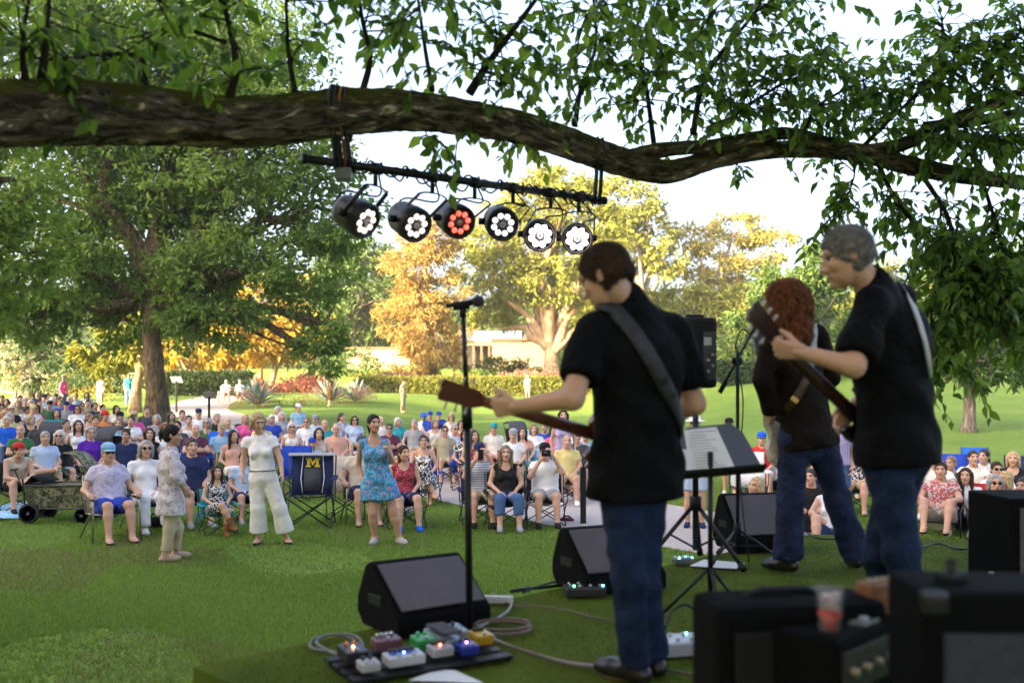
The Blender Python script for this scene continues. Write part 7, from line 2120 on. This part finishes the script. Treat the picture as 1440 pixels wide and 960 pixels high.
aud(596, 580, 'lap', 'm', ('tee', 'white'), ('shorts', 'lblue'), ('short', 'black'), 'child in blue bucket hat and white shirt', ('bucket', 'blue'), None, .05, .5, ch=('camp', 'grey'), s=.95)
aud(605, 578, 'lap', 'm', ('tee', 'royal'), ('shorts', 'grey'), ('short', 'brown'), 'man in blue cap behind the bucket hat', ('cap', 'royal'), None, .1, .2, ch=('camp', 'navy'))
aud(617, 578, 'lean', 'm', ('tee', 'royal'), ('shorts', 'navy'), ('short', 'brown'), 'man in blue cap and royal blue shirt leaning forward on the lawn', ('cap', 'royal'), None, .2, .2, ch=('camp', 'maroon'))
aud(635, 580, 'lap', 'f', ('none', 'offwhite'), ('shorts', 'denim'), ('bob', 'sand'), 'woman in tan cap and cream top far on the lawn', ('cap', 'tan'), None, 0, .14, ch=('camp', 'navy'))
aud(626, 599, 'arms', 'm', ('tee', 'khaki'), ('shorts', 'tan'), ('short', 'brown'), 'man with sunglasses in khaki shirt behind the floral dress', None, 'dark', 0, .2, ch=('camp', 'dgrey'))
# centre right
aud(675, 622, 'photo', 'm', ('tee', 'stripe'), ('shorts', 'khaki'), ('short', 'dark'), 'man in navy cap and striped shirt filming with a phone', ('cap', 'navy'), None, 0, .2, ch=('camp', 'navy'), w=1.1)
aud(712, 627, 'lap', 'f', ('none', 'black'), ('capri', 'denim'), ('long', 'sand'), 'woman in black sleeveless blouse and cropped jeans', None, None, 0, .12, ch=('camp', 'black'))
aud(767, 622, 'photo', 'm', ('tee', 'white'), ('shorts', 'grey'), ('short', 'dark'), 'man in black cap and white t-shirt photographing the band', ('cap', 'black'), None, -.1, .12, ('shoe', 'black'), ('camp', 'black'), w=1.18)
aud(792, 604, 'stand', 'f', ('none', 'purplestripe'), ('shorts', 'pink'), ('bob', 'brown'), 'woman in violet striped top standing behind the photographer', None, None, .2, .15, ('shoe', 'white'), None, Y=17.6, s=.93)
aud(798, 612, 'lap', 'm', ('tee', 'yellow'), ('shorts', 'tan'), ('bald', 'grey'), 'bald man in pale yellow t-shirt', None, None, -.1, .2, ch=('camp', 'grey'))
aud(722, 602, 'cross', 'm', ('tee', 'white'), ('pants', 'khaki'), ('short', 'grey'), 'man in white t-shirt and khaki trousers with crossed legs', ('cap', 'grey'), None, 0, .14, ch=('camp', 'teal'))
aud(751, 597, 'lap', 'f', ('tee', 'white'), ('shorts', 'white'), ('bob', 'sand'), 'woman in white before the teal chair', None, None, .1, .16, ch=('camp', 'teal'))
aud(695, 594, 'lap', 'm', ('tee', 'offwhite'), ('shorts', 'peach'), ('short', 'sand'), 'person in teal cap and off-white shirt in a pink chair', ('cap', 'teal'), None, .2, .2, ch=('camp', 'pink'))
aud(667, 605, 'lap', 'f', ('none', 'redprint'), ('shorts', 'pink'), ('long', 'dark'), 'woman in red print top seated behind the striped shirt', None, None, .4, .2, ch=('camp', 'dgrey'))
aud(655, 604, 'lap', 'f', ('tee', 'bw'), ('shorts', 'black'), ('bob', 'brown'), 'woman in black and white blouse by the microphone stand', None, None, .1, .14, ch=('camp', 'royal'))
aud(690, 606, 'ground', 'f', ('tee', 'pink'), ('shorts', 'white'), ('bob', 'sand'), 'woman in pink on the grass by the pink chair', None, None, .2, .12)
aud(812, 604, 'lap', 'm', ('tee', 'dgrey'), ('shorts', 'navy'), ('short', 'brown'), 'man in dark cap beside the red checked cloth', ('cap', 'dgrey'), None, .0, .14, ch=('camp', 'navy'))
# standing people far on the lawn
aud(464, 553, 'stand', 'f', ('tee', 'brown'), ('dress', 'brown', 1.4), ('tail', 'dark'), 'woman in long brown dress walking by the agaves', Y=52, rz=2.0, shoe=None, ch=None, yaw=.4)
aud(567, 555, 'stand', 'm', ('tee', 'tan'), ('pants', 'tan'), ('short', 'brown'), 'man dressed all in tan looking at a phone on the open lawn', Y=52, rz=1.2, shoe=None, ch=None)
aud(742, 549, 'stand', 'f', ('tee', 'white'), ('shorts', 'tan'), ('bob', 'white'), 'white-haired person in white at the foot of the hedge', Y=70, rz=.2, shoe=None, ch=None)
aud(90, 534, 'stand', 'f', ('long', 'pink'), ('pants', 'denim'), ('long', 'dark'), 'woman in pink shirt standing behind the back rows', Y=44, rz=1.4, shoe=None, ch=None)
aud(141, 538, 'stand', 'm', ('tee', 'white'), ('shorts', 'tan'), ('short', 'grey'), 'man in white shirt and tan shorts standing by the dark bush', Y=46, rz=-.5, shoe=None, ch=None)
aud(181, 542, 'stand', 'f', ('tee', 'teal'), ('pants', 'sky'), ('short', 'dark'), 'person in teal top behind the pale trunk', Y=52, rz=.3, shoe=None, ch=None)
# right side
aud(977, 579, 'stand', 'm', ('tee', 'white'), ('shorts', 'lblue'), ('short', 'grey'), 'man in white sun hat and sunglasses standing on the path', ('sun', 'white'), 'dark', .1, .2, ('shoe', 'navy'), None, Y=14.2, s=.93)
aud(1026, 598, 'stand', 'm', ('tee', 'black'), ('shorts', 'white'), ('short', 'dark'), 'man in black cap, black shirt and white shorts beyond the music stand', ('cap', 'black'), None, 2.6, .2, ('shoe', 'white'), None, Y=18.5, s=.82)
aud(1063, 672, 'ground', 'f', ('none', 'pink'), ('shorts', 'white'), ('long', 'blonde'), 'blonde woman in pink tank top on the grass behind the wedge monitor', None, None, -.6, .14)
aud(1071, 628, 'lap', 'm', ('tee', 'red'), ('shorts', 'white'), ('short', 'brown'), 'man in red shirt seated beyond the cream guitar', ('cap', 'blue'), None, .2, .14, ch=('camp', 'white'), Y=18)
aud(1140, 660, 'ground', 'm', ('tee', 'black'), ('pants', 'dgrey'), ('short', 'dark'), 'man in black sitting on the grass between the flared jeans', None, None, -.3, .14)
aud(1178, 596, 'stand', 'm', ('tee', 'purplestripe'), ('shorts', 'denim'), ('short', 'brown'), 'man in violet striped polo standing beyond the woman guitarist', None, None, .2, .2, ('shoe', 'white'), None, Y=14.5, s=.95)
aud(1205, 650, 'lap', 'f', ('tee', 'bw'), ('shorts', 'tan'), ('bob', 'sand'), 'woman in black and white blouse between the two guitarists', None, None, 0, .14, ch=('camp', 'teal'), Y=16)
aud(1322, 668, 'cross', 'm', ('tee', 'redfloral'), ('shorts', 'offwhite'), ('short', 'brown'), 'bearded man in red floral shirt with one leg crossed', None, None, .2, .22, ('sandal', 'black'), ('low', 'black'), Y=13.6, w=1.15)
aud(1357, 685, 'ground', 'f', ('tee', 'white'), ('shorts', 'denim'), ('long', 'brown'), 'dark-haired woman in white top sitting on the blanket', None, None, -.1, .14, Y=13.9)
aud(1412, 678, 'ground', 'f', ('none', 'white'), ('dress', 'pinkfloral', 1.5), ('bob', 'blonde'), 'blonde woman in white top and pink floral skirt', None, None, -.8, .18, Y=13.4, rz=-.6)
aud(1316, 658, 'ground', 'm', ('tee', 'offwhite'), ('shorts', 'khaki'), ('bald', 'grey'), 'bald man in off-white behind the floral shirt', None, None, 0, .1, Y=15.6, s=1.12)
aud(1368, 660, 'ground', 'm', ('tee', 'offwhite'), ('pants', 'khaki'), ('short', 'dark'), 'dark-haired man in cream t-shirt and khaki trousers on the grass', None, None, .4, .16, Y=16.5, s=1.08)
aud(1383, 660, 'ground', 'f', ('tee', 'white'), ('shorts', 'white'), ('tail', 'dark'), 'woman in white beside the man in khaki trousers', None, None, -.3, .16, Y=16.8, s=1.08)
aud(1424, 662, 'ground', 'f', ('none', 'black'), ('shorts', 'grey'), ('bob', 'blonde'), 'fair-haired woman in black tank top on the grass', None, None, 0, .12, Y=16.2, s=1.08)
aud(1308, 640, 'lap', 'm', ('tee', 'lblue'), ('pants', 'dgrey'), ('short', 'grey'), 'man in pale shirt and dark trousers reclining in a low green chair', None, None, .3, .14, ch=('low', 'green'), Y=17.5)
# more of the seated crowd on the middle and right lawn
HW = {'bald': 'bald', 'grey': 'grey-haired', 'white': 'white-haired', 'dark': 'dark-haired', 'black': 'black-haired', 'brown': 'brown-haired', 'blonde': 'blonde', 'sand': 'sandy-haired', 'auburn': 'red-haired'}
for px, py, pz, sex, top, bot, hair, place, chc in [
        (640, 597, 'lap', 'm', 'lblue', 'tan', ('short', 'grey'), 'in the middle rows by the microphone stand', 'blue'),
        (649, 591, 'arms', 'f', 'red', 'white', ('bob', 'dark'), 'in the middle rows by the microphone stand', 'navy'),
        (661, 596, 'fold', 'm', 'olive', 'khaki', ('bald', 'grey'), 'in the middle rows by the microphone stand', 'black'),
        (735, 601, 'lap', 'f', 'peach', 'grey', ('long', 'dark'), 'behind the camera man', 'teal'),
        (766, 594, 'arms', 'm', 'royal', 'khaki', ('short', 'grey'), 'behind the camera man', 'black'),
        (779, 599, 'fold', 'f', 'pink', 'denim', ('bob', 'brown'), 'behind the camera man', 'blue'),
        (806, 596, 'lap', 'f', 'white', 'grey', ('bob', 'dark'), 'near the red checked seat', 'dgrey'),
        (824, 604, 'cross', 'm', 'sky', 'tan', ('short', 'brown'), 'near the red checked seat', 'royal'),
        (612, 590, 'lap', 'f', 'offwhite', 'tan', ('bob', 'sand'), 'behind the floral dress', 'black'),
        (583, 590, 'arms', 'm', 'grey', 'khaki', ('short', 'grey'), 'behind the floral dress', 'navy'),
        (560, 587, 'lap', 'f', 'teal', 'white', ('bob', 'white'), 'behind the dancer in blue', 'blue'),
        (548, 596, 'fold', 'm', 'maroon', 'navy', ('short', 'dark'), 'behind the dancer in blue', 'dgrey'),
        (536, 585, 'lap', 'm', 'offwhite', 'grey', ('bald', 'grey'), 'behind the dancer in blue', 'green'),
        (499, 585, 'lap', 'f', 'lblue', 'khaki', ('bob', 'brown'), 'behind the beige chairs', 'blue'),
        (432, 587, 'arms', 'm', 'white', 'navy', ('short', 'sand'), 'behind the beige chairs', 'navy'),
        (449, 602, 'lap', 'f', 'beige', 'white', ('bob', 'dark'), 'behind the beige chairs', 'black'),
        (383, 583, 'lap', 'm', 'royal', 'tan', ('short', 'white'), 'behind the dancer in white', 'royal'),
        (369, 590, 'fold', 'm', 'yellow', 'navy', ('short', 'grey'), 'behind the dancer in white', 'dgrey'),
        (346, 583, 'lap', 'f', 'pink', 'white', ('bob', 'blonde'), 'behind the dancer in white', 'navy'),
        (292, 588, 'lap', 'f', 'green', 'tan', ('bob', 'grey'), 'behind the bald man in maroon', 'black'),
        (250, 592, 'arms', 'm', 'dgrey', 'khaki', ('short', 'brown'), 'behind the dancer with the bun', 'navy'),
        (232, 596, 'lap', 'f', 'white', 'denim', ('long', 'auburn'), 'behind the dancer with the bun', 'blue'),
        (94, 590, 'lap', 'm', 'tan', 'navy', ('short', 'dark'), 'beside the black stroller', 'black'),
        (85, 605, 'arms', 'f', 'black', 'grey', ('bob', 'white'), 'behind the camouflage wagon', 'dgrey'),
        (30, 598, 'fold', 'm', 'green', 'tan', ('bald', 'grey'), 'behind the red cap', 'navy'),
        (178, 604, 'lap', 'm', 'navy', 'grey', ('short', 'brown'), 'behind the lavender-shirted man', 'royal'),
        (1046, 628, 'lap', 'f', 'sky', 'white', ('bob', 'grey'), 'on the right lawn beyond the music stand', 'blue'),
        (1096, 625, 'arms', 'm', 'white', 'navy', ('short', 'dark'), 'on the right lawn beyond the woman guitarist', 'black'),
        (1128, 630, 'lap', 'f', 'yellow', 'white', ('bob', 'brown'), 'on the right lawn beyond the woman guitarist', 'teal'),
        (1150, 640, 'fold', 'm', 'navy', 'tan', ('bald', 'white'), 'on the right lawn beyond the woman guitarist', 'royal'),
        (1196, 628, 'lap', 'f', 'pink', 'grey', ('long', 'brown'), 'on the right lawn between the guitarists', 'navy'),
        (1214, 622, 'arms', 'm', 'lblue', 'khaki', ('short', 'grey'), 'on the right lawn between the guitarists', 'blue'),
        (1336, 642, 'lap', 'm', 'dgrey', 'tan', ('short', 'sand'), 'on the right lawn by the blue chairs', 'royal'),
        (1401, 650, 'ground', 'm', 'white', 'khaki', ('short', 'brown'), 'sitting on the right lawn', None),
        (1398, 668, 'ground', 'f', 'lav', 'white', ('bob', 'grey'), 'sitting on the right lawn', None),
        (1438, 672, 'ground', 'm', 'olive', 'denim', ('short', 'dark'), 'sitting on the right lawn', None),
        (1170, 668, 'ground', 'f', 'white', 'denim', ('long', 'blonde'), 'sitting on the grass beyond the flared jeans', None)]:
    hw = 'bald' if hair[0] == 'bald' else HW[hair[1]]
    lb = '%s %s in %s %s and %s shorts %s' % (hw, 'man' if sex == 'm' else 'woman', {'lblue': 'pale blue', 'dgrey': 'charcoal', 'sky': 'sky blue', 'lav': 'lilac', 'offwhite': 'off-white', 'royal': 'royal blue'}.get(top, top), 'shirt' if sex == 'm' else 'top', bot, place)
    if len(lb.split()) > 16: lb = lb.replace(' and %s shorts' % bot, '')
    if px > 1000: pz, chc = 'ground', None
    aud(px, py, pz, sex, ('tee' if sex == 'm' or random.random() < .5 else 'none', top), ('shorts', bot), hair, lb, None, 'dark' if random.random() < .3 else None, random.choice([-.4, 0, .4]), random.choice([.08, .12, .16, .22, .4]), None, ('camp', chc) if chc else None)
# bench with two people by the path
bx0, by0 = -15.4, 55.0; bz = float(terrain(bx0, by0))
bn = thing('garden_bench', 'pale garden bench by the path before the flower bed', 'bench', (bx0, by0, bz))
wm = mat('weathered_wood', (.38, .33, .27), .8, var=.2, scale=8)
for i in range(4):
    b = MB(); b.box((bx0, by0-.18+.12*i, bz+.43), (1.6, .09, .03)); b.build('seat_slat', wm, bn)
for i in range(3):
    b = MB(); b.box((bx0, by0+.27+.03*i, bz+.58+.14*i), (1.6, .03, .09)); b.build('back_slat', wm, bn)
for s in (-.75, .75):
    b = MB(); b.box((bx0+s, by0-.2, bz+.31), (.07, .07, .62)); b.build('leg', wm, bn)
    b = MB(); b.box((bx0+s, by0+.28, bz+.46), (.07, .07, .92)); b.build('leg', wm, bn)
    b = MB(); b.box((bx0+s, by0+.03, bz+.64), (.08, .56, .04)); b.build('armrest', wm, bn)
for dx, lb, tp in ((-.38, 'person in white shirt on the garden bench', 'white'), (.38, 'person in pale blue shirt on the garden bench', 'lblue')):
    crowd_person((bx0+dx, by0-.02, bz+.08), .3, 'lap', 'm', ('tee', {}), cm(tp), ('shorts', {}), cm('tan'), None, None, ('short', 'grey'), .12, None, None, None, 0, 1.0, lb, 'person', 'people in the audience')

# empty chairs
def empty_chair(px, Y, kind, col, rz, label):
    x = (px-720)/FPX*Y
    return chair(kind, (x, Y, float(terrain(x, Y))), rz, cm(col), label, 'empty folding chairs')
mc = empty_chair(437, 14.3, 'camp', 'navy', .10, 'empty navy camp chair with a yellow letter M on its back')
mc.scale = (1.12, 1.1, 1.12)
b = MB()
b.sheet([[(-.31, .30, .93), (.31, .30, .93)], [(-.31, .235, .90), (.31, .235, .90)]]); b.build('top_band', cloth(C['grey']), mc, origin=(0, 0, 0), solid=.01)
b = MB()
def mlet(x0, x1, z0, z1): b.box(((x0+x1)/2, .245+(z0+z1)/2*.0, (z0+z1)/2), (x1-x0, .008, z1-z0))
yb = .252
for x0, x1, z0, z1 in ((-.075, -.040, .745, .865), (.040, .075, .745, .865), (-.092, -.025, .745, .772), (.025, .092, .745, .772), (-.092, -.04, .84, .867), (.04, .092, .84, .867)):
    b.box(((x0+x1)/2, yb, (z0+z1)/2), (x1-x0, .010, z1-z0))
for s in (-1, 1):
    b.prism([(s*.060, yb-.006, .866), (s*.030, yb-.006, .866), (0, yb-.006, .812), (0, yb-.006, .768)], (0, .010, 0))
b.v = [(x_, .290+(z_-.80)*.18+(y_-yb), z_) for x_, y_, z_ in b.v]
o = b.build('emblem', mat('maize_print', (.70, .52, .03), .7), mc, origin=(0, 0, 0)); pass
b = SM(); b.sheet([[(-.11, .205, .45), (0, .215, .45), (.11, .205, .45)], [(-.11, .278, .73), (0, .290, .73), (.11, .278, .73)]]); b.build('centre_panel', cloth(C['dgrey']), mc, origin=(0, -.002, 0), solid=.006)
for s in (-1, 1):
    b = SM(); b.tube([(s*.125, .195, .42), (s*.15, .240, .6), (s*.125, .315, .92)], .006, 5); b.build('piping', cloth(C['white']), mc, origin=(0, -.0, 0))
empty_chair(486, 15.2, 'camp', 'beige', .15, 'empty beige camp chair beside the emblem chair')
empty_chair(70, 24.5, 'camp', 'teal', .3, 'empty tall dark teal camp chair among the middle rows')
empty_chair(343+1000, 19.5, 'low', 'royal', -.3, 'empty royal blue beach chair on the right lawn')
empty_chair(1374, 21.5, 'low', 'blue', -.3, 'empty blue beach chair behind the pair in white')
empty_chair(1436, 19.0, 'low', 'navy', -.4, 'empty navy beach chair at the edge of the right lawn')
empty_chair(758, 20.5, 'low', 'sky', .1, 'empty low sky blue beach chair on the lawn')
empty_chair(738, 24.0, 'camp', 'sky', .1, 'empty pale blue camp chair behind the stroller')
empty_chair(1388, 13.6, 'low', 'red', -.3, 'low red and black beach chair behind the floral skirt')
empty_chair(310, 21.0, 'camp', 'blue', .2, 'empty bright blue camp chair beside the black-shirted man')
empty_chair(355, 24.0, 'camp', 'black', .9, 'empty black round-backed chair by the path')
empty_chair(1052, 16.2, 'camp', 'white', -.2, 'empty white chair beyond the wedge monitor')
empty_chair(415, 17.5, 'camp', 'royal', .1, 'empty royal blue camp chair behind the emblem chair')

# wagon, strollers and small things
TY = mat('tyre_rubber', (.02, .02, .02), .8)
def wheel(c, r, w, axis, parent):
    a = nrm(axis); c = np.asarray(c, float); u = nrm(np.cross(a, (0, 0, 1))); v = np.cross(a, u)
    M = np.stack([u, v, a], 1)
    b = SM(); b.lathe([(r*.78, -w/2), (r*.95, -w/2), (r, -w/4), (r, w/4), (r*.95, w/2), (r*.78, w/2), (r*.78, -w/2)], c, 20, M); t = b.build('wheel', TY, parent)
    b = MB()
    for k in range(6):
        q = c+M@np.array([math.cos(k*1.047)*r*.8, math.sin(k*1.047)*r*.8, 0]); b.tube([c, q], .008, 5)
    b.tube([c-a*w*.6, c+a*w*.6], .022, 8); b.build('rim', mat('rim_grey', (.10, .10, .11), .5), t, origin=tuple(parent.location))
wx, wy = (90-720)/FPX*14.9, 14.9
wg = thing('folding_wagon', 'camouflage folding wagon with canopy and black wheels', 'wagon', (wx, wy, 0))
CAM_ = cm('camo')
b = MB(); b.hexa([(wx-.42, wy-.24, .24), (wx+.42, wy-.24, .24), (wx+.42, wy+.24, .24), (wx-.42, wy+.24, .24), (wx-.47, wy-.28, .55), (wx+.47, wy-.28, .55), (wx+.47, wy+.28, .55), (wx-.47, wy+.28, .55)]); b.build('body', CAM_, wg)
b = MB()
for s in (-1, 1): b.tube([(wx-.48, wy+s*.285, .56), (wx+.48, wy+s*.285, .56)], .014, 6)
for s in (-1, 1): b.tube([(wx+s*.48, wy-.285, .56), (wx+s*.48, wy+.285, .56)], .014, 6)
for sx in (-1, 1):
    for sy in (-1, 1): b.tube([(wx+sx*.45, wy+sy*.26, .20), (wx+sx*.48, wy+sy*.285, .66)], .014, 6)
b.tube([(wx-.46, wy-.26, .22), (wx+.46, wy-.26, .22)], .014, 6); b.build('frame', FRAME(), wg)
b = SM(); b.sheet([[(wx+.44-.30*math.sin(a)*.0+.02-.42*(1-math.cos(a))*.9, wy+yy, .62+.42*math.sin(a)) for a in np.linspace(.1, 1.55, 7)] for yy in (-.27, 0, .27)]); b.build('canopy', CAM_, wg, solid=.008)
b = SM(); b.sheet([[(wx-.48, wy+yy, .57) for yy in (-.26, 0, .26)], [(wx-.36, wy+yy, .70) for yy in (-.26, 0, .26)], [(wx-.18, wy+yy, .60) for yy in (-.26, 0, .26)]]); b.build('folded_cover', cloth(C['black']), wg, solid=.008)
b = SM(); b.tube([(wx-.48, wy, .3), (wx-.62, wy-.05, .55), (wx-.70, wy-.08, .78)], .012, 6); b.tube([(wx-.70, wy-.18, .78), (wx-.70, wy+.02, .78)], .014, 6); b.build('pull_handle', FRAME(), wg)
for sx in (-.38, .40):
    for sy in (-.30, .30): wheel((wx+sx, wy+sy, .155 if sx < 0 else .125), .15 if sx < 0 else .12, .06, (0, 1, 0), wg)
def stroller(px, Y, label, rz):
    x = (px-720)/FPX*Y; z = float(terrain(x, Y))
    r_ = thing('stroller', label, 'stroller', (x, Y, z), 0)
    T = lambda a, b_, c: (x+a*math.cos(rz)-b_*math.sin(rz), Y+a*math.sin(rz)+b_*math.cos(rz), z+c)
    b = SM(); b.sheet([[T(a, -.20, .48) for a in (-.22, 0, .22)], [T(a, .0, .42) for a in (-.22, 0, .22)], [T(a, .18, .52) for a in (-.22, 0, .22)], [T(a, .30, .88) for a in (-.22, 0, .22)]]); b.build('seat', cloth(C['black']), r_, solid=.02)
    b = SM(); b.sheet([[T(a, .28-.42*math.sin(t), .78+.30*math.cos(t)) for t in np.linspace(0, 1.5, 6)] for a in (-.24, -.15, .15, .24)]); b.build('canopy', cloth(C['dgrey']), r_, solid=.01)
    for s in (-1, 1):
        b = SM(); b.tube([T(s*.25, -.34, .12), T(s*.24, .05, .50), T(s*.24, .42, 1.02)], .013, 6); b.tube([T(s*.27, .32, .14), T(s*.24, .0, .50)], .013, 6); b.build('frame', FRAME(), r_)
        wheel(T(s*.25, -.34, .115), .11, .04, (math.cos(rz), math.sin(rz), 0), r_); wheel(T(s*.29, .32, .145), .14, .04, (math.cos(rz), math.sin(rz), 0), r_)
    b = SM(); b.tube([T(-.24, .42, 1.02), T(.24, .42, 1.02)], .016, 8); b.build('handle', BLACK(), r_)
stroller(72, 21.5, 'black stroller with hood in the middle rows on the left', .2)
stroller(150, 20.0, 'dark stroller parked behind the purple t-shirt', -.3)
stroller(727, 26.0, 'grey stroller far on the lawn behind the crossed legs', .3)

def ground_cloth(label, pts, m, name='blanket', cat='blanket', dz=.05):
    q = np.array([[(px-720)/FPX*(CAM_Z*FPX/(py-540)), CAM_Z*FPX/(py-540)] for px, py in pts])
    n = 10; rows = []
    for i in range(n+1):
        r_ = []
        for j in range(n+1):
            u, v = i/n, j/n
            p_ = (q[0]*(1-u)+q[1]*u)*(1-v)+(q[3]*(1-u)+q[2]*u)*v
            r_.append((p_[0], p_[1], float(terrain(p_[0], p_[1]))+dz+.012*math.sin(9*u+3*v)+.012*math.sin(7*v-5*u)))
        rows.append(r_)
    b = SM(); b.sheet(rows); o = b.build(name, m, None, (q[0][0], q[0][1], 0), solid=.012); return tag(o, label, cat)
ground_cloth('pale blue patterned towel spread on the grass', [(-20, 735), (82, 727), (42, 712), (-15, 718)], printed('blue_towel', (.30, .55, .72), (.62, .72, .80), (.08, .25, .60), 4, .5), 'towel', 'towel')
ground_cloth('white picnic blanket under the dark-haired woman', [(1305, 735), (1405, 735), (1395, 722), (1310, 724)], printed('picnic_blanket', (.62, .56, .54), (.55, .40, .36), None, 6, .56))
ground_cloth('pale blanket beside the path', [(945, 698), (965, 698), (962, 694), (948, 694)], cloth(C['offwhite']))
x, y = (820-720)/FPX*14.6, 14.6
bl2 = thing('bollard', 'black metal post with a curved arm beside the path', 'bollard', (x, y, 0))
b = MB(); b.box((x, y, .42), (.085, .085, .84), bev=.012); b.build('post', METAL(), bl2)
b = SM(); b.tube([(x, y, .80), (x+.01, y, .88), (x+.06, y, .95), (x+.16, y, .98)], .030, 8, flat=.6); b.build('curved_arm', METAL(), bl2)
def bag(label, px, py, size, col, name='bag', cat='bag'):
    Yv = CAM_Z*FPX/(py-540); x = (px-720)/FPX*Yv
    r_ = thing(name, label, cat, (x, Yv, float(terrain(x, Yv))))
    V, F = solid([ell((0, 0, size[2]*.45), (size[0]/2, size[1]/2, size[2]*.5)), ell((size[0]*.15, 0, size[2]*.35), (size[0]*.3, size[1]*.5, size[2]*.35))], .016, .03, [('p', V3(0, 0, .012), V3(0, 0, -1))], wr=(.008, 30, px))
    child('sack', np_mesh('sack', V, F, smooth=True), cm(col), r_)
    b = SM(); b.tube([(x-size[0]*.3, Yv, size[2]*.8), (x-size[0]*.15, Yv, size[2]*1.2), (x+size[0]*.15, Yv, size[2]*1.2), (x+size[0]*.3, Yv, size[2]*.8)], .012, 6); b.build('strap', cm(col), r_)
bag('navy bag on the grass beside the striped shirt man', 665, 703, (.34, .22, .30), 'navy')
bag('black and white patterned bag under the red print top', 567, 725, (.30, .2, .24), 'bw')
bag('small black bag beside the lavender-shirted man', 219, 742, (.28, .2, .17), 'black')
bag('black backpack leaning behind the bollard', 812, 690, (.42, .3, .42), 'dgrey', 'backpack', 'backpack')
bag('red shoes and bag at the foot of the bollard', 797, 733, (.22, .12, .07), 'maroon')
b = SM(); x, y = (279-720)/FPX*14.6, 14.6; b.lathe([(.036, 0), (.038, .004), (.038, .145), (.033, .15), (.033, .153), (.0, .153)], (x, y, .02), 14); o = b.build('drink_can', mat('blue_can', (.20, .55, .75), .3, .4), None, (x, y, .02)); tag(o, 'tall pale blue drink can standing on the grass', 'can')
# phones and camera in raised hands
def handset(label, px, Y, z, rz, size=(.075, .012, .15)):
    x = (px-720)/FPX*Y; r_ = thing('smartphone' if size[0] < .1 else 'camera', label, 'phone' if size[0] < .1 else 'camera', (x, Y, z), rz)
    b = MB(); b.box((0, 0, 0), size, bev=.005); b.build('case', BLACK(), r_, origin=(0, 0, 0))
    b = SM(); b.tube([(0, -size[1]*.5, .03 if size[0] < .1 else 0), (0, -size[1]*.5-(.004 if size[0] < .1 else .06), .03 if size[0] < .1 else 0)], .010 if size[0] < .1 else .032, 12); b.build('lens', mat('dark_lens', (.01, .01, .012), .12), r_, origin=(0, 0, 0))
y_ = seat_y(675, 622, 1.195); handset('smartphone held up by the man in the striped shirt', 676, y_-.25, 1.035, .1)
y_ = seat_y(767, 622, 1.195); handset('black camera raised by the man in the white t-shirt', 768, y_-.22, 1.055, -.1, (.13, .07, .09))
# garden signs by the path
for px, Y, h_, lb in ((248, 46, 1.45, 'garden sign with a tilted white panel beside the oak'), (294, 40, .95, 'low grey garden sign on a post by the path')):
    x = (px-720)/FPX*Y; z = float(terrain(x, Y)); sg = thing('garden_sign', lb, 'sign', (x, Y, z))
    b = MB(); b.box((x, Y, z+h_/2), (.09, .07, h_), bev=.01); b.build('post', METAL(), sg)
    b = MB(); b.box((x+.05, Y-.1, z+h_+.06), (.5, .42, .03), Matrix.Rotation(R(-38), 3, 'X'), .006); b.build('panel', mat('sign_panel', (.60, .60, .62), .4) if h_ > 1 else mat('sign_grey', (.22, .22, .23), .4), sg)
b = MB(); x, y = (840-720)/FPX*22, 22; b.box((x, y, .62), (.55, .05, .30), bev=.01); b.box((x, y+.14, .42), (.55, .30, .04), bev=.01)
for sx in (-.24, .24): b.box((x+sx, y+.1, .2), (.03, .25, .40))
o = b.build('picnic_chair', striped('red_check', (.55, .12, .12), (.72, .66, .64), 26, checks=True), None, (x, y, 0)); tag(o, 'red and white checked folding seat on the lawn', 'chair')

# ---------------------------------------------------------------- evening air
hz = MB(); hz.box((0, 45, 19.5), (330, 260, 41))
hzm = bpy.data.materials.new('evening_haze'); hzm.use_nodes = True
hn = hzm.node_tree.nodes; hn.remove(hn['Principled BSDF'])
pvn = hn.new('ShaderNodeVolumePrincipled'); pvn.inputs['Color'].default_value = (.95, .92, .88, 1); pvn.inputs['Density'].default_value = .00045; pvn.inputs['Anisotropy'].default_value = .2
hzm.node_tree.links.new(pvn.outputs['Volume'], hn['Material Output'].inputs['Volume'])
ho = hz.build('haze', hzm, None, (0, 45, -1)); tag(ho, 'thin pale evening haze over the park', kind='stuff')
